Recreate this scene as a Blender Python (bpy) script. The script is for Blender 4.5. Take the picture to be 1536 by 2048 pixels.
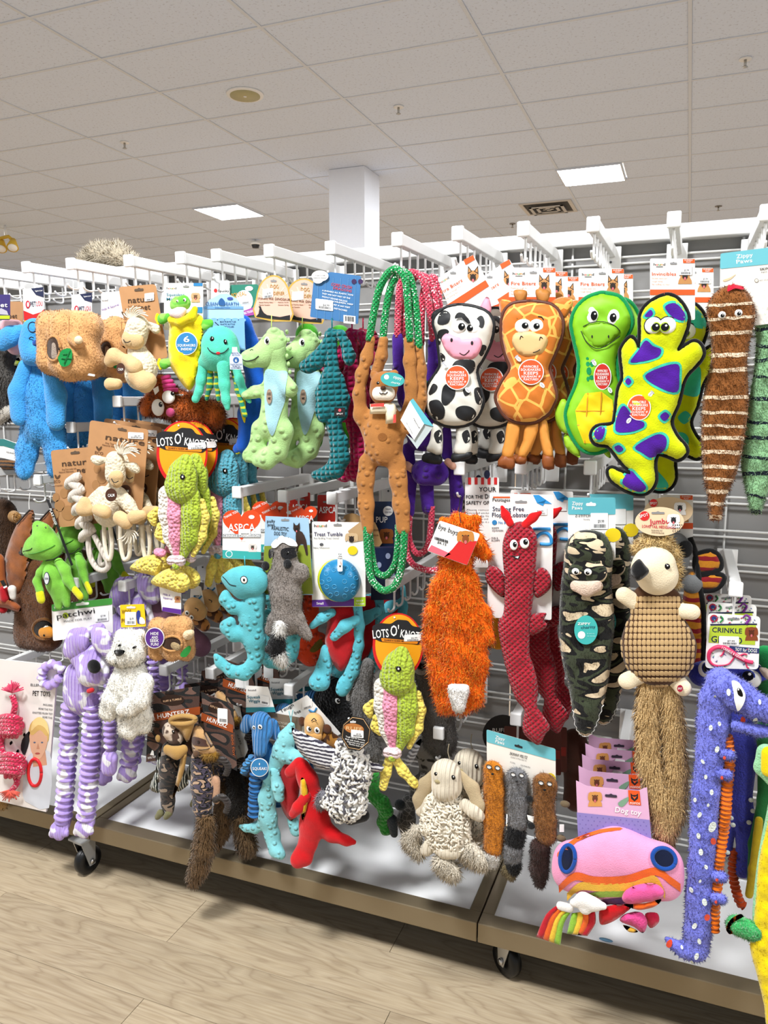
import bpy, math, random
import numpy as np
from mathutils import Vector, Matrix
from mathutils.geometry import delaunay_2d_cdt
from mathutils.bvhtree import BVHTree
random.seed(7)
RNG = np.random.default_rng(7)
for o in list(bpy.data.objects):
    bpy.data.objects.remove(o, do_unlink=True)
SC = bpy.context.scene
COL = SC.collection
# ---------------------------------------------------------------- camera
FPX = 1535.0
YAW, PITCH, EYE = math.radians(-21.5), math.radians(8.45), 1.45
cam = bpy.data.cameras.new('camera')
camo = bpy.data.objects.new('camera', cam)
COL.objects.link(camo)
cam.sensor_fit = 'VERTICAL'
cam.sensor_height = 24.0
cam.lens = 24.0 * FPX / 2048.0
cam.clip_end = 200
camo.location = (0, 0, EYE)
camo.rotation_euler = (math.pi / 2 - PITCH, 0, -YAW)
SC.camera = camo
# ---------------------------------------------------------------- light
w = bpy.data.worlds.new('store_ambient_fill')
SC.world = w
w.use_nodes = True
w.node_tree.nodes['Background'].inputs[0].default_value = (0.97, 0.985, 1.0, 1)
w.node_tree.nodes['Background'].inputs[1].default_value = 0.42  # even ambient fill added through the open sides to brighten ceiling and toys
SC.view_settings.view_transform = 'Standard'
SC.view_settings.look = 'None'
SC.view_settings.gamma = 1
SC.view_settings.use_curve_mapping = False
SC.view_settings.exposure = 0.25
SC.cycles.max_bounces = 5
SC.cycles.diffuse_bounces = 3
SC.cycles.glossy_bounces = 2
SC.cycles.caustics_reflective = False
SC.cycles.caustics_refractive = False
CEIL_Z = 3.7
PANEL_X = [-9.65, -5.35, -1.05, 3.25]
PANEL_Y = [-0.05, 4.2, 8.43, 12.7]
PANEL_POWER = 148.0
for px in PANEL_X:
    for py in PANEL_Y:
        l = bpy.data.lights.new('panel_light', 'AREA')
        l.shape = 'SQUARE'
        l.size = 0.58
        l.energy = PANEL_POWER
        l.color = (0.98, 0.99, 1.0)
        lo = bpy.data.objects.new('panel_light', l)
        lo.location = (px, py, CEIL_Z - 0.03)
        COL.objects.link(lo)
# ---------------------------------------------------------------- helpers
_f = np.array([math.sin(YAW) * math.cos(PITCH), math.cos(YAW) * math.cos(PITCH), -math.sin(PITCH)])
_r = np.cross(_f, [0, 0, 1.0]); _r /= np.linalg.norm(_r)
_u = np.cross(_r, _f)
EYEP = np.array([0, 0, EYE])

def rays(x, y):
    x = np.asarray(x, float); y = np.asarray(y, float)
    return _f + np.multiply.outer((x - 768) / FPX, _r) - np.multiply.outer((y - 1024) / FPX, _u)

def at(x, y, Y):
    """point of the plane Y (parallel to the rack) seen at a photo position"""
    r = rays(x, y)
    return EYEP + r * (np.asarray(Y, float) / r[..., 1])[..., None]

def lin(c):
    if isinstance(c, str):
        c = c.lstrip('#')
        if len(c) == 3: c = ''.join(a * 2 for a in c)
        c = [int(c[i:i + 2], 16) / 255 for i in (0, 2, 4)]
        c = [a / 12.92 if a <= 0.04045 else ((a + 0.055) / 1.055) ** 2.4 for a in c]
    return (c[0], c[1], c[2], 1)

_M = {}
def M(c, kind='plush', c2=None, s=1.0, b=1.0, v=0.12, th=0.5, ax='Z', rough=None):
    """procedural material: colour c, surface kind, second colour c2"""
    key = (c, kind, c2, s, b, v, th, ax, rough)
    if key in _M: return _M[key]
    m = bpy.data.materials.new(f'{kind}_{c}'.replace('#', ''))
    _M[key] = m
    m.use_nodes = True
    nt = m.node_tree; N = nt.nodes; L = nt.links
    p = N['Principled BSDF']
    def nd(t, **kw):
        n = N.new(t)
        for k, val in kw.items():
            if k in n.inputs: n.inputs[k].default_value = val
            else: setattr(n, k, val)
        return n
    def mth(op, a, bb=None):
        n = N.new('ShaderNodeMath'); n.operation = op
        for i, q in enumerate((a, bb)):
            if q is None: continue
            if isinstance(q, (int, float)): n.inputs[i].default_value = q
            else: L.new(q, n.inputs[i])
        return n.outputs[0]
    tc = nd('ShaderNodeTexCoord')
    co = tc.outputs['Object']
    col = lin(c)
    R, SP, SH = 0.9, 0.15, 0.25
    height = None; dist = 0.002; strength = 0.5
    base = None
    if kind in ('paper', 'plastic', 'metal', 'flat', 'gloss', 'satin'):
        R = {'paper': 0.45, 'plastic': 0.35, 'metal': 0.3, 'flat': 0.8, 'gloss': 0.08, 'satin': 0.55}[kind]
        SP = 0.4; SH = 0; v = v * 0.1
        if kind == 'metal': p.inputs['Metallic'].default_value = 1.0
    # colour variation of the cloth itself
    no = nd('ShaderNodeTexNoise', Scale=38 * s, Detail=3.0)
    L.new(co, no.inputs['Vector'])
    if kind in ('plush', 'fur', 'knit', 'cord', 'dots', 'grid', 'blotch', 'stripe', 'rope', 'loops', 'weave', 'camo'):
        h1 = nd('ShaderNodeTexNoise', Scale=(420 if kind != 'fur' else 260) * s, Detail=2.0)
        L.new(co, h1.inputs['Vector'])
        height = h1.outputs[0]
    if kind == 'fur': dist = 0.004; strength = 0.8
    if kind == 'knit':
        wv = nd('ShaderNodeTexWave', Scale=30.0 * s, Distortion=1.2, Detail=1.0)
        wv.bands_direction = ax
        wv.inputs['Detail Scale'].default_value = 2.0
        vo = nd('ShaderNodeTexVoronoi', Scale=150.0 * s)
        for n in (wv, vo): L.new(co, n.inputs['Vector'])
        height = mth('ADD', mth('MULTIPLY', wv.outputs['Fac'], 0.7), mth('MULTIPLY', mth('SUBTRACT', 1.0, vo.outputs['Distance']), 0.9))
        dist = 0.006; strength = 0.9
    if kind == 'cord':
        wv = nd('ShaderNodeTexWave', Scale=28.0 * s, Distortion=0.6, Detail=1.0)
        wv.bands_direction = ax
        L.new(co, wv.inputs['Vector'])
        height = mth('ADD', wv.outputs['Fac'], mth('MULTIPLY', height, 0.25))
        dist = 0.006; strength = 0.9
    if kind == 'dots':
        vo = nd('ShaderNodeTexVoronoi', Scale=48.0 * s, Randomness=0.6)
        L.new(co, vo.inputs['Vector'])
        mr = nd('ShaderNodeMapRange'); mr.interpolation_type = 'SMOOTHSTEP'
        mr.inputs[1].default_value = 0.42; mr.inputs[2].default_value = 0.12
        L.new(vo.outputs['Distance'], mr.inputs[0])
        height = mth('ADD', mr.outputs[0], mth('MULTIPLY', height, 0.2))
        dist = 0.006; strength = 0.9
    if kind in ('grid', 'loops', 'weave'):
        if kind == 'loops':
            vo = nd('ShaderNodeTexVoronoi', Scale=110.0 * s)
            L.new(co, vo.inputs['Vector'])
            height = mth('SUBTRACT', 1.0, vo.outputs['Distance'])
        else:
            a = nd('ShaderNodeTexWave', Scale=24.0 * s, Distortion=0.5); a.bands_direction = 'X'
            bb = nd('ShaderNodeTexWave', Scale=24.0 * s, Distortion=0.5); bb.bands_direction = 'Z'
            mp = nd('ShaderNodeMapping'); mp.inputs['Rotation'].default_value = (0, math.radians(45 if kind == 'weave' else 4), 0)
            L.new(co, mp.inputs['Vector'])
            for n in (a, bb): L.new(mp.outputs[0], n.inputs['Vector'])
            height = mth('POWER', mth('MULTIPLY', a.outputs['Fac'], bb.outputs['Fac']), 0.5)
        dist = 0.006; strength = 1.0
    if kind == 'rope':
        mp = nd('ShaderNodeMapping'); mp.inputs['Rotation'].default_value = (0, math.radians(45), 0)
        L.new(co, mp.inputs['Vector'])
        a = nd('ShaderNodeTexWave', Scale=50.0 * s, Distortion=0.5); a.bands_direction = 'X'
        bb = nd('ShaderNodeTexWave', Scale=50.0 * s, Distortion=0.5); bb.bands_direction = 'Z'
        for n in (a, bb): L.new(mp.outputs[0], n.inputs['Vector'])
        height = mth('MULTIPLY', a.outputs['Fac'], bb.outputs['Fac'])
        fl = nd('ShaderNodeTexVoronoi', Scale=190.0 * s); L.new(mp.outputs[0], fl.inputs['Vector'])
        big = nd('ShaderNodeTexNoise', Scale=30.0, Detail=1.0); L.new(mp.outputs[0], big.inputs['Vector'])
        fac = mth('GREATER_THAN', mth('ADD', fl.outputs['Distance'], mth('MULTIPLY', big.outputs[0], -0.6)), -0.06 - (th - 0.5) * 0.1 * -1)
        mx = nd('ShaderNodeMix', data_type='RGBA'); L.new(mth('SUBTRACT', 1.0, fac), mx.inputs[0])
        mx.inputs[6].default_value = col; mx.inputs[7].default_value = lin(c2 or '#ffffff')
        base = mx.outputs[2]; dist = 0.004; strength = 0.8; R = 0.7
    if c2 and kind in ('blotch', 'plush', 'cord', 'fur', 'dots', 'satin', 'knit'):
        bl = nd('ShaderNodeTexNoise', Scale=22.0 * s, Detail=1.5, Distortion=0.4)
        L.new(co, bl.inputs['Vector'])
        rp = nd('ShaderNodeValToRGB')
        rp.color_ramp.elements[0].position = th - 0.02; rp.color_ramp.elements[1].position = th + 0.02
        rp.color_ramp.elements[0].color = col; rp.color_ramp.elements[1].color = lin(c2)
        L.new(bl.outputs[0], rp.inputs[0])
        base = rp.outputs[0]
    if kind == 'cells':
        vo = nd('ShaderNodeTexVoronoi', feature='DISTANCE_TO_EDGE', Scale=27.0 * s)
        L.new(co, vo.inputs['Vector'])
        mx = nd('ShaderNodeMix', data_type='RGBA')
        L.new(mth('LESS_THAN', vo.outputs['Distance'], 0.055), mx.inputs[0])
        mx.inputs[6].default_value = col; mx.inputs[7].default_value = lin(c2); base = mx.outputs[2]
        R = 0.6; SP = 0.3
    if kind == 'camo':
        bl = nd('ShaderNodeTexNoise', Scale=16.0 * s, Detail=1.0, Distortion=0.6)
        mp = nd('ShaderNodeMapping'); mp.inputs['Rotation'].default_value = (0, 0.5, 0); mp.inputs['Scale'].default_value = (0.7, 1, 1.5)
        L.new(co, mp.inputs['Vector']); L.new(mp.outputs[0], bl.inputs['Vector'])
        rp = nd('ShaderNodeValToRGB'); rp.color_ramp.interpolation = 'CONSTANT'
        el = rp.color_ramp.elements
        el[0].position = 0; el[0].color = lin(c2)
        el[1].position = 0.37; el[1].color = lin('#101010')
        q = el.new(0.45); q.color = col
        q = el.new(0.56); q.color = lin('#121212')
        q = el.new(0.645); q.color = lin(c2)
        L.new(bl.outputs[0], rp.inputs[0]); base = rp.outputs[0]
    if kind == 'stripe':
        wv = nd('ShaderNodeTexWave', Scale=s, Distortion=1.6, Detail=1.0); wv.bands_direction = ax
        wv.inputs['Detail Scale'].default_value = 3.0
        L.new(co, wv.inputs['Vector'])
        rp = nd('ShaderNodeValToRGB')
        rp.color_ramp.elements[0].position = th - 0.03; rp.color_ramp.elements[1].position = th + 0.03
        rp.color_ramp.elements[0].color = col; rp.color_ramp.elements[1].color = lin(c2)
        L.new(wv.outputs['Fac'], rp.inputs[0]); base = rp.outputs[0]
    if v > 0:
        hs = nd('ShaderNodeHueSaturation')
        if base is None: hs.inputs['Color'].default_value = col
        else: L.new(base, hs.inputs['Color'])
        L.new(mth('ADD', mth('MULTIPLY', mth('SUBTRACT', no.outputs[0], 0.5), 4 * v), 1.0), hs.inputs['Value'])
        base = hs.outputs[0]
    if base is None: p.inputs['Base Color'].default_value = col
    else: L.new(base, p.inputs['Base Color'])
    if height is not None:
        bp = nd('ShaderNodeBump'); bp.inputs['Distance'].default_value = dist * b
        bp.inputs['Strength'].default_value = min(1, strength)
        L.new(height, bp.inputs['Height']); L.new(bp.outputs[0], p.inputs['Normal'])
    p.inputs['Roughness'].default_value = R if rough is None else rough
    p.inputs['Specular IOR Level'].default_value = SP
    if SH: p.inputs['Sheen Weight'].default_value = SH
    return m

def mk(name, V, Fc, mat, parent=None, origin=(0, 0, 0), smooth=True):
    me = bpy.data.meshes.new(name)
    me.from_pydata((np.asarray(V, float) - np.asarray(origin, float)).tolist(), [], Fc if isinstance(Fc, list) else Fc.tolist())
    if smooth: me.polygons.foreach_set('use_smooth', [True] * len(me.polygons))
    if mat: me.materials.append(mat)
    o = bpy.data.objects.new(name, me)
    COL.objects.link(o)
    if parent is not None: o.parent = parent
    return o

def boxes(lst):
    """list of (x0,x1,y0,y1,z0,z1) -> verts, faces"""
    V, Fc = [], []
    for x0, x1, y0, y1, z0, z1 in lst:
        n = len(V)
        V += [(x0, y0, z0), (x1, y0, z0), (x1, y1, z0), (x0, y1, z0), (x0, y0, z1), (x1, y0, z1), (x1, y1, z1), (x0, y1, z1)]
        Fc += [[n, n + 3, n + 2, n + 1], [n + 4, n + 5, n + 6, n + 7], [n, n + 1, n + 5, n + 4], [n + 1, n + 2, n + 6, n + 5], [n + 2, n + 3, n + 7, n + 6], [n + 3, n, n + 4, n + 7]]
    return V, Fc

def bevelled(x0, x1, y0, y1, z0, z1, r):
    import bmesh
    bm = bmesh.new()
    V, Fc = boxes([(x0, x1, y0, y1, z0, z1)])
    vs = [bm.verts.new(a) for a in V]
    for f in Fc: bm.faces.new([vs[i] for i in f])
    bmesh.ops.bevel(bm, geom=list(bm.edges), offset=r, segments=2, affect='EDGES', profile=0.5)
    me = [tuple(a.co) for a in bm.verts]; bm.verts.index_update()
    fs = [[a.index for a in f.verts] for f in bm.faces]
    bm.free()
    return me, fs

def sweep(P, rad, n=8, cap=True, ell=1.0):
    """tube along world points P with radii rad"""
    P = np.asarray(P, float); k = len(P)
    rad = np.broadcast_to(np.asarray(rad, float), (k,))
    T_ = np.gradient(P, axis=0); T_ /= np.linalg.norm(T_, axis=1)[:, None] + 1e-12
    a = np.array([0, 1.0, 0]) if abs(T_[0][1]) < 0.8 else np.array([1.0, 0, 0])
    V = []; u = np.cross(T_[0], a); u /= np.linalg.norm(u)
    ang = np.linspace(0, 2 * math.pi, n, endpoint=False)
    for i in range(k):
        u = u - T_[i] * (u @ T_[i]); u /= np.linalg.norm(u) + 1e-12
        q = np.cross(T_[i], u)
        V.append(P[i] + rad[i] * (np.outer(np.cos(ang), u) + np.outer(np.sin(ang) * ell, q)))
    V = np.concatenate(V)
    Fc = []
    for i in range(k - 1):
        for j in range(n):
            j2 = (j + 1) % n
            Fc.append([i * n + j, i * n + j2, (i + 1) * n + j2, (i + 1) * n + j])
    if cap:
        Fc.append(list(range(n - 1, -1, -1))); Fc.append([(k - 1) * n + j for j in range(n)])
    return V, Fc

def cat(pts, n=5, closed=False):
    """Catmull-Rom smoothing of a polyline of any dimension"""
    P = np.asarray(pts, float); k = len(P)
    if k < 3: return P
    out = []
    for i in range(k if closed else k - 1):
        if closed: p0, p1, p2, p3 = P[(i - 1) % k], P[i], P[(i + 1) % k], P[(i + 2) % k]
        else: p0, p1, p2, p3 = P[max(i - 1, 0)], P[i], P[i + 1], P[min(i + 2, k - 1)]
        for j in range(n):
            t = j / n
            out.append(0.5 * (2 * p1 + (p2 - p0) * t + (2 * p0 - 5 * p1 + 4 * p2 - p3) * t * t + (3 * p1 - p0 - 3 * p2 + p3) * t ** 3))
    if not closed: out.append(P[-1])
    return np.array(out)

def nets(Fd, o, h):
    """surface nets of a distance grid"""
    S = Fd < 0
    c = sum(S[i:S.shape[0] - 1 + i, j:S.shape[1] - 1 + j, k:S.shape[2] - 1 + k].astype(np.int8) for i in (0, 1) for j in (0, 1) for k in (0, 1))
    act = (c > 0) & (c < 8)
    I = np.argwhere(act)
    idx = np.full(act.shape, -1); idx[act] = np.arange(len(I))
    P = np.zeros((len(I), 3)); n = np.zeros(len(I))
    C8 = [(i, j, k) for i in (0, 1) for j in (0, 1) for k in (0, 1)]
    val = {q: Fd[I[:, 0] + q[0], I[:, 1] + q[1], I[:, 2] + q[2]] for q in C8}
    for a in C8:
        for ax in range(3):
            if a[ax]: continue
            b = list(a); b[ax] = 1; b = tuple(b)
            fa, fb = val[a], val[b]
            m = (fa < 0) != (fb < 0)
            t = fa[m] / (fa[m] - fb[m])
            q = np.tile(np.array(a, float), (m.sum(), 1)); q[:, ax] += t
            P[m] += q; n[m] += 1
    V = o + h * (I + P / n[:, None])
    Q = []
    for ax in range(3):
        b, d = [(1, 2), (2, 0), (0, 1)][ax]
        sl0 = [slice(1, -1)] * 3; sl1 = [slice(1, -1)] * 3
        sl0[ax] = slice(0, -1); sl1[ax] = slice(1, None)
        A, B = S[tuple(sl0)], S[tuple(sl1)]
        E = np.argwhere(A != B)
        if not len(E): continue
        flip = ~A[tuple(E.T)]
        e = E.copy(); e[:, b] += 1; e[:, d] += 1
        def cell(db, dd):
            q = e.copy(); q[:, b] -= db; q[:, d] -= dd
            return idx[tuple(q.T)]
        q = np.stack([cell(1, 1), cell(0, 1), cell(0, 0), cell(1, 0)], 1)
        q[flip] = q[flip][:, ::-1]
        Q.append(q)
    return V, np.concatenate(Q)

def inside(P, poly):
    x, y = P[:, 0], P[:, 1]; r = np.zeros(len(P), bool)
    x0, y0 = poly[:, 0], poly[:, 1]; x1, y1 = np.roll(x0, -1), np.roll(y0, -1)
    for a, b, c_, d in zip(x0, y0, x1, y1):
        if b == d: continue
        r ^= ((b > y) != (d > y)) & (x < (c_ - a) * (y - b) / (d - b) + a)
    return r

def bdist(P, poly):
    d = np.full(len(P), 1e9); Q = np.roll(poly, -1, 0)
    for a, b in zip(poly, Q):
        e = b - a; L = e @ e + 1e-12
        t = np.clip(((P - a) @ e) / L, 0, 1)
        d = np.minimum(d, np.hypot(*(P - a - t[:, None] * e).T))
    return d

def tri(poly, g=None):
    """constrained triangulation of an outline with inner points every g px"""
    poly = np.asarray(poly, float); n = len(poly)
    V = [tuple(p) for p in poly]
    if g:
        lo, hi = poly.min(0), poly.max(0)
        gx, gy = np.meshgrid(np.arange(lo[0] + g / 2, hi[0], g), np.arange(lo[1] + g / 2, hi[1], g))
        gx[1::2] += g / 2
        Q = np.stack([gx.ravel(), gy.ravel()], 1)
        if len(Q):
            Q = Q[inside(Q, poly)]
            if len(Q): Q = Q[bdist(Q, poly) > g * 0.45]
        V += [tuple(p) for p in Q]
    r = delaunay_2d_cdt([Vector(v) for v in V], [(i, (i + 1) % n) for i in range(n)], [], 1, 1e-5)
    vv = np.array([tuple(v) for v in r[0]]); ff = np.array(r[2])
    if len(ff):
        cen = vv[ff].mean(1); ff = ff[inside(cen, poly)]
    return vv, ff

# glyph shapes of the built-in font, two weights
GLY = {}
def load_glyphs():
    chars = "ABCDEFGHIJKLMNOPQRSTUVWXYZabcdefghijklmnopqrstuvwxyz0123456789$.,!'&:-+/%|"
    tmp = []
    for bold in (0, 1):
        for ch in chars:
            c = bpy.data.curves.new('g', 'FONT'); c.body = ch; c.resolution_u = 2; c.offset = 0.013 if bold else 0.0
            o = bpy.data.objects.new('g', c); COL.objects.link(o)
            c2 = bpy.data.curves.new('g', 'FONT'); c2.body = ch + '|'; c2.resolution_u = 1
            o2 = bpy.data.objects.new('g', c2); COL.objects.link(o2)
            tmp.append((bold, ch, o, o2))
    bpy.context.view_layer.update()
    dg = bpy.context.evaluated_depsgraph_get()
    bar = None
    for bold, ch, o, o2 in tmp:
        me = bpy.data.meshes.new_from_object(o.evaluated_get(dg)); m2 = bpy.data.meshes.new_from_object(o2.evaluated_get(dg))
        v = np.array([tuple(q.co[:2]) for q in me.vertices]); f = [list(q.vertices) for q in me.polygons]
        GLY[bold, ch] = (v, f, max(q.co[0] for q in m2.vertices))
        bpy.data.meshes.remove(me); bpy.data.meshes.remove(m2)
    for bold in (0, 1):
        bw = GLY[bold, '|'][2]; w1 = GLY[0, '|'][0][:, 0].max()
        adv = bw - w1
        for ch in chars:
            v, f, x = GLY[bold, ch]; GLY[bold, ch] = (v, f, x - w1)
    for bold, ch, o, o2 in tmp:
        for q in (o, o2):
            d = q.data; bpy.data.objects.remove(q); bpy.data.curves.remove(d)
load_glyphs()

def string(txt, bold=1):
    V, Fc, x = [], [], 0.0
    for ch in txt:
        if ch == ' ' or (bold, ch) not in GLY: x += 0.32; continue
        v, f, adv = GLY[bold, ch]
        n = len(V)
        V += [(a + x, b) for a, b in v]; Fc += [[i + n for i in q] for q in f]
        x += adv + (0.02 if bold else 0)
    return np.array(V) if V else np.zeros((0, 2)), Fc

class T:
    """one thing: an Empty with its parts, traced in photo positions on the plane Y"""
    def __init__(s, name, label, cat_, x, y, Y=1.63, group=None):
        s.Y = Y; s.o = at(x, y, Y)
        s.s = float((s.o - EYEP) @ _f) / FPX
        s.root = bpy.data.objects.new(name, None); COL.objects.link(s.root)
        s.root.location = s.o; s.root.empty_display_size = 0.02
        s.root['label'] = label; s.root['category'] = cat_
        if group: s.root['group'] = group
    def w(s, x, y, d=0.0):
        return at(x, y, s.Y - np.asarray(d, float) * s.s)
    def add(s, name, V, Fc, mat, parent=None, smooth=True):
        return mk(name, V, Fc, mat, parent or s.root, s.o, smooth)
    def sdf(s, name, mat, chains, k=8, flat=1.0, h=3.4, lump=0.0, lf=1.0, parent=None, d0=0):
        """smooth union of tapered limbs; chain = [(x,y,r[,d])...]"""
        SEG = []
        for ch in chains:
            q = [(*p, 0) if len(p) == 3 else p for p in ch]
            q = [(s.w(p[0], p[1], p[3] + d0), p[2] * s.s) for p in q]
            if len(q) == 1: q = q * 2
            SEG += [(a[0], b[0], a[1], b[1]) for a, b in zip(q, q[1:])]
        h *= s.s; k *= s.s
        yc = s.Y
        def fl(p): return np.array([p[0], (p[1] - yc) / flat, p[2]])
        SEG = [(fl(a), fl(b), ra, rb) for a, b, ra, rb in SEG]
        lo = np.min([np.minimum(a - ra, b - rb) for a, b, ra, rb in SEG], 0) - 2 * h
        hi = np.max([np.maximum(a + ra, b + rb) for a, b, ra, rb in SEG], 0) + 2 * h
        n = np.ceil((hi - lo) / h).astype(int) + 1
        ax = [lo[i] + h * np.arange(n[i]) for i in range(3)]
        D = np.full(tuple(n), 1.0)
        for a, b, ra, rb in SEG:
            m = max(ra, rb) + k + 3 * h
            sl = []
            for i in range(3):
                l = max(0, int((min(a[i], b[i]) - m - lo[i]) / h)); u = min(n[i], int((max(a[i], b[i]) + m - lo[i]) / h) + 2)
                sl.append(slice(l, u))
            X = ax[0][sl[0]][:, None, None] - a[0]; Yv = ax[1][sl[1]][None, :, None] - a[1]; Z = ax[2][sl[2]][None, None, :] - a[2]
            e = b - a; L = e @ e
            t = np.clip((X * e[0] + Yv * e[1] + Z * e[2]) / L, 0, 1) if L > 1e-12 else 0.0
            d = np.sqrt((X - t * e[0]) ** 2 + (Yv - t * e[1]) ** 2 + (Z - t * e[2]) ** 2) - (ra + t * (rb - ra))
            o = D[tuple(sl)]
            g = np.maximum(k - np.abs(o - d), 0) / k
            D[tuple(sl)] = np.minimum(o, d) - g * g * k * 0.25
        if lump:
            X = ax[0][:, None, None]; Yv = ax[1][None, :, None]; Z = ax[2][None, None, :]
            q = 70 * lf
            D = D + lump * s.s * (np.sin(X * q + Z * q * 0.6 + 1) * np.sin(Z * q * 1.1 - X * q * 0.4 + Yv * q) + 0.5 * np.sin(X * q * 2.1 + 2) * np.sin(Z * q * 1.9 + Yv * 40))
        V, Q = nets(D, lo, h)
        V[:, 1] = V[:, 1] * flat + yc
        return s.add(name, V, Q, mat, parent)
    def pil(s, name, mat, pts, t=14, wd=None, d=0.0, sm=4, g=7, parent=None, back=1.0, fold=0.0):
        """stuffed flat shape cut to an outline"""
        P = cat(pts, sm, True) if sm else np.asarray(pts, float)
        vv, ff = tri(P, g)
        bd = bdist(vv, P); bd[:len(P)] = 0
        wd = wd or t * 1.3
        z = t * np.sqrt(np.clip(1 - (1 - np.clip(bd / wd, 0, 1)) ** 2, 0, 1))
        if fold: z = z + fold * np.sin(vv[:, 1] * 0.11 + vv[:, 0] * 0.05) * np.clip(bd / wd, 0, 1) + fold * 0.6 * np.sin(vv[:, 1] * 0.23 - vv[:, 0] * 0.17 + 1) * np.clip(bd / wd, 0, 1)
        n = len(vv)
        edge = bd < 1e-3
        A = s.w(vv[:, 0], vv[:, 1], d + z)
        keep = ~edge
        B = s.w(vv[:, 0], vv[:, 1], d)
        B[:, 1] += z * back * s.s
        mp = np.arange(n); mp[keep] = n + np.arange(keep.sum())
        V = np.concatenate([A, B[keep]])
        a = s.fix(A, ff)
        return s.add(name, V, a.tolist() + mp[a][:, ::-1].tolist(), mat, parent)
    def fix(s, V, ff):
        """turn faces towards the aisle"""
        ff = np.asarray(ff)
        nrm = np.cross(V[ff[:, 1]] - V[ff[:, 0]], V[ff[:, 2]] - V[ff[:, 0]])
        fl = nrm[:, 1] > 0
        ff = ff.copy(); ff[fl] = ff[fl][:, ::-1]
        return ff
    def card(s, name, mat, pts, d=0.0, th=0.7, sm=0, r=0, parent=None):
        """flat stiff piece of card with thickness; r rounds the corners"""
        P = np.asarray(pts, float)
        if r: P = rnd(P, r)
        if sm: P = cat(P, sm, True)
        vv, ff = tri(P)
        A = s.w(vv[:, 0], vv[:, 1], d); ff = s.fix(A, ff)
        B = A.copy(); B[:, 1] += th * s.s
        n, k = len(vv), len(P)
        side = [[i, (i + 1) % k, n + (i + 1) % k, n + i] for i in range(k)]
        return s.add(name, np.concatenate([A, B]), ff.tolist() + (ff[:, ::-1] + n).tolist() + side, mat, parent, smooth=False)
    def rect(s, name, mat, x0, y0, x1, y1, d=0.0, r=0, parent=None, th=0.7, sl=0.0):
        """upright card; sl = fall of the top edge per px across"""
        dy = sl * (x1 - x0)
        return s.card(name, mat, [(x0, y0), (x1, y0 + dy), (x1, y1 + dy), (x0, y1)], d, th, 0, r, parent)
    def ball(s, name, mat, x, y, rx, ry=None, rz=None, d=0.0, parent=None, n=10, rot=0.0):
        ry = ry or rx; rz = rz or min(rx, ry) * 0.6
        u = np.linspace(0, math.pi, n); t = np.linspace(0, 2 * math.pi, n * 2, endpoint=False)
        c = s.w(x, y, d); V = []
        for a in u:
            for bq in t: V.append((math.sin(a) * math.cos(bq) * rx, -math.cos(a) * rz, math.sin(a) * math.sin(bq) * ry))
        V = np.array(V)
        cr, sr = math.cos(-rot), math.sin(-rot)
        V = np.stack([V[:, 0] * cr - V[:, 2] * sr, V[:, 1], V[:, 0] * sr + V[:, 2] * cr], 1) * s.s + c
        k = n * 2; Fc = []
        for i in range(n - 1):
            for j in range(k): Fc.append([i * k + j, (i + 1) * k + j, (i + 1) * k + (j + 1) % k, i * k + (j + 1) % k])
        return s.add(name, V, Fc, mat, parent)
    def tube(s, name, mat, pts, r, n=8, sm=5, closed=False, parent=None, d=0):
        P = [(*p, 0) if len(p) == 2 else p for p in pts]
        P = cat(P, sm, closed) if sm else np.asarray(P, float)
        if closed: P = np.concatenate([P, P[:1]])
        rr = np.interp(np.linspace(0, 1, len(P)), np.linspace(0, 1, len(np.atleast_1d(r))), np.atleast_1d(r)) * s.s
        V, Fc = sweep(s.w(P[:, 0], P[:, 1], P[:, 2] + d), rr, n)
        return s.add(name, V, Fc, mat, parent)
    def bvh(s, host):
        if not hasattr(s, '_b'): s._b = {}
        if host.name not in s._b:
            me = host.data
            s._b[host.name] = BVHTree.FromPolygons([tuple(np.array(v.co) + s.o) for v in me.vertices], [tuple(p.vertices) for p in me.polygons])
        return s._b[host.name]
    def hit(s, x, y, host, eps=0.6, default=0.0):
        """depth position on the surface of a part, seen at a photo position"""
        b = s.bvh(host); out = []
        for r, fb in zip(rays(np.atleast_1d(x), np.atleast_1d(y)), s.w(np.atleast_1d(x), np.atleast_1d(y), default)):
            h = b.ray_cast(Vector(EYEP), Vector(r).normalized())
            out.append((np.array(h[0]) + np.array(h[1]) * eps * s.s * (1 if h[1].y < 0 else -1)) if h[0] else fb)
        return np.array(out)
    def dpt(s, x, y, host, default=0.0):
        return float((s.Y - s.hit(x, y, host, 0, default)[0][1]) / s.s)
    def dec(s, name, mat, pts, host, eps=0.7, sm=4, g=5, parent=None, default=0.0):
        """patch sewn or printed on the surface of a part"""
        P = cat(pts, sm, True) if sm else np.asarray(pts, float)
        vv, ff = tri(P, g)
        V = s.hit(vv[:, 0], vv[:, 1], host, eps, default)
        return s.add(name, V, s.fix(V, ff), mat, parent or host)
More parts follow.
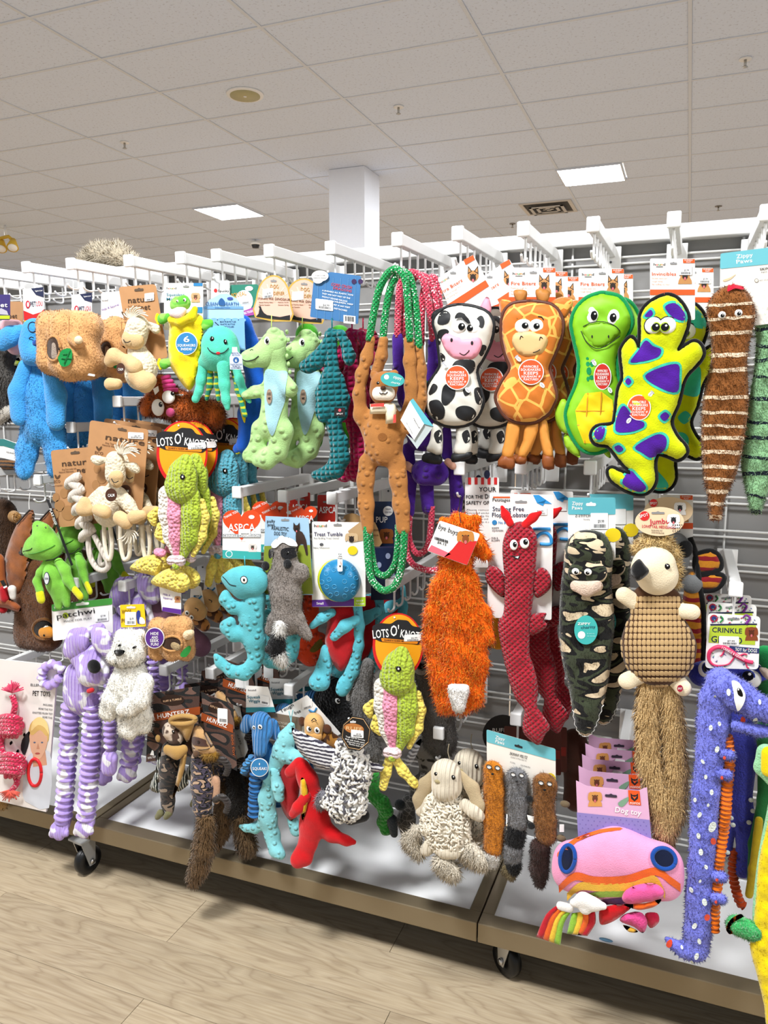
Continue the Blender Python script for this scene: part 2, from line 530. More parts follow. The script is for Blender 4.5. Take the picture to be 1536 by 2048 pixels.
    def text(s, mat, lines, d=0.9, name='lettering', parent=None, bold=1, host=None):
        """printed words: (text, x left, y base, x right, cap height[, y base right])"""
        V, Fc = [], []
        for ln in lines:
            t, x0, y0, x1, h = ln[:5]; y1 = ln[5] if len(ln) > 5 else y0
            v, f = string(t, bold)
            if not len(v): continue
            a0, a1 = v[:, 0].min(), v[:, 0].max()
            u = (v[:, 0] - a0) / (a1 - a0); q = v[:, 1] / 0.72
            e = np.array([x1 - x0, y1 - y0]); L = np.hypot(*e); nn = np.array([e[1], -e[0]]) / L
            X = x0 + u * e[0] + q * h * nn[0]; Yp = y0 + u * e[1] + q * h * nn[1]
            W = s.hit(X, Yp, host, 0.9, d) if host else s.w(X, Yp, d)
            n = sum(len(a) for a in V)
            V.append(W); Fc += [[i + n for i in a] for a in f]
        if V: return s.add(name, np.concatenate(V), Fc, mat, parent, smooth=False)
    def bars(s, mat, x0, y0, x1, y1, d=0.9, n=14, name='barcode', parent=None, sl=0.0):
        V, Fc = [], []
        x = x0; rr = random.Random(int(x0 * 7 + y0))
        while x < x1 - 0.6:
            wdt = rr.uniform(0.4, 1.0) * (x1 - x0) / n
            a = sl * (x - x0)
            q = s.w([x, min(x + wdt, x1), min(x + wdt, x1), x], [y0 + a, y0 + a, y1 + a, y1 + a], d)
            Fc.append([len(V) + i for i in range(4)]); V += list(q)
            x += wdt + rr.uniform(0.3, 0.8) * (x1 - x0) / n
        return s.add(name, np.array(V), Fc, mat, parent, smooth=False)
    def sticker(s, x0, y0, x1, y1, price=None, d=1.1, sl=0.0, parent=None):
        st = s.rect('price_sticker', WHITE, x0, y0, x1, y1, d, r=2, th=0.2, sl=sl, parent=parent)
        hh = y1 - y0; ww = x1 - x0
        a = sl * ww
        s.bars(GREY, x0 + ww * 0.2, y1 - hh * 0.3, x1 - ww * 0.12, y1 - hh * 0.08, d + 0.3, parent=st, sl=sl)
        if price: s.text(GREY, [(price, x0 + ww * 0.42, y1 - hh * 0.38 + a * 0.42, x0 + ww * 0.78, hh * 0.2, y1 - hh * 0.38 + a * 0.78)], d + 0.3, parent=st)
        return st
    def eye(s, x, y, r, host=None, px=0.0, py=0.0, pr=0.5, ry=None, iris=None, d=0.0, white=True, rz=None, rot=0.0):
        """stitched eye: white, pupil, glint"""
        dd = s.dpt(x, y, host, d) if host else d
        ry = ry or r
        e = s.ball('eye', EYEW if white else BLACKG, x, y, r, ry, rz or r * 0.35, dd, rot=rot)
        if white:
            zz = dd + (rz or r * 0.35) * math.sqrt(max(0.05, 1 - (px * px + py * py) / (r * r)))
            if iris: s.ball('iris', iris, x + px, y + py, r * pr * 1.25, ry * pr * 1.25, 0.7, zz - 0.2, parent=e, rot=rot); zz += 0.4
            s.ball('pupil', BLACKG, x + px, y + py, r * pr, ry * pr, 0.9, zz, parent=e, rot=rot)
            s.ball('glint', EYEW, x + px + r * pr * 0.3, y + py - ry * pr * 0.35, r * pr * 0.28, None, 0.5, zz + 0.8, parent=e)
        else:
            s.ball('glint', EYEW, x + r * 0.2, y - ry * 0.25, r * 0.25, None, 0.5, dd + (rz or r * 0.35), parent=e)
        return e
    def fur(s, host, mat, n, ln=8, wd=1.6, g=0.7, seg=1, name='fur', parent=None, jit=0.35, dirs=None):
        """pile: fine blades growing from a part"""
        me = host.data
        V = np.empty(len(me.vertices) * 3); me.vertices.foreach_get('co', V); V = V.reshape(-1, 3)
        me.calc_loop_triangles()
        Tr = np.empty(len(me.loop_triangles) * 3, int); me.loop_triangles.foreach_get('vertices', Tr); Tr = Tr.reshape(-1, 3)
        A, B, C = V[Tr[:, 0]], V[Tr[:, 1]], V[Tr[:, 2]]
        nr = np.cross(B - A, C - A); ar = np.linalg.norm(nr, axis=1) + 1e-15; nr = nr / ar[:, None]
        wt = ar * np.where(nr[:, 1] > 0.55, 0.15, 1.0)
        i = RNG.choice(len(Tr), n, p=wt / wt.sum())
        a = RNG.random(n); b = RNG.random(n); fl = a + b > 1; a[fl] = 1 - a[fl]; b[fl] = 1 - b[fl]
        P = A[i] + a[:, None] * (B[i] - A[i]) + b[:, None] * (C[i] - A[i])
        nn = nr[i]
        gd = np.array(dirs if dirs is not None else (0, 0, -1.0))
        D = nn * (1 - g * 0.6) + gd * g + RNG.normal(size=(n, 3)) * jit
        D /= np.linalg.norm(D, axis=1)[:, None]
        sd = np.cross(D, nn + RNG.normal(size=(n, 3)) * 0.4); sd /= np.linalg.norm(sd, axis=1)[:, None] + 1e-9
        sd[(np.cross(sd, D) * nn).sum(1) < 0] *= -1
        L = ln * s.s * (0.6 + 0.7 * RNG.random(n))[:, None]; W = wd * s.s * 0.5
        P = P - nn * 0.5 * s.s
        if seg == 1:
            VV = np.stack([P - sd * W, P + sd * W, P + D * L], 1).reshape(-1, 3)
            FF = np.arange(3 * n).reshape(-1, 3).tolist(); k = 3
        else:
            mid = P + D * L * 0.55; tip = mid + (D * 0.5 + gd * 0.55) * L * 0.55
            VV = np.stack([P - sd * W, P + sd * W, mid + sd * W * 0.8, mid - sd * W * 0.8, tip], 1).reshape(-1, 3)
            b5 = 5 * np.arange(n)[:, None]; k = 5
            FF = (b5 + [0, 1, 2, 3]).tolist() + (b5 + [3, 2, 4]).tolist()
        o = mk(name, VV, FF, mat, parent or host)
        nv = np.repeat(nn * 0.8 + D * 0.2, k, 0); nv /= np.linalg.norm(nv, axis=1)[:, None]
        o.data.normals_split_custom_set_from_vertices(nv.tolist())
        o['kind'] = 'stuff'
        return o

    def curls(s, host, mat, n, r=5, name='curls', seed=1):
        """small yarn loops standing on a part"""
        g = np.random.default_rng(seed); me = host.data
        V = np.array([tuple(v.co) for v in me.vertices]); Fq = np.array([tuple(p.vertices)[:3] for p in me.polygons])
        A = V[Fq]; nr = np.cross(A[:, 1] - A[:, 0], A[:, 2] - A[:, 0]); nr /= np.linalg.norm(nr, axis=1)[:, None] + 1e-12
        ok = np.where(nr[:, 1] < 0.35)[0]
        VV, FF = [], []
        for i in g.choice(ok, n):
            p = A[i].mean(0); q = nr[i]; a = np.cross(q, g.normal(size=3)); a /= np.linalg.norm(a); k = r * s.s * g.uniform(.8, 1.2)
            X, Fc = sweep([p - a * k * .7, p - a * k * .6 + q * k * .5, p + q * k * .75, p + a * k * .6 + q * k * .5, p + a * k * .7], k * .36, 5, False)
            m = sum(len(v) for v in VV); VV.append(X); FF += [[j + m for j in f] for f in Fc]
        o = mk(name, np.concatenate(VV), FF, mat, host); o['kind'] = 'stuff'
        return o

def rnd(P, r, n=4):
    """round the corners of an outline"""
    P = np.asarray(P, float); k = len(P); out = []
    for i in range(k):
        a, b, c = P[i - 1], P[i], P[(i + 1) % k]
        u = a - b; v = c - b; lu, lv = np.linalg.norm(u), np.linalg.norm(v)
        q = min(r, lu * 0.45, lv * 0.45)
        p0 = b + u / lu * q; p1 = b + v / lv * q
        for j in range(n + 1):
            t = j / n
            out.append((1 - t) ** 2 * p0 + 2 * t * (1 - t) * b + t * t * p1)
    return np.array(out)

def ell(x, y, rx, ry, n=24, rot=0.0):
    t = np.linspace(0, 2 * math.pi, n, endpoint=False)
    X, Yp = rx * np.cos(t), ry * np.sin(t)
    return np.stack([x + X * math.cos(rot) - Yp * math.sin(rot), y + X * math.sin(rot) + Yp * math.cos(rot)], 1)

def dup(t, label, dx=0.0, dy=0.07, dz=0.0, rz=0.0, skip=(), group=None, ry=0.0):
    """copy of a thing and its parts, moved along the arm"""
    src = t.root if isinstance(t, T) else t
    r = src.copy(); COL.objects.link(r)
    r.location = Vector(src.location) + Vector((dx, dy, dz)); r.rotation_euler = (0, ry, rz)
    r['label'] = label
    if group:
        r['group'] = group
        src['group'] = group
    for ch in src.children:
        if ch.name.split('.')[0] in skip: continue
        c = ch.copy(); COL.objects.link(c); c.parent = r
        for g in ch.children:
            d = g.copy(); COL.objects.link(d); d.parent = c
    return r

WHITE = M('#f6f6f4', 'paper'); GREY = M('#55565a', 'flat'); INK = M('#1c1c20', 'flat')
EYEW = M('#fbfbf8', 'plastic'); BLACKG = M('#08080a', 'plastic', rough=0.2)
# ================================================================ the setting
def struct(name, V, Fc, mat, parent=None, smooth=False):
    o = mk(name, V, Fc, mat, parent, smooth=smooth)
    if parent is None: o['kind'] = 'structure'
    return o

def wood():
    m = bpy.data.materials.new('oak_vinyl'); m.use_nodes = True
    nt = m.node_tree; N = nt.nodes; L = nt.links; p = N['Principled BSDF']
    tc = N.new('ShaderNodeTexCoord'); oi = N.new('ShaderNodeObjectInfo')
    ad = N.new('ShaderNodeVectorMath'); ad.operation = 'ADD'
    sc = N.new('ShaderNodeVectorMath'); sc.operation = 'SCALE'; sc.inputs['Scale'].default_value = 40
    cb = N.new('ShaderNodeCombineXYZ')
    L.new(oi.outputs['Random'], cb.inputs[0]); L.new(oi.outputs['Random'], cb.inputs[1])
    L.new(cb.outputs[0], sc.inputs[0]); L.new(tc.outputs['Object'], ad.inputs[0]); L.new(sc.outputs[0], ad.inputs[1])
    mp = N.new('ShaderNodeMapping'); mp.inputs['Scale'].default_value = (1.6, 9.0, 1)
    L.new(ad.outputs[0], mp.inputs[0])
    n1 = N.new('ShaderNodeTexNoise'); n1.inputs['Scale'].default_value = 1.5; n1.inputs['Detail'].default_value = 2; n1.inputs['Distortion'].default_value = 0.4
    L.new(mp.outputs[0], n1.inputs['Vector'])
    mu = N.new('ShaderNodeMath'); mu.operation = 'MULTIPLY'; mu.inputs[1].default_value = 9.0
    L.new(n1.outputs[0], mu.inputs[0])
    fr = N.new('ShaderNodeMath'); fr.operation = 'PINGPONG'; fr.inputs[1].default_value = 0.5
    L.new(mu.outputs[0], fr.inputs[0])
    n2 = N.new('ShaderNodeTexNoise'); n2.inputs['Scale'].default_value = 4; n2.inputs['Detail'].default_value = 6
    mp2 = N.new('ShaderNodeMapping'); mp2.inputs['Scale'].default_value = (2, 45, 1)
    L.new(ad.outputs[0], mp2.inputs[0]); L.new(mp2.outputs[0], n2.inputs['Vector'])
    ra = N.new('ShaderNodeValToRGB')
    e = ra.color_ramp.elements
    e[0].position = 0.0; e[0].color = lin('#a3927a'); e[1].position = 0.12; e[1].color = lin('#b0a087')
    q = e.new(0.5); q.color = lin('#b9a98f')
    L.new(fr.outputs[0], ra.inputs[0])
    mx = N.new('ShaderNodeMix'); mx.data_type = 'RGBA'; mx.blend_type = 'MULTIPLY'; mx.inputs[0].default_value = 0.45
    rb = N.new('ShaderNodeValToRGB'); rb.color_ramp.elements[0].position = 0.3; rb.color_ramp.elements[0].color = lin('#cbbda6'); rb.color_ramp.elements[1].position = 0.65; rb.color_ramp.elements[1].color = (1, 1, 1, 1)
    L.new(n2.outputs[0], rb.inputs[0]); L.new(ra.outputs[0], mx.inputs[6]); L.new(rb.outputs[0], mx.inputs[7])
    hs = N.new('ShaderNodeHueSaturation'); L.new(mx.outputs[2], hs.inputs['Color'])
    mr = N.new('ShaderNodeMapRange'); mr.inputs[3].default_value = 0.9; mr.inputs[4].default_value = 1.08
    L.new(oi.outputs['Random'], mr.inputs[0]); L.new(mr.outputs[0], hs.inputs['Value'])
    L.new(hs.outputs[0], p.inputs['Base Color'])
    p.inputs['Roughness'].default_value = 0.42; p.inputs['Specular IOR Level'].default_value = 0.35
    return m
WOOD = wood()
V, Fc = boxes([(-14, 4.5, -2.2, 17, -0.05, -0.006)])
floor = struct('floor', V, Fc, M('#7c6a54', 'satin'))
PW, PL = 0.184, 1.22
pv, pf = bevelled(0, PL - 0.0012, 0, PW - 0.0012, -0.006, 0.0, 0.0008)
plank = None
for i in range(0, 13):
    for j in range(-4, 4):
        x = j * PL + (i * 0.47 % 1.0) * PL + 0.28; y = i * PW + 0.06
        if x < -1.35 * max(y, 0.8) - 2.2 or x > 1.6: continue
        if plank is None:
            plank = mk('plank', pv, pf, WOOD, floor, smooth=False); o = plank
        else:
            o = plank.copy(); COL.objects.link(o)
        o.location = (x, y, 0)
# ceiling: tiles 2 by 4 feet in a white T-bar grid
TILE = bpy.data.materials.new('ceiling_tile'); TILE.use_nodes = True
_n = TILE.node_tree; _p = _n.nodes['Principled BSDF']
_t = _n.nodes.new('ShaderNodeTexCoord'); _v = _n.nodes.new('ShaderNodeTexNoise'); _v.inputs['Scale'].default_value = 55; _v.inputs['Detail'].default_value = 3
_n.links.new(_t.outputs['Object'], _v.inputs['Vector'])
_c = _n.nodes.new('ShaderNodeValToRGB'); _c.color_ramp.elements[0].position = 0.3; _c.color_ramp.elements[0].color = lin('#c2cde2'); _c.color_ramp.elements[1].position = 0.42; _c.color_ramp.elements[1].color = lin('#dce9ff')
_n.links.new(_v.outputs[0], _c.inputs[0]); _n.links.new(_c.outputs[0], _p.inputs['Base Color'])
_p.inputs['Roughness'].default_value = 0.95
BARM = M('#d6deea', 'satin')
V, Fc = boxes([(-14, 4.5, -2.2, 17, CEIL_Z + 0.03, CEIL_Z + 0.08)])
ceiling = struct('ceiling', V, Fc, M('#8d877f', 'flat'))
CX0, CY0, CW, CH = -0.12, 5.07, 1.2255, 0.6095
panels = {(-1.05, 8.43): 'glowing square ceiling panel right of the white column', (-5.35, 8.43): 'glowing square ceiling panel left of the white column',
 (-1.05, 4.2): 'nearest square ceiling panel, just above the top of the picture', (-5.35, 4.2): 'square ceiling panel above the picture on the left side',
 (-9.65, 8.43): 'square ceiling panel beyond the left side of the picture', (-9.65, 12.7): 'far square ceiling panel beyond the left side, hidden by the rack',
 (-5.35, 12.7): 'far square ceiling panel behind the rack, left of the column', (-1.05, 12.7): 'far square ceiling panel behind the rack, right of the column'}
tv, tf = bevelled(0.012, CW - 0.012, 0.012, CH - 0.012, 0, 0.015, 0.003)
tile = None
for i in range(-13, 3):
    for j in range(-8, 18):
        x, y = CX0 + i * CW, CY0 + j * CH
        if x + CW < -1.7 * y - 1.5 or x < -13.5 or x > 0.35 * y + 1.0 or y < 2.4: continue
        if any(x - 0.05 < px < x + CW + 0.05 and y < py < y + CH for px, py in panels): 
            continue
        if tile is None:
            tile = mk('ceiling_tile', tv, tf, TILE, ceiling, smooth=False); o = tile
        else:
            o = tile.copy(); COL.objects.link(o)
        o.location = (x, y, CEIL_Z + RNG.random() * 0.002)
hv, hf = bevelled(0.012, CW / 2 - 0.012, 0.012, CH - 0.012, 0, 0.015, 0.003)
half = None
for px, py in panels:
    i = math.floor((px - CX0) / CW); j = math.floor((py - CY0) / CH)
    x, y = CX0 + i * CW, CY0 + j * CH
    if y < 2.4 or x > 0.35 * y + 1 or x + CW < -1.25 * y - 1.5: continue
    o = mk('ceiling_tile', hv, hf, TILE, ceiling, smooth=False) if half is None else half.copy()
    if half is not None: COL.objects.link(o)
    half = half or o
    o.location = (x + (CW / 2 if (px - x) < CW / 2 else 0), y, CEIL_Z)
for i in range(-13, 4):
    V, Fc = boxes([(CX0 + i * CW - 0.012, CX0 + i * CW + 0.012, 0.5, 17, CEIL_Z - 0.004, CEIL_Z + 0.03)])
    mk('grid_bar', V, Fc, BARM, ceiling, smooth=False)
for j in range(-6, 19):
    V, Fc = boxes([(-17, 6, CY0 + j * CH - 0.012, CY0 + j * CH + 0.012, CEIL_Z - 0.003, CEIL_Z + 0.03)])
    mk('grid_bar', V, Fc, BARM, ceiling, smooth=False)
# far walls of the shop
WALLM = M('#e2deda', 'satin')
for nm, b in (('wall_far', (-14, 4.5, 17, 17.2, 0, CEIL_Z + 0.05)),):
    V, Fc = boxes([b]); struct(nm, V, Fc, WALLM)
# square column behind the rack
ca, cb_ = at(657, 338, 7.3), at(725, 338, 7.3)
V, Fc = bevelled(ca[0], cb_[0] + 0.02, 7.3, 7.3 + 0.40, 0, CEIL_Z, 0.006)
struct('column_square', V, Fc, M('#f0f5ff', 'satin'))
# ceiling lamps, speaker, sprinklers, vent
def atZ(x, y, Z):
    r = rays(x, y); return EYEP + r * ((Z - EYE) / r[2])
def solo(name, label, cat_, loc, group=None):
    e = bpy.data.objects.new(name, None); COL.objects.link(e); e.location = loc; e.empty_display_size = 0.05
    e['label'] = label; e['category'] = cat_
    if group: e['group'] = group
    return e
def disc(r, z0, z1, n=24, r2=None, cx=0, cy=0):
    r2 = r if r2 is None else r2
    t = np.linspace(0, 2 * math.pi, n, endpoint=False)
    V = [(cx + r * math.cos(a), cy + r * math.sin(a), z0) for a in t] + [(cx + r2 * math.cos(a), cy + r2 * math.sin(a), z1) for a in t]
    Fc = [[i, (i + 1) % n, n + (i + 1) % n, n + i] for i in range(n)] + [list(range(n - 1, -1, -1)), list(range(n, 2 * n))]
    return V, Fc
LAMP = bpy.data.materials.new('lit_panel'); LAMP.use_nodes = True
_q = LAMP.node_tree.nodes['Principled BSDF']; _q.inputs['Emission Color'].default_value = (1, 0.985, 0.96, 1); _q.inputs['Emission Strength'].default_value = 14
_q.inputs['Base Color'].default_value = (1, 1, 1, 1)
V, Fc = boxes([(-0.3, 0.3, -0.3, 0.3, -0.012, 0.01)]); Vb, Fb = boxes([(-0.315, 0.315, -0.315, -0.3, -0.016, 0.012), (-0.315, 0.315, 0.3, 0.315, -0.016, 0.012), (-0.315, -0.3, -0.3, 0.3, -0.016, 0.012), (0.3, 0.315, -0.3, 0.3, -0.016, 0.012)])
first = None
for px, py in panels:
    lb = panels[px, py]
    if first is None:
        e = first = solo('ceiling_light', lb, 'ceiling light', (px, py, CEIL_Z), 'square ceiling light panels')
        mk('diffuser', V, Fc, LAMP, e, smooth=False); mk('frame', Vb, Fb, BARM, e, smooth=False)
    else:
        e = dup(first, lb, 0, 0, 0); e.location = (px, py, CEIL_Z)
p = atZ(490, 188, CEIL_Z)
e = solo('ceiling_speaker', 'round ceiling speaker with a yellowed grille', 'speaker', p)
mk('rim', *disc(0.135, -0.012, 0.0, 40, 0.14), WHITE, e); mk('grille', *disc(0.112, -0.018, -0.011, 40), M('#b9b287', 'satin'), e)
mk('emblem', *disc(0.012, -0.021, -0.017, 16), WHITE, e)
for lb, x, y in (('white sprinkler head nearest, at the upper right corner', 1491, 117), ('white sprinkler head right of the round speaker', 797, 213), ('white sprinkler head left of the round speaker', 249, 284), ('small dark sprinkler head under the air vent', 1025, 447), ('small dark sprinkler head right of the bright lamp', 1437, 412)):
    p = atZ(x, y, CEIL_Z)
    e = solo('sprinkler', lb, 'sprinkler', p, 'sprinkler heads')
    mm = WHITE if 'white' in lb else M('#8f8a84', 'satin')
    mk('rosette', *disc(0.04, -0.008, 0.0, 20), mm, e); mk('stem', *disc(0.009, -0.05, -0.008, 12), M('#b9b6b0', 'metal'), e)
    mk('deflector', *disc(0.02, -0.055, -0.05, 12, 0.016), M('#b9b6b0', 'metal'), e)
p = atZ(1097, 414, CEIL_Z)
e = solo('air_vent', 'square louvred air vent in the ceiling', 'vent', p)
V, Fc = boxes([(-0.3, 0.3, -0.3, -0.26, -0.015, 0.01), (-0.3, 0.3, 0.26, 0.3, -0.015, 0.01), (-0.3, -0.26, -0.26, 0.26, -0.015, 0.01), (0.26, 0.3, -0.26, 0.26, -0.015, 0.01)])
mk('frame', V, Fc, M('#cfcac2', 'satin'), e, smooth=False)
V, Fc = boxes([(-0.26, 0.26, -0.26, 0.26, -0.002, 0.02)]); mk('duct', V, Fc, M('#4b4844', 'flat'), e, smooth=False)
for k, rr in enumerate((0.2, 0.13, 0.06)):
    z = -0.03 - 0.006 * (2 - k)
    V, Fc = boxes([(-rr, rr, -rr, -rr + 0.035, z, z + 0.006), (-rr, rr, rr - 0.035, rr, z, z + 0.006), (-rr, -rr + 0.035, -rr, rr, z, z + 0.006), (rr - 0.035, rr, -rr, rr, z, z + 0.006)])
    mk('louvre', V, Fc, M('#bdb8b0', 'satin'), e, smooth=False)
p = at(511, 489, 10.0)
e = solo('dome_camera', 'small white dome security camera hanging far behind', 'camera', p)
mk('housing', *disc(0.075, -0.005, 0.03, 24, 0.07), WHITE, e); mk('dome', *disc(0.045, -0.05, -0.004, 20, 0.06), M('#2b2b2e', 'plastic'), e)
mk('stalk', *disc(0.012, 0.03, CEIL_Z - p[2], 10), WHITE, e)
p = at(12, 483, 8.0)
e = solo('spotlight', 'brass twin spotlight at the far left', 'lamp', p)
BR = M('#d9b23a', 'satin')
V, Fc = sweep([(-0.12, 0, 0), (-0.08, 0, 0.05), (0.05, 0, 0.06), (0.1, 0, 0.02)], 0.022, 10); mk('arm', V, Fc, BR, e)
for dx in (-0.06, 0.14):
    V, Fc = sweep([(dx - 0.03, 0.02, 0.02), (dx - 0.01, -0.01, -0.03), (dx + 0.03, -0.06, -0.1)], [0.03, 0.05, 0.075], 14)
    q = mk('lamp_head', V, Fc, BR, e); V, Fc = sweep([(dx + 0.03, -0.06, -0.1), (dx + 0.034, -0.066, -0.108)], [0.06, 0.055], 14); mk('bulb', V, Fc, WHITE, q)
V, Fc = sweep([(0, 0, 0.05), (0, 0, CEIL_Z - p[2])], 0.015, 8); mk('stem', V, Fc, WHITE, e)

# ================================================================ the display rack
RW = M('#f2f2f1', 'satin'); WIRE = M('#d6d6d4', 'plastic'); RIB = M('#8c8b8a', 'satin')
WY = 2.09
rack = solo('display_rack', 'white wire grid back of the toy rack with a top rail', 'rack', (-1.0, WY, 0.15))
def rk(name, b, m, parent=None, r=0):
    V, Fc = bevelled(*b, r) if r else boxes([b])
    return mk(name, V, Fc, m, parent or rack, (-1.0, WY, 0.15), smooth=False)
for i, x in enumerate((-4.02, -2.82, -1.62, -0.415, 0.79)):
    rk('top_rail', (x + 0.002, x + 1.2, WY - 0.028, WY + 0.03, 1.833, 1.868), RW, r=0.003)
    rk('upright', (x - 0.02, x + 0.02, WY + 0.008, WY + 0.03, 0.178, 1.834), RIB, r=0.003)
    rk('back_panel', (x + 0.02, x + 1.18, WY + 0.012, WY + 0.02, 0.178, 1.834), RIB)
for k in range(19):
    z = 1.80 - k * 0.085
    for dz in (0, -0.016):
        V, Fc = sweep([(-4.0, WY - 0.006, z + dz), (1.95, WY - 0.006, z + dz)], 0.0032, 6)
        mk('wire', V, Fc, WIRE, rack, (-1.0, WY, 0.15))
for k in range(15):
    V, Fc = sweep([(-3.9 + k * 0.4, WY, 0.18), (-3.9 + k * 0.4, WY, 1.83)], 0.003, 6)
    mk('wire', V, Fc, WIRE, rack, (-1.0, WY, 0.15))
# base decks on casters
CHAMP = M('#8f8168', 'satin', v=0.05); 
_pc = CHAMP.node_tree.nodes['Principled BSDF']; _pc.inputs['Metallic'].default_value = 0.55; _pc.inputs['Roughness'].default_value = 0.38
DECKW = M('#fafbfc', 'paper'); DARK = M('#141416', 'flat'); RUB = M('#0e0f11', 'plastic'); ZINC = M('#c9c9c8', 'metal'); GAL = M('#9a9a98', 'satin')
DF = 1.677
def deck(x0, x1, label):
    e = solo('rack_base', label, 'display base', ((x0 + x1) / 2, (DF + WY) / 2, 0.1), 'base decks of the rack')
    og = tuple(e.location)
    V, Fc = bevelled(x0, x1, DF, DF + 0.045, 0.125, 0.177, 0.0025); mk('front_rail', V, Fc, CHAMP, e, og, smooth=False)
    for a in (x0, x1 - 0.03):
        V, Fc = bevelled(a, a + 0.03, DF + 0.0455, WY + 0.3, 0.125, 0.177, 0.0025); mk('side_rail', V, Fc, CHAMP, e, og, smooth=False)
    V, Fc = boxes([(x0 + 0.03, x1 - 0.03, DF + 0.045, WY + 0.3, 0.155, 0.174)]); mk('shelf_panel', V, Fc, DECKW, e, og, smooth=False)
    V, Fc = boxes([(x0 + 0.01, x1 - 0.01, DF + 0.03, WY + 0.29, 0.126, 0.1545)]); mk('underside', V, Fc, DARK, e, og, smooth=False)
    return e
deck(-2.835, -1.6225, 'left bronze-framed base deck under the long-legged purple dog')
DECKS = [deck(-1.6185, -0.4165, 'middle bronze-framed white base deck under the camouflage birds'),
         deck(-0.4135, 0.795, 'right bronze-framed white base deck under the rainbow plush')]
for x, y in ((655, 1757), (1212, 1880)):
    p = atZ(x, y, 0.1745); V, Fc = disc(1, 0, 0.0006, 12)
    e = DECKS[0 if x < 900 else 1]; mk('scuff', [(p[0] + a * .016, p[1] + b * .006, .1745 + c) for a, b, c in V], Fc, M('#6f9fc0', 'paper'), e, tuple(e.location))
def caster(x, y, label, yaw):
    e = solo('caster', label, 'caster wheel', (x, y, 0), 'casters of the rack')
    e.rotation_euler.z = yaw
    mk('plate', *boxes([(-0.03, 0.03, -0.03, 0.03, 0.119, 0.125)]), GAL, e, smooth=False)
    t = np.linspace(0, 2 * math.pi, 28, endpoint=False)
    R_, W_ = 0.044, 0.014
    prof = [(R_ - 0.004, -W_), (R_, -W_ * 0.5), (R_, W_ * 0.5), (R_ - 0.004, W_), (0.012, W_), (0.012, -W_)]
    V = [(0.012 + r * math.cos(a), wv, R_ + r * math.sin(a)) for a in t for r, wv in prof]
    Fc = [[i * 6 + j, i * 6 + (j + 1) % 6, ((i + 1) % 28) * 6 + (j + 1) % 6, ((i + 1) % 28) * 6 + j] for i in range(28) for j in range(6)]
    mk('wheel', V, Fc, RUB, e)
    for sg in (-1, 1):
        y0, y1 = sorted((sg * 0.0165, sg * 0.0195))
        V = [(-0.022, y0, 0.112), (0.03, y0, 0.112), (0.024, y0, 0.03), (0.004, y0, 0.03), (-0.022, y1, 0.112), (0.03, y1, 0.112), (0.024, y1, 0.03), (0.004, y1, 0.03)]
        Fc = [[0, 1, 2, 3], [7, 6, 5, 4], [0, 4, 5, 1], [1, 5, 6, 2], [2, 6, 7, 3], [3, 7, 4, 0]]
        f = mk('fork', V, Fc, ZINC if sg > 0 else GAL, e, smooth=False)
        V, Fc = disc(0.008, 0, 0.006, 12)
        V = [(a + 0.012, sg * (0.0195 + c), b + R_) for a, b, c in V]
        mk('axle_bolt', V, Fc, ZINC, f)
    mk('yoke', *boxes([(-0.022, 0.03, -0.0195, 0.0195, 0.11, 0.119)]), GAL, e, smooth=False)
caster(-1.652, 1.685, 'caster under the purple dog, its wheel seen end on', 1.45)
caster(-0.345, 1.745, 'caster under the joint of the middle and right decks', 2.5)
# ---------------------------------------------------------------- arms with hanging hooks
AY = 1.68
ALEN = WY - AY - 0.0145
def arm(x, y, label, n=6, tilt=0.0, yc=None):
    """x,y: photo position of the middle of the end cap"""
    c = at(x, y, AY)
    global ARM0
    loc = (c[0], WY - 0.0145, c[2] + math.tan(math.radians(tilt)) * ALEN)
    if ARM0 is None:
        e = solo('product_hanger', label, 'hook arm', loc, 'white hook arms of the rack')
        ARM0 = e
        mk('bar', *bevelled(-0.011, 0.011, -ALEN + 0.006, 0, -0.013, 0.013, 0.002), RW, e, smooth=False)
        mk('end_cap', *bevelled(-0.0135, 0.0135, -ALEN, -ALEN + 0.012, -0.0155, 0.0155, 0.003), RW, e, smooth=False)
        q = mk('bracket', *bevelled(-0.024, 0.024, -0.006, 0.004, -0.07, 0.012, 0.001), RW, e, smooth=False)
        mk('screw', *[[(a, -0.007 - c_ * 0.002, b - 0.025) for a, b, c_ in disc(0.003, 0, 1, 10)[0]], disc(0.003, 0, 1, 10)[1]], GREY, q)
        for k in range(n):
            yy = -ALEN + 0.03 + k * 0.058
            P = cat([(0, yy, -0.012), (0, yy, -0.04), (0, yy, -0.058), (0, yy - 0.006, -0.064), (0, yy - 0.02, -0.065), (0, yy - 0.034, -0.062), (0, yy - 0.042, -0.054)], 3)
            V, Fc = sweep(P, 0.0028, 7)
            if k == 0: hook0 = mk('hook', V, Fc, RW, e)
            else:
                h2 = hook0.copy(); COL.objects.link(h2); h2.parent = e; h2.location = (0, k * 0.058, 0)
        r = e
    else:
        r = dup(ARM0, label, 0, 0, 0); r.location = loc
    r.rotation_euler.x = math.radians(tilt)
    return r
ARM0 = None
TOPARMS = [(49, 534, 'over the standing blue plush dog'), (138, 527, 'over the tan log burrow toy'), (254, 521, 'over the sitting cream goat'), (358, 515, 'over the yellow frog mat'), (430, 510, 'over the mint octopus'), (536, 501, 'over the pale green dinosaur'), (659, 495, 'over the teal corded dragon'), (793, 478, 'carrying the bear with the green rope'), (914, 466, 'over the black and white cow'), (1046, 457, 'over the orange giraffe'), (1186, 448, 'over the green turtle'), (1348, 438, 'over the spotted purple lizard')]
for x, y, l in TOPARMS: arm(x, y, 'white top-row hook arm ' + l, tilt=1.6)
arm(-45, 541, 'top-row hook arm cut by the left edge, nearest', tilt=1.6)
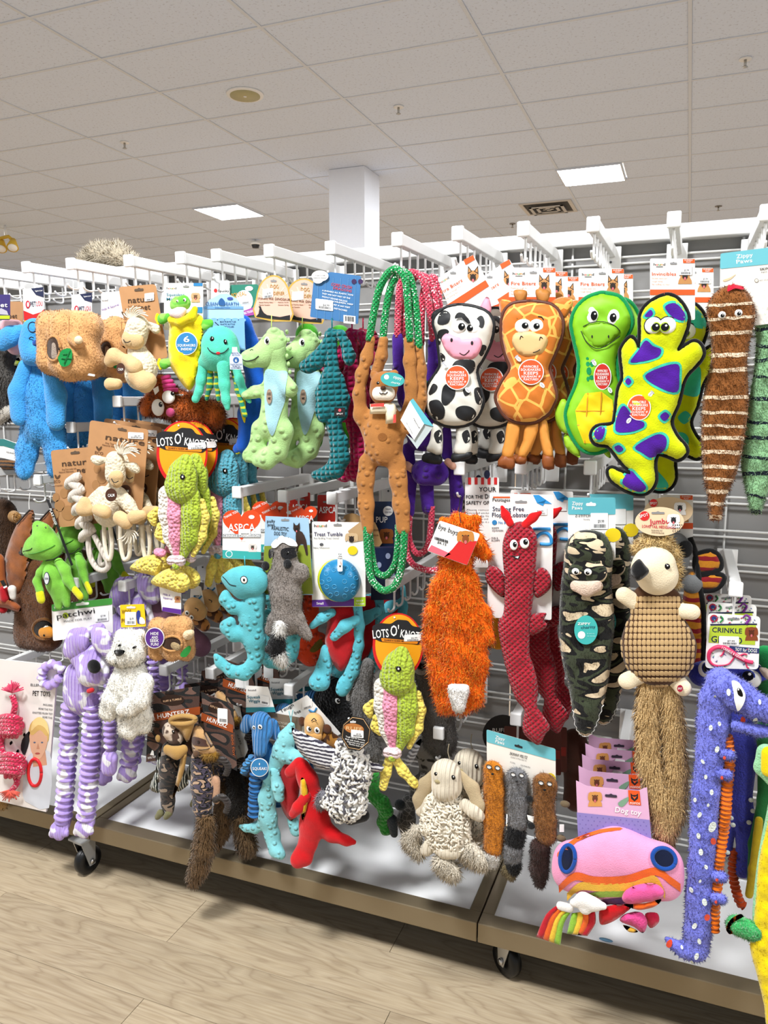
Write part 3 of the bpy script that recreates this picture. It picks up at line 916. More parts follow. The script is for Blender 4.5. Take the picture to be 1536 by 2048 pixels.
arm(-135, 549, 'top-row hook arm whose bar alone enters at the left edge', tilt=1.6)
arm(1535, 424, 'top-row hook arm at the right edge over the striped weasels', tilt=1.6)
LOWARMS = [(232, 803, 'white hook arm right of the blue dog, above the kraft cards'), (357, 800, 'white hook arm in front of the orange furry monster'), (139, 855, 'white hook arm behind the kraft goat card'), (72, 960, 'white hook arm at the feet of the blue dog'), (-20, 945, 'white hook arm cut by the left edge below the blue dog'), (472, 985, 'white hook arm above the heart-shaped animal charity card'), (564, 993, 'white hook arm above the photo card of the brown dog'), (662, 997, 'white hook arm left of the hanging bear legs'), (918, 937, 'white hook arm between purple monkey and orange fox'), (1041, 935, 'white hook arm above the red lobster'), (1180, 936, 'white hook arm above the camouflage pelt'), (1319, 955, 'white hook arm above the long-tailed hedgehog'),
 (148, 1166, 'white hook arm above the purple dog card'), (243, 1173, 'white hook arm above the yellow card of the polar bear'), (-30, 1345, 'white hook arm cut by the left edge above the pink rope'), (325, 1342, 'white hook arm under the small log burrow'), (418, 1348, 'white hook arm under the turquoise chameleon tail, left'), (478, 1366, 'white hook arm under the turquoise chameleon tail, right'), (576, 1381, 'white hook arm above the upside-down monkey card'), (701, 1392, 'white hook arm left of the lower green fish'), (876, 1468, 'white hook arm under the orange fox'), (1031, 1440, 'white hook arm behind the lobster tail'), (780, 1172, 'white hook arm behind the green rope loop'), (1472, 1180, 'white hook arm above the crinkle gecko cards'), (1233, 1563, 'white hook arm above the pink dog toy cards')]
for x, y, l in LOWARMS: arm(x, y, l)
# ================================================================ toys, top row, right half
PAP = M('#f4f2ee', 'paper'); ORG = M('#ec5a22', 'paper'); REDP = M('#d42a2a', 'paper'); BLK = M('#151517', 'plush', v=0.05)
TQ = M('#5fb6c4', 'paper'); NAVY = M('#1d2547', 'paper'); KRAFT = M('#b98a5e', 'paper', v=0.5); BRWN = M('#5b3a22', 'flat')
TAN = M('#c99b62', 'paper'); DKB = M('#2a211c', 'paper'); CREAM = M('#efe3cf', 'paper'); PINKT = M('#d8505c', 'paper'); GOLD = M('#e0a02e', 'paper')
GRN = M('#3c9a45', 'paper'); PURP = M('#5a2d91', 'paper'); YEL = M('#f0d21e', 'paper'); SKY = M('#a7cdea', 'paper'); BLUEP = M('#2f7fb8', 'paper')

def shepherd(t, x, y, r, d=1.0, parent=None, c='#c08a52', dark='#31261f', up=True, chest=True, tongue=True):
    """printed picture of a dog's head"""
    m = M(c, 'paper'); k = M(dark, 'paper')
    P = [(-.75, .1), (-.55, -.45), (-.2, -.6), (.2, -.6), (.55, -.45), (.75, .1), (.55, .55), (.25, .8), (-.25, .8), (-.55, .55)]
    if chest: t.card('printed_chest', M(c, 'paper', v=.4), [(x - .5 * r, y + .2 * r), (x + .5 * r, y + .2 * r), (x + .95 * r, y + 1.0 * r), (x + r, y + 1.5 * r), (x - r, y + 1.5 * r), (x - .9 * r, y + 1.0 * r)], d - .1, .1, parent=parent)
    o = t.card('dog_picture', m, [(x + a * r, y + b * r) for a, b in P], d, 0.15, 3, parent=parent)
    if up:
        for sg in (-1, 1):
            t.card('printed_ear', k, [(x + sg * .72 * r, y - .1 * r), (x + sg * .66 * r, y - 1.25 * r), (x + sg * .12 * r, y - .5 * r)], d + .2, 0.1, parent=parent)
            t.card('printed_ear', m, [(x + sg * .62 * r, y - .3 * r), (x + sg * .6 * r, y - 1.0 * r), (x + sg * .28 * r, y - .5 * r)], d + .3, 0.1, parent=parent)
    else:
        for sg in (-1, 1):
            t.card('printed_ear', M(c, 'paper', v=0.3) if c != '#c08a52' else k, [(x + sg * .4 * r, y - .5 * r), (x + sg * .9 * r, y - .4 * r), (x + sg * 1.0 * r, y + .5 * r), (x + sg * .7 * r, y + .6 * r)], d + .2, 0.1, 3, parent=parent)
    t.card('printed_muzzle', k, [(x + a * r, y + b * r) for a, b in ((-.33, .1), (0, -.15), (.33, .1), (.36, .6), (0, .85), (-.36, .6))], d + .35, 0.1, 3, parent=parent)
    if tongue: t.card('printed_tongue', M('#d06a70', 'paper'), ell(x, y + .72 * r, .16 * r, .22 * r, 12), d + .5, 0.1, parent=parent)
    for sg in (-1, 1): t.card('printed_eye', INK, ell(x + sg * .33 * r, y - .05 * r, .09 * r, .08 * r, 8), d + .5, 0.1, parent=parent)
    return o

def slot(t, x, y, w_, h=2.6, parent=None, d=0.9, c='#8b8b8b', sl=0.0):
    t.card('hang_slot', M(c, 'flat'), rnd([(x - w_, y - h - sl * w_), (x - w_ * .3, y - h - sl * w_ * .3), (x, y - h * 2), (x + w_ * .3, y - h + sl * w_ * .3), (x + w_, y - h + sl * w_), (x + w_, y + h + sl * w_), (x - w_, y + h - sl * w_)], h * .9), d, 0.15, parent=parent)

def hound(t, x0, y0, x1, y1, title, subs, yb, d=-22, th_=1.0, xd=None, tcol=None):
    """white header card with an orange band and a printed shepherd"""
    W_ = x1 - x0; q = W_ / 90
    c = t.rect('header_card', PAP, x0, y0, x1, y1, d, r=4)
    t.rect('band', ORG, x0, yb, x1, yb + 11 * q, d + .8, parent=c, th=.1)
    t.card('corner_flag', ORG, [(x1 - 24 * q, y0 + 1), (x1 - .5, y0 + 1), (x1 - .5, y0 + 9 * q), (x1 - 24 * q, y0 + 9 * q)], d + .9, .1, parent=c)
    t.text(WHITE, [('DURABLE', x1 - 21 * q, y0 + 4.4 * q, x1 - 5 * q, 2.4 * q), ('PLAY', x1 - 17 * q, y0 + 8 * q, x1 - 8 * q, 2.4 * q)], d + 1.1, parent=c)
    for i, (ch, cc) in enumerate(zip('hound', ('#333', '#d84a2a', '#3c9a45', '#d88a2a', '#333'))):
        t.text(M(cc, 'flat'), [(ch, x0 + (7 + i * 4.8) * q, y0 + 14 * q, x0 + (11.2 + i * 4.8) * q, 5.2 * q)], d + .9, parent=c)
    t.rect('underline', INK, x0 + 12 * q, y0 + 16 * q, x0 + 26 * q, y0 + 17 * q, d + .8, parent=c, th=.1)
    slot(t, x0 + 47 * q, y0 + 10 * q, 7 * q, 2 * q, c, d + .9)
    shepherd(t, (xd or x1 - 22 * q), y0 + 30 * q, 14 * q, d + .8, c)
    t.text(ORG, [(title, x0 + 4 * q, y0 + 34 * q, x0 + 52 * q, 7 * q)], d + .9, parent=c)
    t.text(M('#e58a62', 'flat'), [(a, x0 + 4 * q, y0 + (41 + 6 * i) * q, x0 + (4 + 1.75 * len(a)) * q, 3.2 * q) for i, a in enumerate(subs)], d + .9, parent=c, bold=0)
    return c

def invtag(t, x, y, rx, ry, d, nail=-1, c='#e4572a'):
    e = t.card('hang_tag', WHITE, ell(x, y, rx + 1.8, ry + 1.8, 28), d, .6)
    t.card('tag_face', M(c, 'paper'), ell(x, y, rx, ry, 28), d + .3, .2, parent=e)
    NA = M('#b9b9bf', 'paper')
    for (a, b, w0) in ((nail * .95, -1.0, 1), (-nail * .85, 1.0, 0)):
        px, py = x + a * rx * .9, y + b * ry * .9; qx, qy = x + a * rx * 1.28, y + b * ry * 1.28
        t.card('printed_nail', WHITE, ell((px + qx) / 2, (py + qy) / 2, 6.5, 4, 10, math.atan2(qy - py, qx - px)), d + .1, .5, parent=e)
        t.card('printed_nail', NA, ell((px + qx) / 2, (py + qy) / 2, 5.2, 1.6, 10, math.atan2(qy - py, qx - px)), d + .3, .2, parent=e)
        if w0: t.card('printed_nail', NA, ell(qx, qy, 1.8, 5, 10, math.atan2(qy - py, qx - px)), d + .35, .2, parent=e)
    u = ry / 25
    t.text(WHITE, [('INVINCIBLE', x - rx * .62, y - 9 * u, x + rx * .62, 5 * u), ('SQUEAKERS', x - rx * .85, y - 2.5 * u, x + rx * .8, 5 * u), ('KEEPS', x - rx * .6, y + 5.5 * u, x + rx * .6, 6.5 * u), ("SQUEAKIN' IF", x - rx * .8, y + 11.5 * u, x + rx * .8, 4.4 * u), ('PUNCTURED!', x - rx * .62, y + 17.5 * u, x + rx * .62, 4.6 * u)], d + .8, parent=e)
    return e

# ---- cow
def cow():
    t = T('plush_cow', 'front black and white spotted cow toy with a pink muzzle, its card tilted', 'dog toy', 915, 560, 1.625, 'flat squeaky animals of the top row')
    SAT = M('#dcdad0', 'satin'); BK = M('#17181b', 'satin'); PK = M('#ee9fb4', 'satin')
    O = [(918, 610), (949, 614), (975, 625), (987, 648), (982, 682), (967, 716), (954, 739), (957, 762), (963, 784), (966, 808), (949, 841), (918, 853), (884, 849), (858, 828), (849, 805), (856, 771), (876, 740), (880, 724), (874, 674), (867, 640), (889, 617)]
    for nm, P, cc in (('ear', [(958, 622), (964, 606), (972, 594), (979, 598), (983, 620), (975, 632)], PK), ('ear', [(872, 640), (862, 636), (868, 622), (884, 616), (892, 622)], BK)): t.pil(nm, cc, P, 4, 5, d=-3)
    b = t.pil('body', SAT, O, 20, 30, g=6, fold=1.2)
    t.tube('piping', BK, O, 4.2, closed=True, sm=4, d=0)
    for P in ([(882, 624), (893, 622), (901, 630), (897, 645), (884, 650), (875, 645)], [(960, 632), (966, 634), (969, 645), (965, 656), (957, 652), (953, 640)], [(876, 664), (890, 658), (898, 664), (886, 676), (878, 690)], [(881, 706), (890, 712), (889, 722), (884, 724)], [(912, 722), (930, 719), (948, 722), (949, 738), (938, 748), (920, 738), (905, 734)], [(964, 690), (973, 694), (964, 712), (958, 706)], [(886, 775), (893, 768), (906, 770), (911, 785), (905, 800), (892, 811), (884, 806), (883, 790)], [(858, 785), (866, 768), (875, 772), (872, 782), (861, 790)], [(858, 808), (867, 800), (880, 802), (890, 820), (885, 838), (868, 836)], [(912, 818), (922, 812), (936, 812), (948, 818), (952, 830), (938, 842), (920, 838), (912, 830)], [(926, 780), (932, 778), (940, 780), (939, 788), (930, 792)], [(948, 780), (958, 775), (963, 790), (962, 808), (952, 805)]):
        t.dec('spot', BK, P, b)
    t.pil('muzzle', PK, [(883, 683), (892, 667), (910, 670), (928, 675), (955, 673), (964, 687), (955, 711), (934, 721), (902, 713)], 5, 8, d=19)
    for x, y in ((903, 680), (944, 686)): t.ball('nostril', INK, x, y, 2.6, 4, 1, 24.5)
    t.tube('smile', INK, [(919, 706, 24.5), (928, 710, 24.5), (937, 703, 24.5), (938, 700, 24.5)], .9, n=5)
    t.eye(919, 650, 17, None, 4, 3, .42, d=18); t.eye(946, 653, 16, None, -6, 3, .42, d=18)
    t.dec('brow', BK, [(911, 638), (918, 628), (930, 631), (942, 644), (938, 647), (925, 636)], b, eps=7)
    for P, H in (([(866, 846), (882, 850), (886, 880), (882, 915), (868, 908), (853, 900), (860, 880)], [(847, 908), (866, 906), (884, 914), (880, 929), (846, 923)]), ([(914, 852), (938, 850), (942, 905), (908, 908), (912, 880)], [(906, 906), (942, 903), (942, 915), (924, 922), (904, 924)])):
        l = t.pil('leg', SAT, P, 5, 5, d=-4, sm=3)
        t.pil('hoof', BK, H, 6, 6, d=-4, sm=3, parent=l)
        x, y = P[1]; t.dec('spot', BK, [(x - 14, y + 18), (x - 2, y + 10), (x + 2, y + 30), (x - 8, y + 36)], l)
    q = 1.0
    c = t.card('header_card', PAP, rnd([(875, 557), (946, 509), (999, 607), (908, 640)], 4), -24)
    t.card('band', ORG, [(892, 611), (971, 560), (978, 572), (918, 612)], -23.2, .1, parent=c)
    t.card('corner_flag', ORG, [(927, 520), (946, 510), (950, 519), (931, 530)], -23, .1, parent=c)
    t.text(ORG, [('Fire Biterz', 884, 588, 926, 7, 562)], -23, parent=c)
    t.text(M('#e58a62', 'flat'), [('Firehose tough for', 887, 595, 922, 3, 573), ('long-lasting fun', 890, 601, 916, 3, 585)], -23, parent=c, bold=0)
    for i, (ch, cc) in enumerate(zip('hound', ('#333', '#d84a2a', '#3c9a45', '#d88a2a', '#333'))): t.text(M(cc, 'flat'), [(ch, 879 + i * 4, 568 - i * 2.3, 882.5 + i * 4, 5, 566 - i * 2.3)], -23, parent=c)
    shepherd(t, 946, 550, 15, -23.2, c, chest=False)
    slot(t, 906, 546, 6, 2, c, -23)
    invtag(t, 914, 755, 23, 23, 24)
    dup(t, 'second cow toy behind the first, its printed card upright', 0.062, 0.065, -0.003, rz=-0.1)
    dup(t, 'third cow toy, only half a muzzle and red tag showing beside the giraffe', 0.06, 0.2, 0.0)
cow()
# ---- giraffe
def giraffe():
    t = T('plush_giraffe', 'front orange giraffe toy with brown piping and yellow lines', 'dog toy', 1062, 560, 1.625, 'flat squeaky animals of the top row')
    G = M('#c8701e', 'cells', '#f0b655', v=0.05); BRN = M('#5a2f20', 'satin'); OR = M('#dd9340', 'satin'); TN = M('#e0bb82', 'satin')
    for P in ([(1027, 583), (1040, 579), (1054, 583), (1052, 600), (1046, 608), (1034, 606)], [(1071, 581), (1086, 578), (1100, 584), (1097, 600), (1088, 610), (1076, 604)]): t.pil('horn', M('#b97a36', 'satin'), P, 5, 6, d=-2)
    for P in ([(999, 602), (1010, 599), (1023, 604), (1018, 620), (1008, 632), (1000, 625)], [(1100, 607), (1121, 594), (1142, 597), (1146, 608), (1140, 622), (1129, 636), (1112, 625)]): t.pil('ear', G, P, 5, 6, d=-3)
    O = [(1061, 603), (1095, 607), (1116, 620), (1126, 648), (1121, 680), (1106, 716), (1099, 737), (1107, 765), (1113, 791), (1108, 808), (1095, 829), (1069, 844), (1038, 845), (1012, 834), (996, 810), (992, 790), (1004, 763), (1020, 737), (1012, 713), (1004, 680), (1003, 648), (1009, 622), (1027, 607)]
    b = t.pil('body', G, O, 20, 30, g=6, fold=1.2)
    t.tube('piping', BRN, O, 4.6, closed=True, sm=4)
    t.pil('muzzle', TN, [(1031, 666), (1061, 662), (1090, 667), (1096, 682), (1085, 706), (1061, 713), (1038, 708), (1024, 685)], 5, 8, d=19)
    for x, y in ((1043, 676), (1082, 678)): t.tube('nostril', INK, [(x - 3, y + 3, 24), (x - 1, y - 4, 24.5), (x + 3, y - 1, 24.5)], .8, n=5)
    t.tube('smile', INK, [(1066, 705, 24), (1074, 703, 24.5), (1080, 699, 24.5)], .8, n=5)
    t.eye(1046, 652, 17, None, 4, -1, .4, ry=15, d=18); t.eye(1073, 652, 15, None, 0, 0, .42, ry=14, d=18)
    for P in ([(1034, 638), (1040, 633), (1046, 634)], [(1076, 633), (1083, 634), (1087, 640)]): t.tube('brow', INK, [(x, y, 20) for x, y in P], 1, n=5)
    for P, H in (([(1016, 842), (1041, 847), (1026, 914), (1003, 912), (1010, 880)], [(1003, 911), (1027, 914), (1031, 925), (1024, 939), (995, 932)]), ([(1052, 848), (1077, 845), (1070, 880), (1052, 915), (1035, 912), (1046, 880)], [(1035, 912), (1053, 914), (1050, 928), (1031, 927)]), ([(1078, 843), (1094, 842), (1100, 880), (1107, 912), (1086, 910)], [(1086, 909), (1107, 911), (1108, 938), (1086, 936)])):
        l = t.pil('leg', OR, P, 4, 4, d=-4, sm=2); t.pil('hoof', M('#8a4a1e', 'satin'), H, 5, 5, d=-4, sm=2, parent=l)
    hound(t, 1018, 535, 1111, 660, 'Fire Biterz', ('Firehose tough for', 'long-lasting fun', 'No stuffing, no mess'), 594)
    invtag(t, 1062, 744, 24, 24, 23)
    dup(t, 'second giraffe toy, its brown edge showing right of the first', 0.016, 0.06, 0.0)
    dup(t, 'third giraffe toy, rearmost and darkest of the three', 0.03, 0.14, 0.0)
giraffe()
# ---- turtle
def turtle():
    t = T('plush_turtle', 'front lime turtle toy with a yellow belly and green piping', 'dog toy', 1200, 560, 1.625, 'flat squeaky animals of the top row')
    LIME = M('#86c81e', 'satin'); GN = M('#0f8a4e', 'plush'); LT = M('#9acb2a', 'satin'); YL = M('#f2d80c', 'satin')
    for P in ([(1130, 798), (1118, 805), (1110, 825), (1114, 850), (1128, 866), (1140, 862), (1146, 830)], [(1131, 868), (1128, 885), (1137, 902), (1158, 915), (1160, 905), (1155, 890)], [(1215, 892), (1222, 915), (1212, 912), (1205, 900)]): t.pil('flipper', LT, P, 5, 6, d=-4)
    O = [(1211, 587), (1240, 595), (1258, 621), (1264, 647), (1253, 673), (1236, 707), (1234, 739), (1240, 770), (1247, 800), (1246, 840), (1235, 880), (1217, 897), (1188, 906), (1162, 897), (1141, 866), (1132, 832), (1138, 805), (1151, 774), (1157, 748), (1158, 722), (1149, 682), (1143, 648), (1151, 620), (1171, 598), (1195, 588)]
    b = t.pil('body', LIME, O, 20, 30, g=6, fold=1.4)
    t.tube('piping', GN, O, 5.4, closed=True, sm=4)
    bl = t.dec('belly', YL, [(1171, 787), (1203, 783), (1225, 800), (1228, 830), (1222, 865), (1200, 888), (1168, 886), (1156, 855), (1151, 821)], b, eps=1.2, sm=0)
    for a, c in (((1176, 786), (1170, 886)), ((1203, 784), (1198, 888)), ((1152, 822), (1228, 823)), ((1155, 850), (1224, 852))):
        t.dec('belly_line', M('#d8901e', 'satin'), [(a[0] - .9, a[1] - .9), (a[0] + .9, a[1] + .9), (c[0] + .9, c[1] + .9), (c[0] - .9, c[1] - .9)], b, eps=2, sm=0, parent=bl)
    t.pil('snout', M('#7fb81c', 'satin'), [(1164, 662), (1176, 648), (1204, 643), (1228, 650), (1241, 664), (1225, 682), (1205, 695), (1193, 697), (1178, 688)], 5, 9, d=18)
    t.tube('smile', INK, [(1162, 662, 20), (1173, 684, 22), (1193, 697, 22), (1215, 690, 22), (1240, 672, 19)], .9, n=5)
    t.tube('snout_line', INK, [(1166, 653, 20), (1185, 645, 22), (1210, 644, 22), (1230, 652, 21), (1240, 662, 19)], .8, n=5)
    for x in (1184, 1217): t.ball('nostril', INK, x, 673, 1.4, 3, .6, 24)
    t.eye(1185, 630, 12, None, 3, 1, .55, ry=17, d=18); t.eye(1227, 635, 12, None, -1, 0, .55, ry=16, d=18)
    for x, y, a, c in ((1175, 717, 3, 3), (1176, 728, 4, 5), (1184, 728, 4, 6), (1178, 742, 5, 8), (1183, 755, 5, 5), (1176, 758, 3, 5)): t.dec('spot', GN, ell(x, y, a, c, 8), b, sm=0)
    hound(t, 1157, 537, 1248, 650, 'Fire Biterz', ('Durable seams and', 'tough biting'), 594)
    invtag(t, 1205, 753, 16, 25, 22, c='#c92b20')
    dup(t, 'second turtle toy, a green edge behind the first', 0.012, 0.08, 0.0)
turtle()
# ---- spotted lizard
def lizard():
    t = T('plush_lizard', 'front yellow lizard toy with purple spots and black piping', 'dog toy', 1330, 560, 1.585, 'flat squeaky animals of the top row')
    YM = M('#c9d300', 'plush', s=.8); PU = M('#4a1590', 'plush'); TE = M('#3bbfa0', 'plush'); BK = M('#0d0d10', 'plush', v=.03)
    O = [(1329, 590), (1352, 595), (1370, 616), (1377, 642), (1366, 680), (1356, 700), (1372, 690), (1388, 682), (1402, 690), (1407, 707), (1398, 725), (1376, 748), (1366, 768), (1357, 806), (1343, 842), (1353, 870), (1372, 893), (1372, 909), (1356, 920), (1334, 912), (1316, 909), (1310, 928), (1312, 960), (1302, 980), (1282, 989), (1253, 982), (1225, 964), (1215, 944), (1224, 935), (1245, 944), (1262, 946), (1242, 925), (1225, 903), (1213, 892), (1191, 888), (1182, 871), (1193, 853), (1222, 848), (1229, 838), (1236, 780), (1245, 755), (1241, 715), (1243, 695), (1260, 674), (1272, 683), (1278, 697), (1280, 660), (1281, 629), (1297, 606)]
    b = t.pil('body', YM, O, 18, 26, g=6, fold=1.2)
    t.tube('piping', BK, O, 5, closed=True, sm=4)
    for P in ([(1330, 614), (1350, 607), (1368, 626), (1367, 641), (1346, 635)], [(1290, 632), (1301, 620), (1306, 627), (1300, 634)], [(1261, 724), (1278, 700), (1292, 681), (1306, 692), (1322, 699), (1316, 714), (1290, 722)], [(1290, 752), (1326, 733), (1356, 729), (1358, 755), (1353, 784), (1318, 775)], [(1251, 763), (1257, 756), (1263, 763), (1257, 770)], [(1231, 860), (1238, 824), (1250, 812), (1268, 836), (1288, 845), (1283, 857), (1253, 865)], [(1320, 833), (1330, 824), (1338, 832), (1329, 842)], [(1270, 895), (1290, 880), (1318, 868), (1333, 878), (1328, 900), (1303, 915), (1285, 906)], [(1229, 895), (1238, 890), (1247, 898), (1238, 904)], [(1245, 966), (1261, 941), (1276, 955), (1292, 974), (1277, 983)], [(1189, 866), (1200, 854), (1210, 858), (1205, 876), (1194, 878)]):
        c = np.mean(P, 0); big = [tuple(c + (np.array(p) - c) * (1 + 5 / np.linalg.norm(np.array(p) - c))) for p in P]
        e = t.dec('spot', TE, big, b, eps=.7); t.dec('spot_centre', PU, P, b, eps=1.3, parent=e)
    for x in (1306.5, 1335):
        t.ball('eye_rim', INK, x, 651, 18.5, 19, 3, 17)
        e = t.eye(x, 651, 16.5, None, (5 if x < 1320 else -5), 3, .48, iris=M('#a6c81e', 'flat'), d=18.5)
    hound(t, 1300, 517, 1390, 640, 'Invincibles', ('Durable seams and', 'tough biting', 'No stuffing, no mess'), 579, xd=1370)
    t.sticker(1357, 530, 1384, 550, '$5.99', d=-20)
    invtag(t, 1278, 815, 22, 24, 19, nail=1)
    dup(t, 'second lizard toy half hidden behind the first', 0.035, 0.1, -0.004)
lizard()
# ---- striped weasels without stuffing
def weasel(name, label, O, card, mat, stripe, bands, ex, furm, Y=1.62, nose=None):
    t = T(name, label, 'dog toy', O[0][0], 540, Y, 'long striped weasel toys')
    b = t.pil('body', mat, O, 15, 22, g=6, fold=1.5)
    P = cat(O, 4, True)
    for y, h, dy in bands:
        xs = []
        for q in (y, y + dy):
            r = []
            for a, c in zip(P, np.roll(P, -1, 0)):
                if (a[1] > q) != (c[1] > q): r.append(a[0] + (q - a[1]) / (c[1] - a[1]) * (c[0] - a[0]))
            xs.append((min(r), max(r)) if r else (ex[0][0] - 5, ex[0][0] + 5))
        n = 7
        up = [(xs[0][0] + 1 + (xs[1][1] - xs[0][0] - 2) * i / n, y + dy * i / n - h + random.uniform(-1, 1)) for i in range(n + 1)]
        dn = [(p_, q_ + 2 * h + random.uniform(-1, 1)) for p_, q_ in reversed(up)]
        st = t.dec('stripe', stripe, up + dn, b, eps=.8, sm=2)
    t.fur(b, furm, 4200, 8, 1.8, g=.35)
    for x, y in ex: t.eye(x, y, 7.5, b, 1, 1, .5, rz=4)
    if nose is not None: t.dec('red_tongue', M('#c01030', 'plush'), nose, b, eps=5)
    if card:
        c = t.card('header_card', M('#f1ece2', 'paper'), rnd([(1441, 507), (1600, 487), (1600, 640), (1438, 660)], 5), -12)
        t.card('band', M('#6cbcc8', 'paper'), rnd([(1441, 507), (1600, 487), (1600, 522), (1440, 538)], 4), -11.2, .1, parent=c)
        t.text(WHITE, [('Zippy', 1473, 517, 1506, 8, 513), ('Paws', 1473, 527.5, 1505, 8, 524)], -11, parent=c)
        t.text(INK, [('SKINNY PELTZ', 1520, 541, 1580, 5, 534)], -11, parent=c)
        t.text(GREY, [('NO STUFFING', 1523, 546, 1570, 3, 541)], -11, parent=c, bold=0)
        t.card('printed_ring', GREY, ell(1513, 561, 4, 4, 16), -11.1, .1, parent=c); t.card('printed_ring', CREAM, ell(1513, 561, 3.2, 3.2, 16), -10.9, .1, parent=c)
        t.text(GREY, [('NO STUFFING, NO MESS', 1519, 562, 1570, 2.4, 557)], -11, parent=c, bold=0)
        t.card('swash', M('#e8c9a0', 'paper'), [(1446, 560), (1460, 555), (1472, 548), (1462, 558), (1450, 563)], -11.1, .1, 3, parent=c)
    return t
weasel('plush_weasel', 'brown plush weasel with cream stripes and a red tongue on a teal header card', [(1461, 570), (1482, 574), (1500, 590), (1511, 628), (1502, 673), (1494, 725), (1497, 780), (1495, 832), (1485, 897), (1472, 949), (1449, 1001), (1443, 1038), (1431, 1041), (1419, 1038), (1416, 1001), (1407, 957), (1403, 905), (1403, 832), (1409, 778), (1421, 725), (1421, 673), (1413, 626), (1420, 598), (1440, 578)], True, M('#8d5628', 'fur'), M('#f0d9bb', 'fur'), [(612, 3, -5), (639, 3, -6), (668, 3.5, -4), (711, 4, -2), (742, 4, -4), (796, 3.5, -2), (824, 3, 3), (851, 3, 2), (876, 4, 1), (904, 4, 1), (932, 3.5, 3), (957, 3, 4), (983, 4, 0), (1007, 3.5, 1), (1034, 4, 0)], [(1444, 630), (1477, 626)], M('#935c2c', 'fur'), nose=[(1455, 585), (1460, 570), (1479, 571), (1484, 582), (1470, 579)])
weasel('plush_weasel', 'pale green plush weasel with black stripes at the right edge', [(1530, 563), (1560, 570), (1580, 600), (1582, 640), (1572, 700), (1576, 780), (1572, 840), (1560, 900), (1545, 960), (1528, 1005), (1520, 1027), (1503, 1025), (1496, 1000), (1487, 960), (1482, 930), (1486, 880), (1498, 800), (1508, 740), (1512, 680), (1506, 620), (1513, 585)], False, M('#8fbf8d', 'fur'), M('#16202c', 'fur'), [(600, 2.5, 6), (660, 3, -6), (690, 3, 8), (722, 3, -8), (752, 2.5, 6), (797, 4, 4), (842, 3, 10), (875, 4, 2), (912, 3, 8), (948, 4, -3), (988, 2.5, 8), (1022, 4, 3)], [(1522, 617), (1558, 620)], M('#9cc99a', 'fur'), Y=1.65, nose=[(1531, 580), (1533, 566), (1545, 566), (1548, 580)])
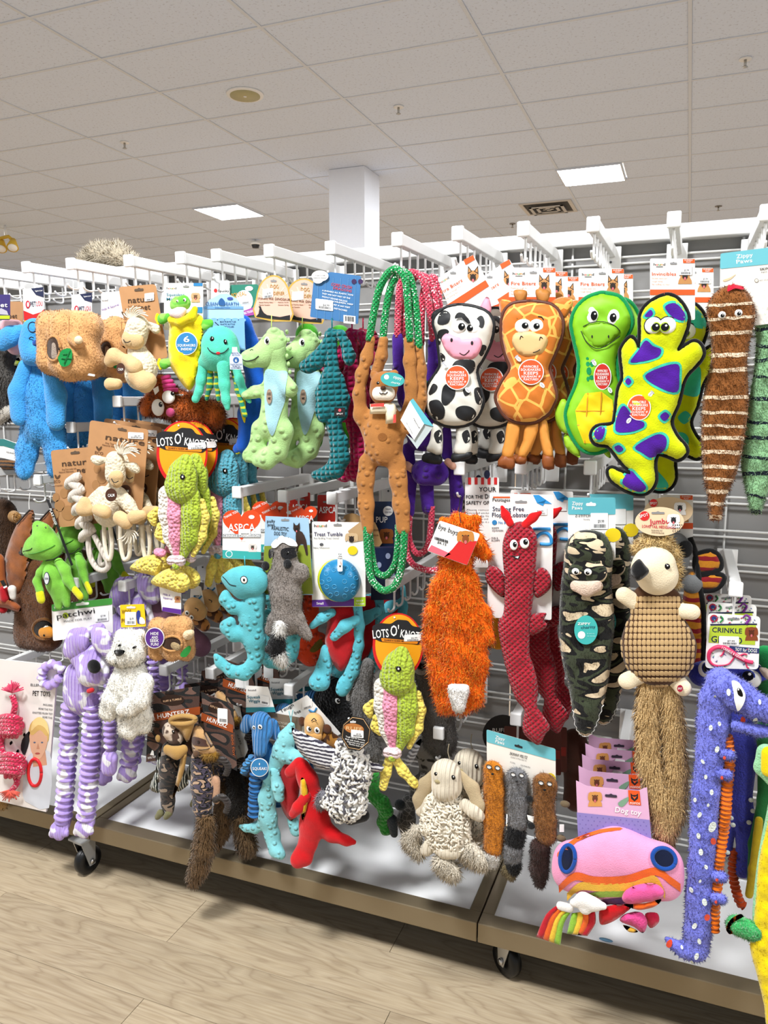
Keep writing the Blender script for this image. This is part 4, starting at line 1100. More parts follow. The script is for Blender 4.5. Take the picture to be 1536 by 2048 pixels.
# ================================================================ toys, top row, middle
def bear():
    t = T('plush_bear', 'brown plush bear with raised arms on a looped green rope', 'dog toy', 793, 538, 1.60)
    B = M('#a9713a', 'dots', s=1.1, b=.55); R = M('#0f8f4a', 'rope', '#f2fbf2')
    t.tube('rope', R, [(738, 682), (747, 630), (758, 580), (775, 548), (793, 539), (810, 558), (816, 610), (820, 684)], 8, n=10)
    t.tube('rope', R, [(765, 684, -10), (772, 620, -10), (782, 575, -10), (799, 546, -8), (818, 552, -10), (828, 590, -12), (834, 640, -12), (838, 698, -12)], 8, n=10)
    t.sdf('arm', B, [[(767, 680, 10, -10), (763, 712, 12, -10), (752, 748, 12, -8)]]); t.sdf('arm', B, [[(837, 695, 10, -14), (841, 740, 12, -14), (842, 800, 12, -12), (832, 856, 12, -10)]])
    b = t.sdf('body', B, [[(742, 680, 10), (733, 715, 12), (723, 750, 12.5), (718, 790, 13), (722, 830, 15), (738, 862, 18)], [(818, 680, 10.5), (820, 720, 12), (822, 770, 12.5), (821, 815, 14), (806, 855, 18)], [(768, 835, 34), (768, 868, 40), (767, 893, 42)], [(735, 925, 20), (731, 960, 18), (732, 1010, 17), (735, 1056, 14)], [(794, 925, 20), (797, 960, 18), (802, 1010, 17), (807, 1056, 15)]], k=12, flat=.55, lump=.8)
    h = t.sdf('head', M('#9c6430', 'plush'), [[(766, 782, 29, 14), (768, 772, 30, 14)], [(748, 750, 9, 8)], [(789, 748, 9, 8)]], flat=.7)
    t.sdf('muzzle', M('#f0e6d6', 'plush'), [[(757, 787, 14, 32), (777, 787, 14, 32)]], flat=.6)
    t.ball('nose', M('#4a2a1a', 'plush'), 766, 776, 6, 4.5, 4, 41)
    t.tube('smile', INK, [(759, 785, 41), (762, 788, 41), (766, 786, 42), (770, 788, 41), (775, 784, 41)], .9, n=5)
    t.eye(756, 766, 3.2, h, white=False); t.eye(779, 766, 3.2, h, white=False)
    t.dec('navel_swirl', M('#8a5626', 'plush'), ell(765, 874, 9, 8, 16), b, eps=1, sm=0)
    W_ = M('#efe2c4', 'satin'); RD = M('#d2463e', 'satin')
    sc = t.pil('scarf', W_, [(740, 808), (771, 805), (790, 808), (794, 822), (771, 828), (740, 828)], 8, 7, d=24, sm=0)
    t.pil('scarf_tail', W_, [(771, 808), (787, 806), (792, 822), (792, 846), (771, 848)], 7, 6, d=27, sm=0, parent=sc)
    for P in ([(741, 808), (768, 806), (768, 813), (741, 814)], [(787, 830), (792, 828), (792, 845), (786, 846)]): t.card('scarf_stripe', RD, P, 36, .3, parent=sc)
    q = t.card('hang_tag', M('#3fa7a5', 'paper'), ell(785, 759, 24, 14, 28, .15), 48)
    t.text(WHITE, [('zippy', 786, 756, 803, 6, 760), ('charity', 782, 766, 800, 4, 769)], 48.5, parent=q, bold=0); t.card('emblem', WHITE, ell(773, 754, 5, 5, 16), 48.3, .1, parent=q)
    c = t.card('folded_card', WHITE, [(801, 840), (820, 802), (848, 848), (828, 880)], 40); t.card('folded_card', TQ, [(820, 802), (826, 797), (867, 853), (848, 848)], 38, parent=c); t.card('folded_card', M('#b9c4c4', 'paper'), [(848, 848), (867, 853), (834, 898), (812, 868), (828, 880)], 36, parent=c)
    t.text(GREY, [('zippytuff', 826, 836, 838, 3, 858), ('NO STUFFING', 812, 846, 824, 2.4, 868)], 40.5, parent=c, bold=0)
    t.tube('rope', R, [(733, 1052), (735, 1100), (741, 1152), (755, 1173), (770, 1181), (789, 1172), (800, 1146), (807, 1103), (809, 1054)], 8.2, n=10)
    t.tube('rope', R, [(738, 1060, -14), (745, 1118, -14), (752, 1142, -14), (764, 1151, -14), (778, 1147, -14), (791, 1125, -14), (796, 1089, -14), (797, 1050, -10)], 8, n=10)
bear()
def monkey():
    t = T('plush_monkey', 'purple plush monkey on pink ropes behind the brown bear', 'dog toy', 840, 548, 1.70)
    P_ = M('#4a2390', 'dots', s=.9); R = M('#d2435c', 'rope', '#fbe4e8', th=.6)
    for pts in ([(795, 676), (797, 610), (801, 570), (815, 548), (832, 547), (848, 566), (860, 622), (866, 684)], [(804, 676, -14), (812, 600, -14), (828, 556, -14), (845, 552, -14), (860, 565, -14), (872, 610, -14), (876, 690, -14)], [(842, 690, -30), (845, 600, -30), (855, 562, -30), (871, 560, -30), (880, 622, -30), (882, 690, -30)]): t.tube('rope', R, pts, 7.5, n=10)
    t.sdf('body', P_, [[(795, 676, 12), (797, 740, 12), (810, 800, 16)], [(866, 686, 12), (869, 726, 13), (858, 770, 14), (850, 810, 18)], [(835, 830, 36), (845, 870, 34)], [(893, 862, 10), (894, 910, 12)], [(815, 900, 14), (820, 950, 16), (818, 1025, 12)], [(908, 940, 14), (914, 985, 14), (912, 1030, 12)], [(852, 960, 16), (856, 1016, 14)]], flat=.6)
    t.sdf('head', P_, [[(848, 945, 27, 18), (872, 945, 27, 18)]], flat=.7)
    for x, y in ((900, 928), (818, 934)): t.sdf('hand', M('#d9a58f', 'plush'), [[(x - 4, y - 4, 8, 16), (x + 6, y + 4, 8, 16)]], h=2.5)
    t.card('hang_tag', M('#3fa7a5', 'paper'), ell(853, 775, 9, 14, 20), 30)
    t.tube('rope', R, [(820, 1020), (818, 1075), (830, 1104), (843, 1106), (856, 1090), (862, 1050), (864, 1012)], 7, n=10); t.tube('rope', R, [(812, 1020, 14), (812, 1095, 14), (822, 1124, 14), (840, 1136, 14), (866, 1141, 14), (890, 1130, 14), (905, 1090, 14), (912, 1022, 14)], 7, n=10)
monkey()
def dragon(label, col, ox, Y, card=True, s2=1.0):
    t = T('plush_dragon', label, 'dog toy', 664 + ox, 640, Y, 'corded dragons')
    D = M(col, 'grid', v=.15)
    t.tube('hang_loop', D, [(664 + ox, 636), (664 + ox, 668)], 1.6, n=6, sm=0)
    def c(*P): return [(p[0] + ox, *p[1:]) for p in P]
    h = t.sdf('head', D, [c((661, 664, 9), (657, 684, 11), (646, 703, 13, 4), (632, 722, 17, 8), (617, 732, 14, 10), (608, 733, 11, 10))], flat=.8)
    t.sdf('wing', D, [c((668, 666, 8), (682, 670, 9), (692, 690, 10), (698, 712, 13), (699, 722, 10))], flat=.8)
    t.sdf('body', D, [c((661, 670, 13), (662, 720, 14), (664, 756, 19), (662, 800, 20), (668, 850, 15), (678, 885, 19), (680, 915, 20), (670, 938, 19), (648, 950, 14), (630, 950, 9)), c((655, 755, 14, 8), (646, 785, 15, 12), (644, 822, 14, 14), (645, 834, 11, 14)), c((678, 760, 13, -6), (686, 800, 14, -6), (685, 830, 11, -6))], flat=.75, lump=.6)
    t.ball('nostril', INK, 612 + ox, 724, 1.5, 1.5, 1, 24)
    g = t.card('woven_label', M('#17171a', 'satin'), c((669, 815), (690, 815), (690, 833), (668, 832)), 24, .8); t.text(WHITE, [('SPOT', 673 + ox, 829, 686 + ox, 3)], 25, parent=g); t.card('emblem', PINKT, ell(679.5 + ox, 820.5, 3, 3, 12), 24.5, .2, parent=g)
    if card:
        q = t.card('header_card', M('#3f74a8', 'paper'), rnd([(627, 562), (661, 544), (722, 552), (716, 648), (620, 634)], 3), -4)
        for i in range(6): t.card('grid_line', M('#5a8cba', 'paper'), [(636 + i * 15, 556), (637 + i * 15, 556), (634 + i * 15, 640), (633 + i * 15, 640)], -3.3, .1, parent=q)
        cl = t.card('cloud_badge', WHITE, ell(640, 552, 17, 11, 20), 0, .4, parent=q); t.card('cloud_badge', WHITE, ell(636, 560, 10, 7, 16), .2, .4, parent=q)
        t.text(GREY, [("THAT'S AN", 630, 552, 650, 2.6), ('ESSENTIAL BUDDY', 626, 557, 654, 2.6)], .8, parent=q)
        t.text(M('#c43a44', 'flat'), [('CORD CRUSH', 662, 571, 703, 6, 578), ('DRAGONS', 666, 578, 703, 5, 585)], -3, parent=q)
        t.text(WHITE, [(a, 644, 582 + 6.2 * i, 706 - (i % 3) * 6, 3, 592 + 6.2 * i) for i, a in enumerate(('A DURABLE ALL PLASTIC TOYS', 'THEY ARE NOT PART OF THE', 'PRODUCT DESIGNED FOR DOGS', 'NOT OF CHILDREN, KEEP', 'ITEM FROM PET IF ANY PART', 'BECOMES DETACHED'))], -3, parent=q)
        t.sticker(631, 597, 666, 618, '$4.99', -2.6, sl=.12, parent=q)
        t.rect('barcode_box', WHITE, 687, 630, 711, 646, -3, parent=q, th=.1, sl=.1); t.bars(INK, 690, 632, 708, 642, -2.6, parent=q, sl=.1)
        for x in (716, 729): t.card('emblem', M('#3a2550', 'paper'), ell(x - 8, 563, 5, 5, 14), -2.8, .1, parent=q)
    return t
d1 = dragon('front teal corded dragon hanging from a blue care card', '#0e6a72', 0, 1.625)
dragon('magenta corded dragon behind the teal one', '#b0104f', 40, 1.70, False)
dragon('dark red corded dragon, rearmost beside the bear', '#8a1230', 62, 1.76, False)
def dino():
    t = T('plush_dinosaur', 'front pale green dinosaur with a blue belly under an arched card', 'dog toy', 547, 640, 1.615, 'pale green dinosaurs')
    G = M('#a8cf88', 'dots', s=.8, b=.8); BL = M('#9fcbd4', 'plush')
    b = t.sdf('body', G, [[(548, 672, 18, 8), (549, 700, 22, 8), (552, 745, 24), (551, 790, 27), (546, 850, 32)], [(530, 778, 12, 8), (508, 784, 11, 12), (490, 791, 8.5, 14)], [(566, 758, 14, 8), (580, 778, 17, 14)], [(522, 860, 22), (515, 895, 17), (498, 911, 15, 6)], [(566, 862, 24), (556, 902, 20), (533, 920, 18, 8), (515, 922, 12, 8)]], k=10, flat=.7, lump=.5)
    h = t.sdf('head', G, [[(546, 690, 27, 8), (528, 710, 24, 12), (502, 717, 18, 14), (494, 717, 15, 14)], [(549, 664, 9, 6)], [(562, 668, 7, 4)], [(570, 680, 6, 4)]], flat=.75)
    t.dec('belly', BL, [(531, 742), (555, 742), (574, 745), (572, 775), (570, 800), (560, 830), (548, 868), (540, 866), (533, 840), (530, 800)], b, eps=1.2)
    t.eye(534, 682, 6, h, 0, 0, .6, ry=8.5, rz=3); t.tube('smile', INK, [tuple((x, y, t.dpt(x, y, h) + .6)) for x, y in ((485, 719), (492, 722), (502, 721), (510, 718), (517, 712))], 1, n=5)
    t.tube('nostril', INK, [tuple((x, y, t.dpt(x, y, h) + .4)) for x, y in ((500, 701), (503, 699), (506, 700))], .8, n=5, sm=0)
    e = t.card('squeeze_patch', M('#a08a76', 'plush'), ell(538, 793, 5.5, 15, 18), 24, 2); t.text(INK, [('SQUEEZE', 534.5, 790, 541.5, 5), ('ME', 536, 799, 541, 5)], 24.8, parent=e)
    t.tube('hang_loop', M('#b9d86a', 'satin'), [(543, 630), (543, 668)], .9, n=5, sm=0)
    c = t.card('arched_card', M('#c8a24a', 'paper'), [(510, 635), (511, 600), (519, 570), (532, 555), (548, 550), (564, 556), (577, 575), (583, 610), (582, 643)], -6, sm=2)
    t.card('card_print', M('#e3b9a6', 'paper'), [(512.5, 632), (513.5, 601), (521, 573), (533, 558), (548, 553), (562, 559), (574.5, 577), (580.5, 611), (579.5, 639)], -5.5, .1, 2, parent=c)
    for i in range(9):
        a = math.pi * (i + .5) / 9; t.card('sunray', M('#f0d3bd', 'paper'), [(546, 606), (546 + 34 * math.cos(a) - 1.5, 606 - 40 * math.sin(a)), (546 + 34 * math.cos(a) + 1.5, 606 - 40 * math.sin(a))], -5.2, .1, parent=c)
    t.card('printed_hill', INK, [(512, 633), (522, 622), (534, 630), (560, 634), (580, 630), (579.5, 640), (545, 638)], -5, .1, parent=c)
    t.card('printed_dinosaur', INK, [(517, 627), (519, 617), (517, 613), (521, 612), (524, 620), (528, 626)], -4.9, .1, parent=c)
    t.text(M('#a8823a', 'flat'), [('DOG', 541, 577, 557, 8), ('WANDERER', 528, 590, 569, 7)], -4.8, parent=c)
    t.text(BRWN, [('STUFFING FREE', 515, 599, 547, 4, 600), ('DINOSAUR', 550, 600, 580, 5, 602), ('Human Feed by Hand', 518, 606, 545, 2.6), ('Human Form', 556, 606, 577, 2.6), ('Genuine Squeaker', 518, 611, 540, 2.6), ('Genuine Spring', 556, 611, 577, 2.6)], -4.8, parent=c)
    t.sticker(525, 579, 546, 597, '$5.99', -4.6, sl=-.15, parent=c); slot(t, 547, 562, 6, 2, c, -4.8)
    for i in range(7): a = 664 + i * 16; t.ball('back_spike', G, 574 + (i % 3) * 3, a, 3.5, 5, 3, 6, n=7)
    dup(t, 'second pale dinosaur behind, its round squeeze patch showing', 0.045, 0.07, 0.0, rz=.25)
dino()
def greendino():
    t = T('plush_dinosaur', 'leaf green dinosaur behind the pale ones, half hidden', 'dog toy', 614, 645, 1.71)
    G = M('#3f9a1e', 'plush')
    h = t.sdf('head', G, [[(614, 670, 24, 6), (620, 700, 20, 6)], [(618, 745, 16, 8), (630, 755, 16, 8)]], flat=.8)
    t.sdf('body', G, [[(622, 700, 20), (626, 760, 22), (628, 830, 28), (625, 880, 22)]], flat=.7)
    t.eye(606, 670, 7, h, 0, 0, .55, ry=9, rz=3)
    dup(t, 'brighter green dinosaur toy rearmost, near the teal dragon', 0.05, 0.08, 0.0)
greendino()
def bluelizard():
    t = T('plush_lizard', 'royal blue lizard with a yellow stripe behind octopus and dinosaur', 'dog toy', 490, 600, 1.70)
    B = M('#1458c0', 'plush')
    b = t.sdf('body', B, [[(486, 650, 20), (497, 690, 22), (506, 730, 20), (513, 770, 22), (500, 830, 26), (500, 860, 24), (486, 892, 16, 6)], [(478, 700, 10), (468, 690, 8)]], flat=.7)
    t.dec('belly_stripe', M('#e3cc14', 'plush'), [(476, 760), (486, 780), (492, 805), (491, 845), (484, 832), (478, 800)], b, eps=1.5)
    t.sdf('foot', B, [[(490, 885, 13, 8), (474, 898, 10, 8)]], flat=.6); t.sdf('foot_trim', M('#c9cc1e', 'plush'), [[(492, 897, 4, 8), (474, 906, 3.5, 8)]], h=2)
    c = t.rect('header_card', M('#2f7f6a', 'paper'), 460, 570, 516, 634, -4, r=4, sl=-.03)
    t.card('speech_bubble', WHITE, ell(498, 577, 8, 5, 14), -3.2, .1, parent=c); t.card('printed_splash', M('#cfe0ee', 'paper'), ell(488, 602, 18, 22, 18), -3.2, .1, parent=c)
    t.text(GOLD, [('SQUEAL', 464, 596, 493, 9, 590)], -2.8, parent=c); t.card('printed_flash', M('#a8489a', 'paper'), [(486, 622), (508, 614), (508, 630), (487, 633)], -2.9, .1, parent=c); t.text(WHITE, [('BIG TOUGH', 489, 629, 506, 5, 624)], -2.6, parent=c)
    t.sticker(481, 593, 500, 609, None, -2.7, sl=-.1, parent=c)
    w_ = t.rect('header_card', PAP, 422, 561, 459, 600, 4, r=3); t.text(INK, [('Spunky', 436, 584, 458, 5)], 5, parent=w_); t.card('pup_logo', REDP, ell(431, 581, 3.5, 4, 12), 4.9, .1, parent=w_)
bluelizard()
def octopus():
    t = T('plush_octopus', 'mint green smiling octopus with striped tentacles under a blue card', 'dog toy', 445, 590, 1.605)
    O = M('#53c9ad', 'plush'); DG = M('#1f8a6c', 'stripe', '#c6cc2a', s=22, th=.7)
    h = t.sdf('head', O, [[(440, 692, 40), (441, 700, 41)], [(410, 725, 15), (470, 725, 15)]], flat=.8, k=16)
    for P in ([(408, 728, 12), (402, 760, 10, 4), (398, 782, 8, 6), (391, 798, 9, 8)], [(446, 728, 14, 14), (449, 770, 11, 18), (452, 800, 8.5, 18), (455, 816, 6, 18)], [(470, 728, 10), (479, 760, 8.5), (488, 785, 8), (499, 803, 5)]): t.sdf('tentacle', O, [P], flat=.8)
    for P in ([(420, 735, 8, -4), (420, 770, 7, -4), (413, 798, 5, -4)], [(434, 735, 7, -2), (434, 770, 6, -2), (437, 800, 5, -2)], [(466, 738, 6, -6), (476, 780, 6, -4), (490, 830, 6, -2)]): t.sdf('striped_tentacle', DG, [P], flat=.8)
    for x, y in ((424, 678), (450, 684)): t.eye(x, y, 5, h, white=False, ry=5.5)
    t.tube('smile', INK, [(x, y, t.dpt(x, y, h) + .6) for x, y in ((415, 695), (420, 702), (430, 707), (445, 706), (453, 701), (457, 696))], .9, n=5)
    t.ball('tongue', M('#d02a30', 'plush'), 436, 706.5, 5, 3, 2, t.dpt(436, 707, h))
    c = t.card('header_card', M('#a9cbea', 'paper'), [(406, 700), (406, 618), (418, 600), (440, 588), (455, 587), (473, 597), (487, 618), (491, 700)], -36, sm=0)
    t.rect('band', M('#6f9fd0', 'paper'), 406, 613, 487, 618, -35, parent=c, th=.1)
    for i in range(6): t.card('printed_wave', M('#7fb0dc', 'paper'), ell(414 + i * 14, 640, 8, 4, 12), -35, .1, parent=c)
    t.card('printed_sea', M('#86b6e0', 'paper'), [(407, 641), (489, 641), (490, 698), (407, 698)], -34.9, .1, parent=c)
    t.text(M('#2f5f9a', 'flat'), [('CLEAN', 411, 611, 435, 7), ('EARTH', 452, 611, 477, 7), ('COLLECTION', 430, 617, 460, 2.6)], -34.6, parent=c)
    t.card('whale_logo', M('#2f5f9a', 'paper'), [(437, 603), (443, 596), (450, 604), (449, 611), (438, 610)], -34.7, .1, 3, parent=c); t.card('maker_badge', M('#3a4fa0', 'paper'), ell(460, 597, 6, 3, 14), -34.7, .1, parent=c)
    for a in range(3):
        th = a * 2.094 + .5; t.tube('recycle_arrow', NAVY, [(430 + 8 * math.cos(th), 652 + 8 * math.sin(th), -34), (430 + 8 * math.cos(th + 1.5), 652 + 8 * math.sin(th + 1.5), -34)], .8, n=4, sm=0, parent=c)
    t.text(NAVY, [('MADE FROM RECYCLED', 440, 645, 472, 3), ('PLASTIC BOTTLES', 441, 650, 470, 3), ('RECYCLED', 446, 655, 468, 3)], -34.4, parent=c)
    g = t.card('bottle_tag', M('#c7d3e8', 'paper'), [(464, 694), (474, 694), (475, 703), (484, 712), (486, 739), (460, 739), (459, 715), (464, 704)], 36, sm=0)
    t.card('bottle_ring', M('#2f5f9a', 'paper'), ell(472, 720, 6, 6, 16), 36.5, .1, parent=g); t.text(WHITE, [('6', 470, 723.5, 474, 6)], 37, parent=g); t.text(NAVY, [('MADE FROM', 463, 707, 481, 2.4), ('RECYCLED', 464, 711, 480, 2.4), ('PLASTIC BOTTLES', 461, 730, 484, 2.8), ('FROM THE', 465, 733.5, 480, 2.6), ('ENVIRONMENT', 462, 737, 483, 2.6)], 37, parent=g)
octopus()
def frogmat():
    t = T('plush_frog', 'yellow flat frog mat toy with a blue six squeakers badge', 'dog toy', 370, 575, 1.61)
    Y_ = M('#ecd312', 'plush'); G = M('#5fb83a', 'plush', '#8fd05a', s=1.4)
    b = t.pil('mat', Y_, [(339, 634), (370, 626), (404, 632), (407, 665), (404, 700), (399, 728), (391, 764), (381, 780), (370, 775), (350, 747), (338, 725), (336, 690), (338, 660)], 12, 16, fold=2.5)
    t.sdf('collar', Y_, [[(343, 640, 8, 10), (362, 644, 8, 14), (384, 634, 8, 14), (390, 618, 6, 10)]], h=2.6)
    h = t.sdf('head', G, [[(352, 610, 13, 12), (368, 606, 14, 12)], [(354, 600, 6, 14)], [(368, 599, 6.5, 14)]], flat=.8, h=2.6)
    t.sdf('mouth', M('#e9d3cf', 'plush'), [[(345, 626, 8, 16), (358, 626, 10, 18), (366, 620, 8, 16)]], flat=.7, h=2.6)
    t.eye(369, 600, 3.6, None, -1, 0, .55, d=21); t.eye(355, 603, 3, None, -1, 0, .55, d=22)
    for x, y in ((324, 638), (328, 728), (408, 650)):
        a = t.sdf('hand', G, [[(x + 12, y - 4, 8), (x, y, 11)]], flat=.6, h=2.8); t.sdf('finger_tips', Y_, [[(x - 9, y - 8, 4)], [(x - 11, y, 4)], [(x - 7, y + 9, 4)]], flat=.6, h=2, parent=a)
    e = t.card('badge', WHITE, ell(373, 687, 22, 23, 32), 15); t.card('badge_face', BLUEP, ell(373, 687, 20.5, 21.5, 32), 15.4, .2, parent=e)
    t.text(WHITE, [('6', 367, 684, 379, 12), ('SQUEAKERS', 355, 693, 391, 5), ('INSIDE!', 362, 700.5, 384, 5)], 16, parent=e)
    c = t.rect('header_card', PAP, 328, 566, 406, 660, -14, r=3); t.text(M('#1f6f86', 'flat'), [('Squeaker', 333, 592, 369, 6), ('Mat', 333, 601, 350, 6)], -13, parent=c)
    for i, (ch, cc) in enumerate(zip('hound', ('#333', '#d84a2a', '#3c9a45', '#d88a2a', '#333'))): t.text(M(cc, 'flat'), [(ch, 333 + i * 4, 578, 336.6 + i * 4, 4)], -13, parent=c)
    t.rect('corner_flag', BLUEP, 387, 566, 405, 572, -13.2, parent=c, th=.1); t.rect('foot_flag', BLUEP, 394, 614, 405, 626, -13.2, parent=c, th=.1)
    shepherd(t, 391, 591, 9, -13, c, '#c9a27a', '#6a4a33', up=False); slot(t, 372, 573, 6, 1.8, c, -13)
frogmat()
# ================================================================ toys, top row, left
def natcard(t, P, d, tx=None):
    c = t.card('kraft_card', KRAFT, rnd(P, 7), d)
    (x0, y0), (x1, y1) = P[0], P[1]
    sl = (y1 - y0) / (x1 - x0); W_ = x1 - x0
    yy = lambda x, dy: y0 + dy + sl * (x - x0)
    a, b = x0 + W_ * .26, x0 + W_ * .93
    t.text(M('#4a3524', 'flat'), [('nature', a, yy(a, 34), b, 12, yy(b, 34)), ('pet', x0 + W_ * .6, yy(x0 + W_ * .6, 50), x0 + W_ * .86, 12, yy(x0 + W_ * .86, 50))], d + .9, parent=c)
    t.text(M('#6a4a33', 'flat'), [('Dog Toys made with', a, yy(a, 42), x0 + W_ * .58, 3.4, yy(x0 + W_ * .58, 42)), ('Natural Elements', a - 6, yy(a - 6, 47), x0 + W_ * .52, 3.4, yy(x0 + W_ * .52, 47)), ('ECO', x0 + W_ * .08, yy(x0 + W_ * .08, 66), x0 + W_ * .22, 6, yy(x0 + W_ * .22, 66)), ('SUSTAINABLE', x0 + W_ * .07, yy(x0 + W_ * .07, 73), x0 + W_ * .27, 2.6, yy(x0 + W_ * .27, 73))], d + .9, parent=c)
    for q in (-.5, .6): t.card('printed_leaf', M('#5a4028', 'paper'), ell(x0 + W_ * .15 + q * 5, yy(x0 + W_ * .15, 54), 2, 5, 10, q), d + .8, .1, parent=c)
    for ax, ay, r1, r2 in ((.12, 95, 7, 9), (.3, 88, 8, 10), (.2, 112, 10, 12), (.48, 92, 7, 9), (.1, 128, 8, 10), (.4, 128, 14, 15), (.62, 80, 7, 9)):
        if yy(x0 + W_ * ax, ay) + r2 < min(P[2][1], P[3][1]) - 3: t.card('printed_paw', M('#a67a4e', 'paper'), ell(x0 + W_ * ax, yy(x0 + W_ * ax, ay), r1, r2, 14), d + .8, .1, parent=c)
    slot(t, x0 + W_ * .55, yy(x0 + W_ * .55, 9), 9, 2.4, c, d + .9, '#5b4a3a', sl)
    return c
GOATF = M('#e0d4ba', 'loops', s=1.3, b=.6); GOATT = M('#d2b282', 'plush'); ROPEC = M('#e9e0cc', 'plush')
def hair(t, x, y, n, L, ang, d):
    for i in range(n):
        a = ang + (i / max(1, n - 1) - .5) * 2.2; l = L * random.uniform(.8, 1.2)
        t.tube('rope_hair', ROPEC, [(x, y, d), (x + l * .6 * math.sin(a), y - l * .6 * math.cos(a), d + 4), (x + l * math.sin(a + .3), y - l * math.cos(a + .3) + 3, d + 6)], [1.8, 1.2], n=5, sm=3)
def goat_top():
    t = T('plush_goat', 'upper cream goat with rope hair sitting before a kraft card', 'dog toy', 270, 575, 1.61, 'rope-haired goats')
    b = t.sdf('body', GOATF, [[(275, 705, 22, 4), (284, 735, 33, 4), (280, 748, 33, 4)]], flat=.75, lump=.6)
    h = t.sdf('head', GOATF, [[(276, 655, 25, 10), (270, 675, 25, 12)]], flat=.8)
    t.sdf('snout', GOATT, [[(262, 678, 20, 20), (272, 681, 18, 20)]], flat=.7)
    t.tube('smile', INK, [(247, 679, 33), (250, 684, 35), (255, 685, 36), (261, 682, 35)], .9, n=5)
    t.sdf('ear', GOATF, [[(298, 650, 7, 4), (312, 658, 10, 6)]], flat=.7)
    for P in ([(248, 720, 13, 16), (228, 712, 15, 18), (220, 722, 13, 18)], [(256, 722, 14, 28), (270, 734, 17, 30)], [(235, 768, 11, 18), (220, 768, 13, 18)], [(275, 752, 20, 24), (290, 765, 19, 22), (300, 760, 14, 20)]): t.sdf('paw', GOATT, [P], flat=.8)
    hair(t, 265, 638, 10, 28, -.1, 20)
    g = t.card('patch', M('#4a2a1c', 'paper'), ell(241, 737, 8.5, 11, 20), 46, .8); t.text(WHITE, [('CALM', 236, 741, 246, 5)], 46.8, parent=g)
    natcard(t, [(237, 574), (311, 568), (336, 716), (262, 724)], -14); t.sticker(289, 587, 308, 603, None, -12, sl=-.12)
goat_top()
LOGF = M('#cf9c66', 'fur', s=.7, v=.3)
def stump():
    t = T('log_burrow', 'large tan log burrow toy with a leaf and a squirrel in its hole', 'dog toy', 140, 600, 1.60, 'log burrow toys')
    b = t.sdf('log', LOGF, [[(104, 655, 30), (104, 720, 30)], [(165, 660, 32, -4), (172, 728, 32, -4)], [(135, 655, 34, 4), (138, 728, 36, 4)], [(100, 650, 28, -24), (180, 652, 28, -24)], [(104, 722, 28, -24), (184, 726, 28, -24)]], k=16, lump=1.2, lf=.6)
    t.fur(b, LOGF, 2500, 4.5, 1.5, g=.4)
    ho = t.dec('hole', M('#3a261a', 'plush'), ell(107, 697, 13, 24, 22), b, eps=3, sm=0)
    t.tube('hole_rim', M('#b98752', 'fur'), [(x, y, t.dpt(x, y, b) + 2) for x, y in ell(107, 697, 13.5, 24.5, 20)], 3, closed=True, sm=2)
    t.sdf('squirrel', M('#9a8a7c', 'fur'), [[(110, 690, 8, t.dpt(108, 697, b) + 1), (110, 712, 9, t.dpt(108, 697, b) + 1)]], flat=.4, h=2.4)
    t.ball('squirrel_eye', BLACKG, 118, 698, 2, 2, 1.5, t.dpt(118, 698, b) + 6)
    k = t.dpt(152, 682, b); t.sdf('knot', LOGF, [[(148, 678, 13, k)], [(156, 686, 11, k + 4)]], h=2.8); t.ball('knot_end', M('#ead2ac', 'plush'), 157, 680, 9, 8, 6, k + 12)
    lf = t.dec('leaf', M('#138a44', 'plush'), [(120, 722), (119, 712), (126, 701), (136, 697), (144, 698), (147, 708), (144, 726), (133, 733), (124, 731)], b, eps=5)
    for a, c in (((128, 728), (140, 700)), ((122, 716), (131, 718)), ((146, 718), (134, 716)), ((125, 708), (135, 708))): t.tube('leaf_vein', M('#0e6d36', 'plush'), [(*a, t.dpt(*a, b) + 5.5), (*c, t.dpt(*c, b) + 5.5)], .8, n=5, sm=0, parent=lf)
    for x in (98, 138): t.tube('seam', M('#b07f4c', 'plush'), [(x, y, t.dpt(x, y, b) + .5) for y in (632, 645, 660, 674)], 1.0, n=5)
    t.card('care_tag', WHITE, [(170, 745), (190, 749), (189, 753), (171, 750)], t.dpt(180, 748, b) + 3, .5)
    t.tube('hang_cord', WHITE, [(146, 560), (147, 600), (140, 630)], .8, n=5)
    dup(t, 'second tan log burrow toy behind the cream goat', 0.03, 0.16, 0.0)
    c = T('header_card', 'white card with purple writing between burrow and goat', 'card', 222, 590, 1.74)
    p = c.rect('paper', PAP, 202, 586, 247, 660, 0, r=3, sl=-.1); c.text(PURP, [('Hide A Squirrel', 204, 622, 238, 5, 611)], 1, parent=p); c.text(GREY, [('hound', 204, 603, 216, 4, 602)], 1, parent=p)
stump()
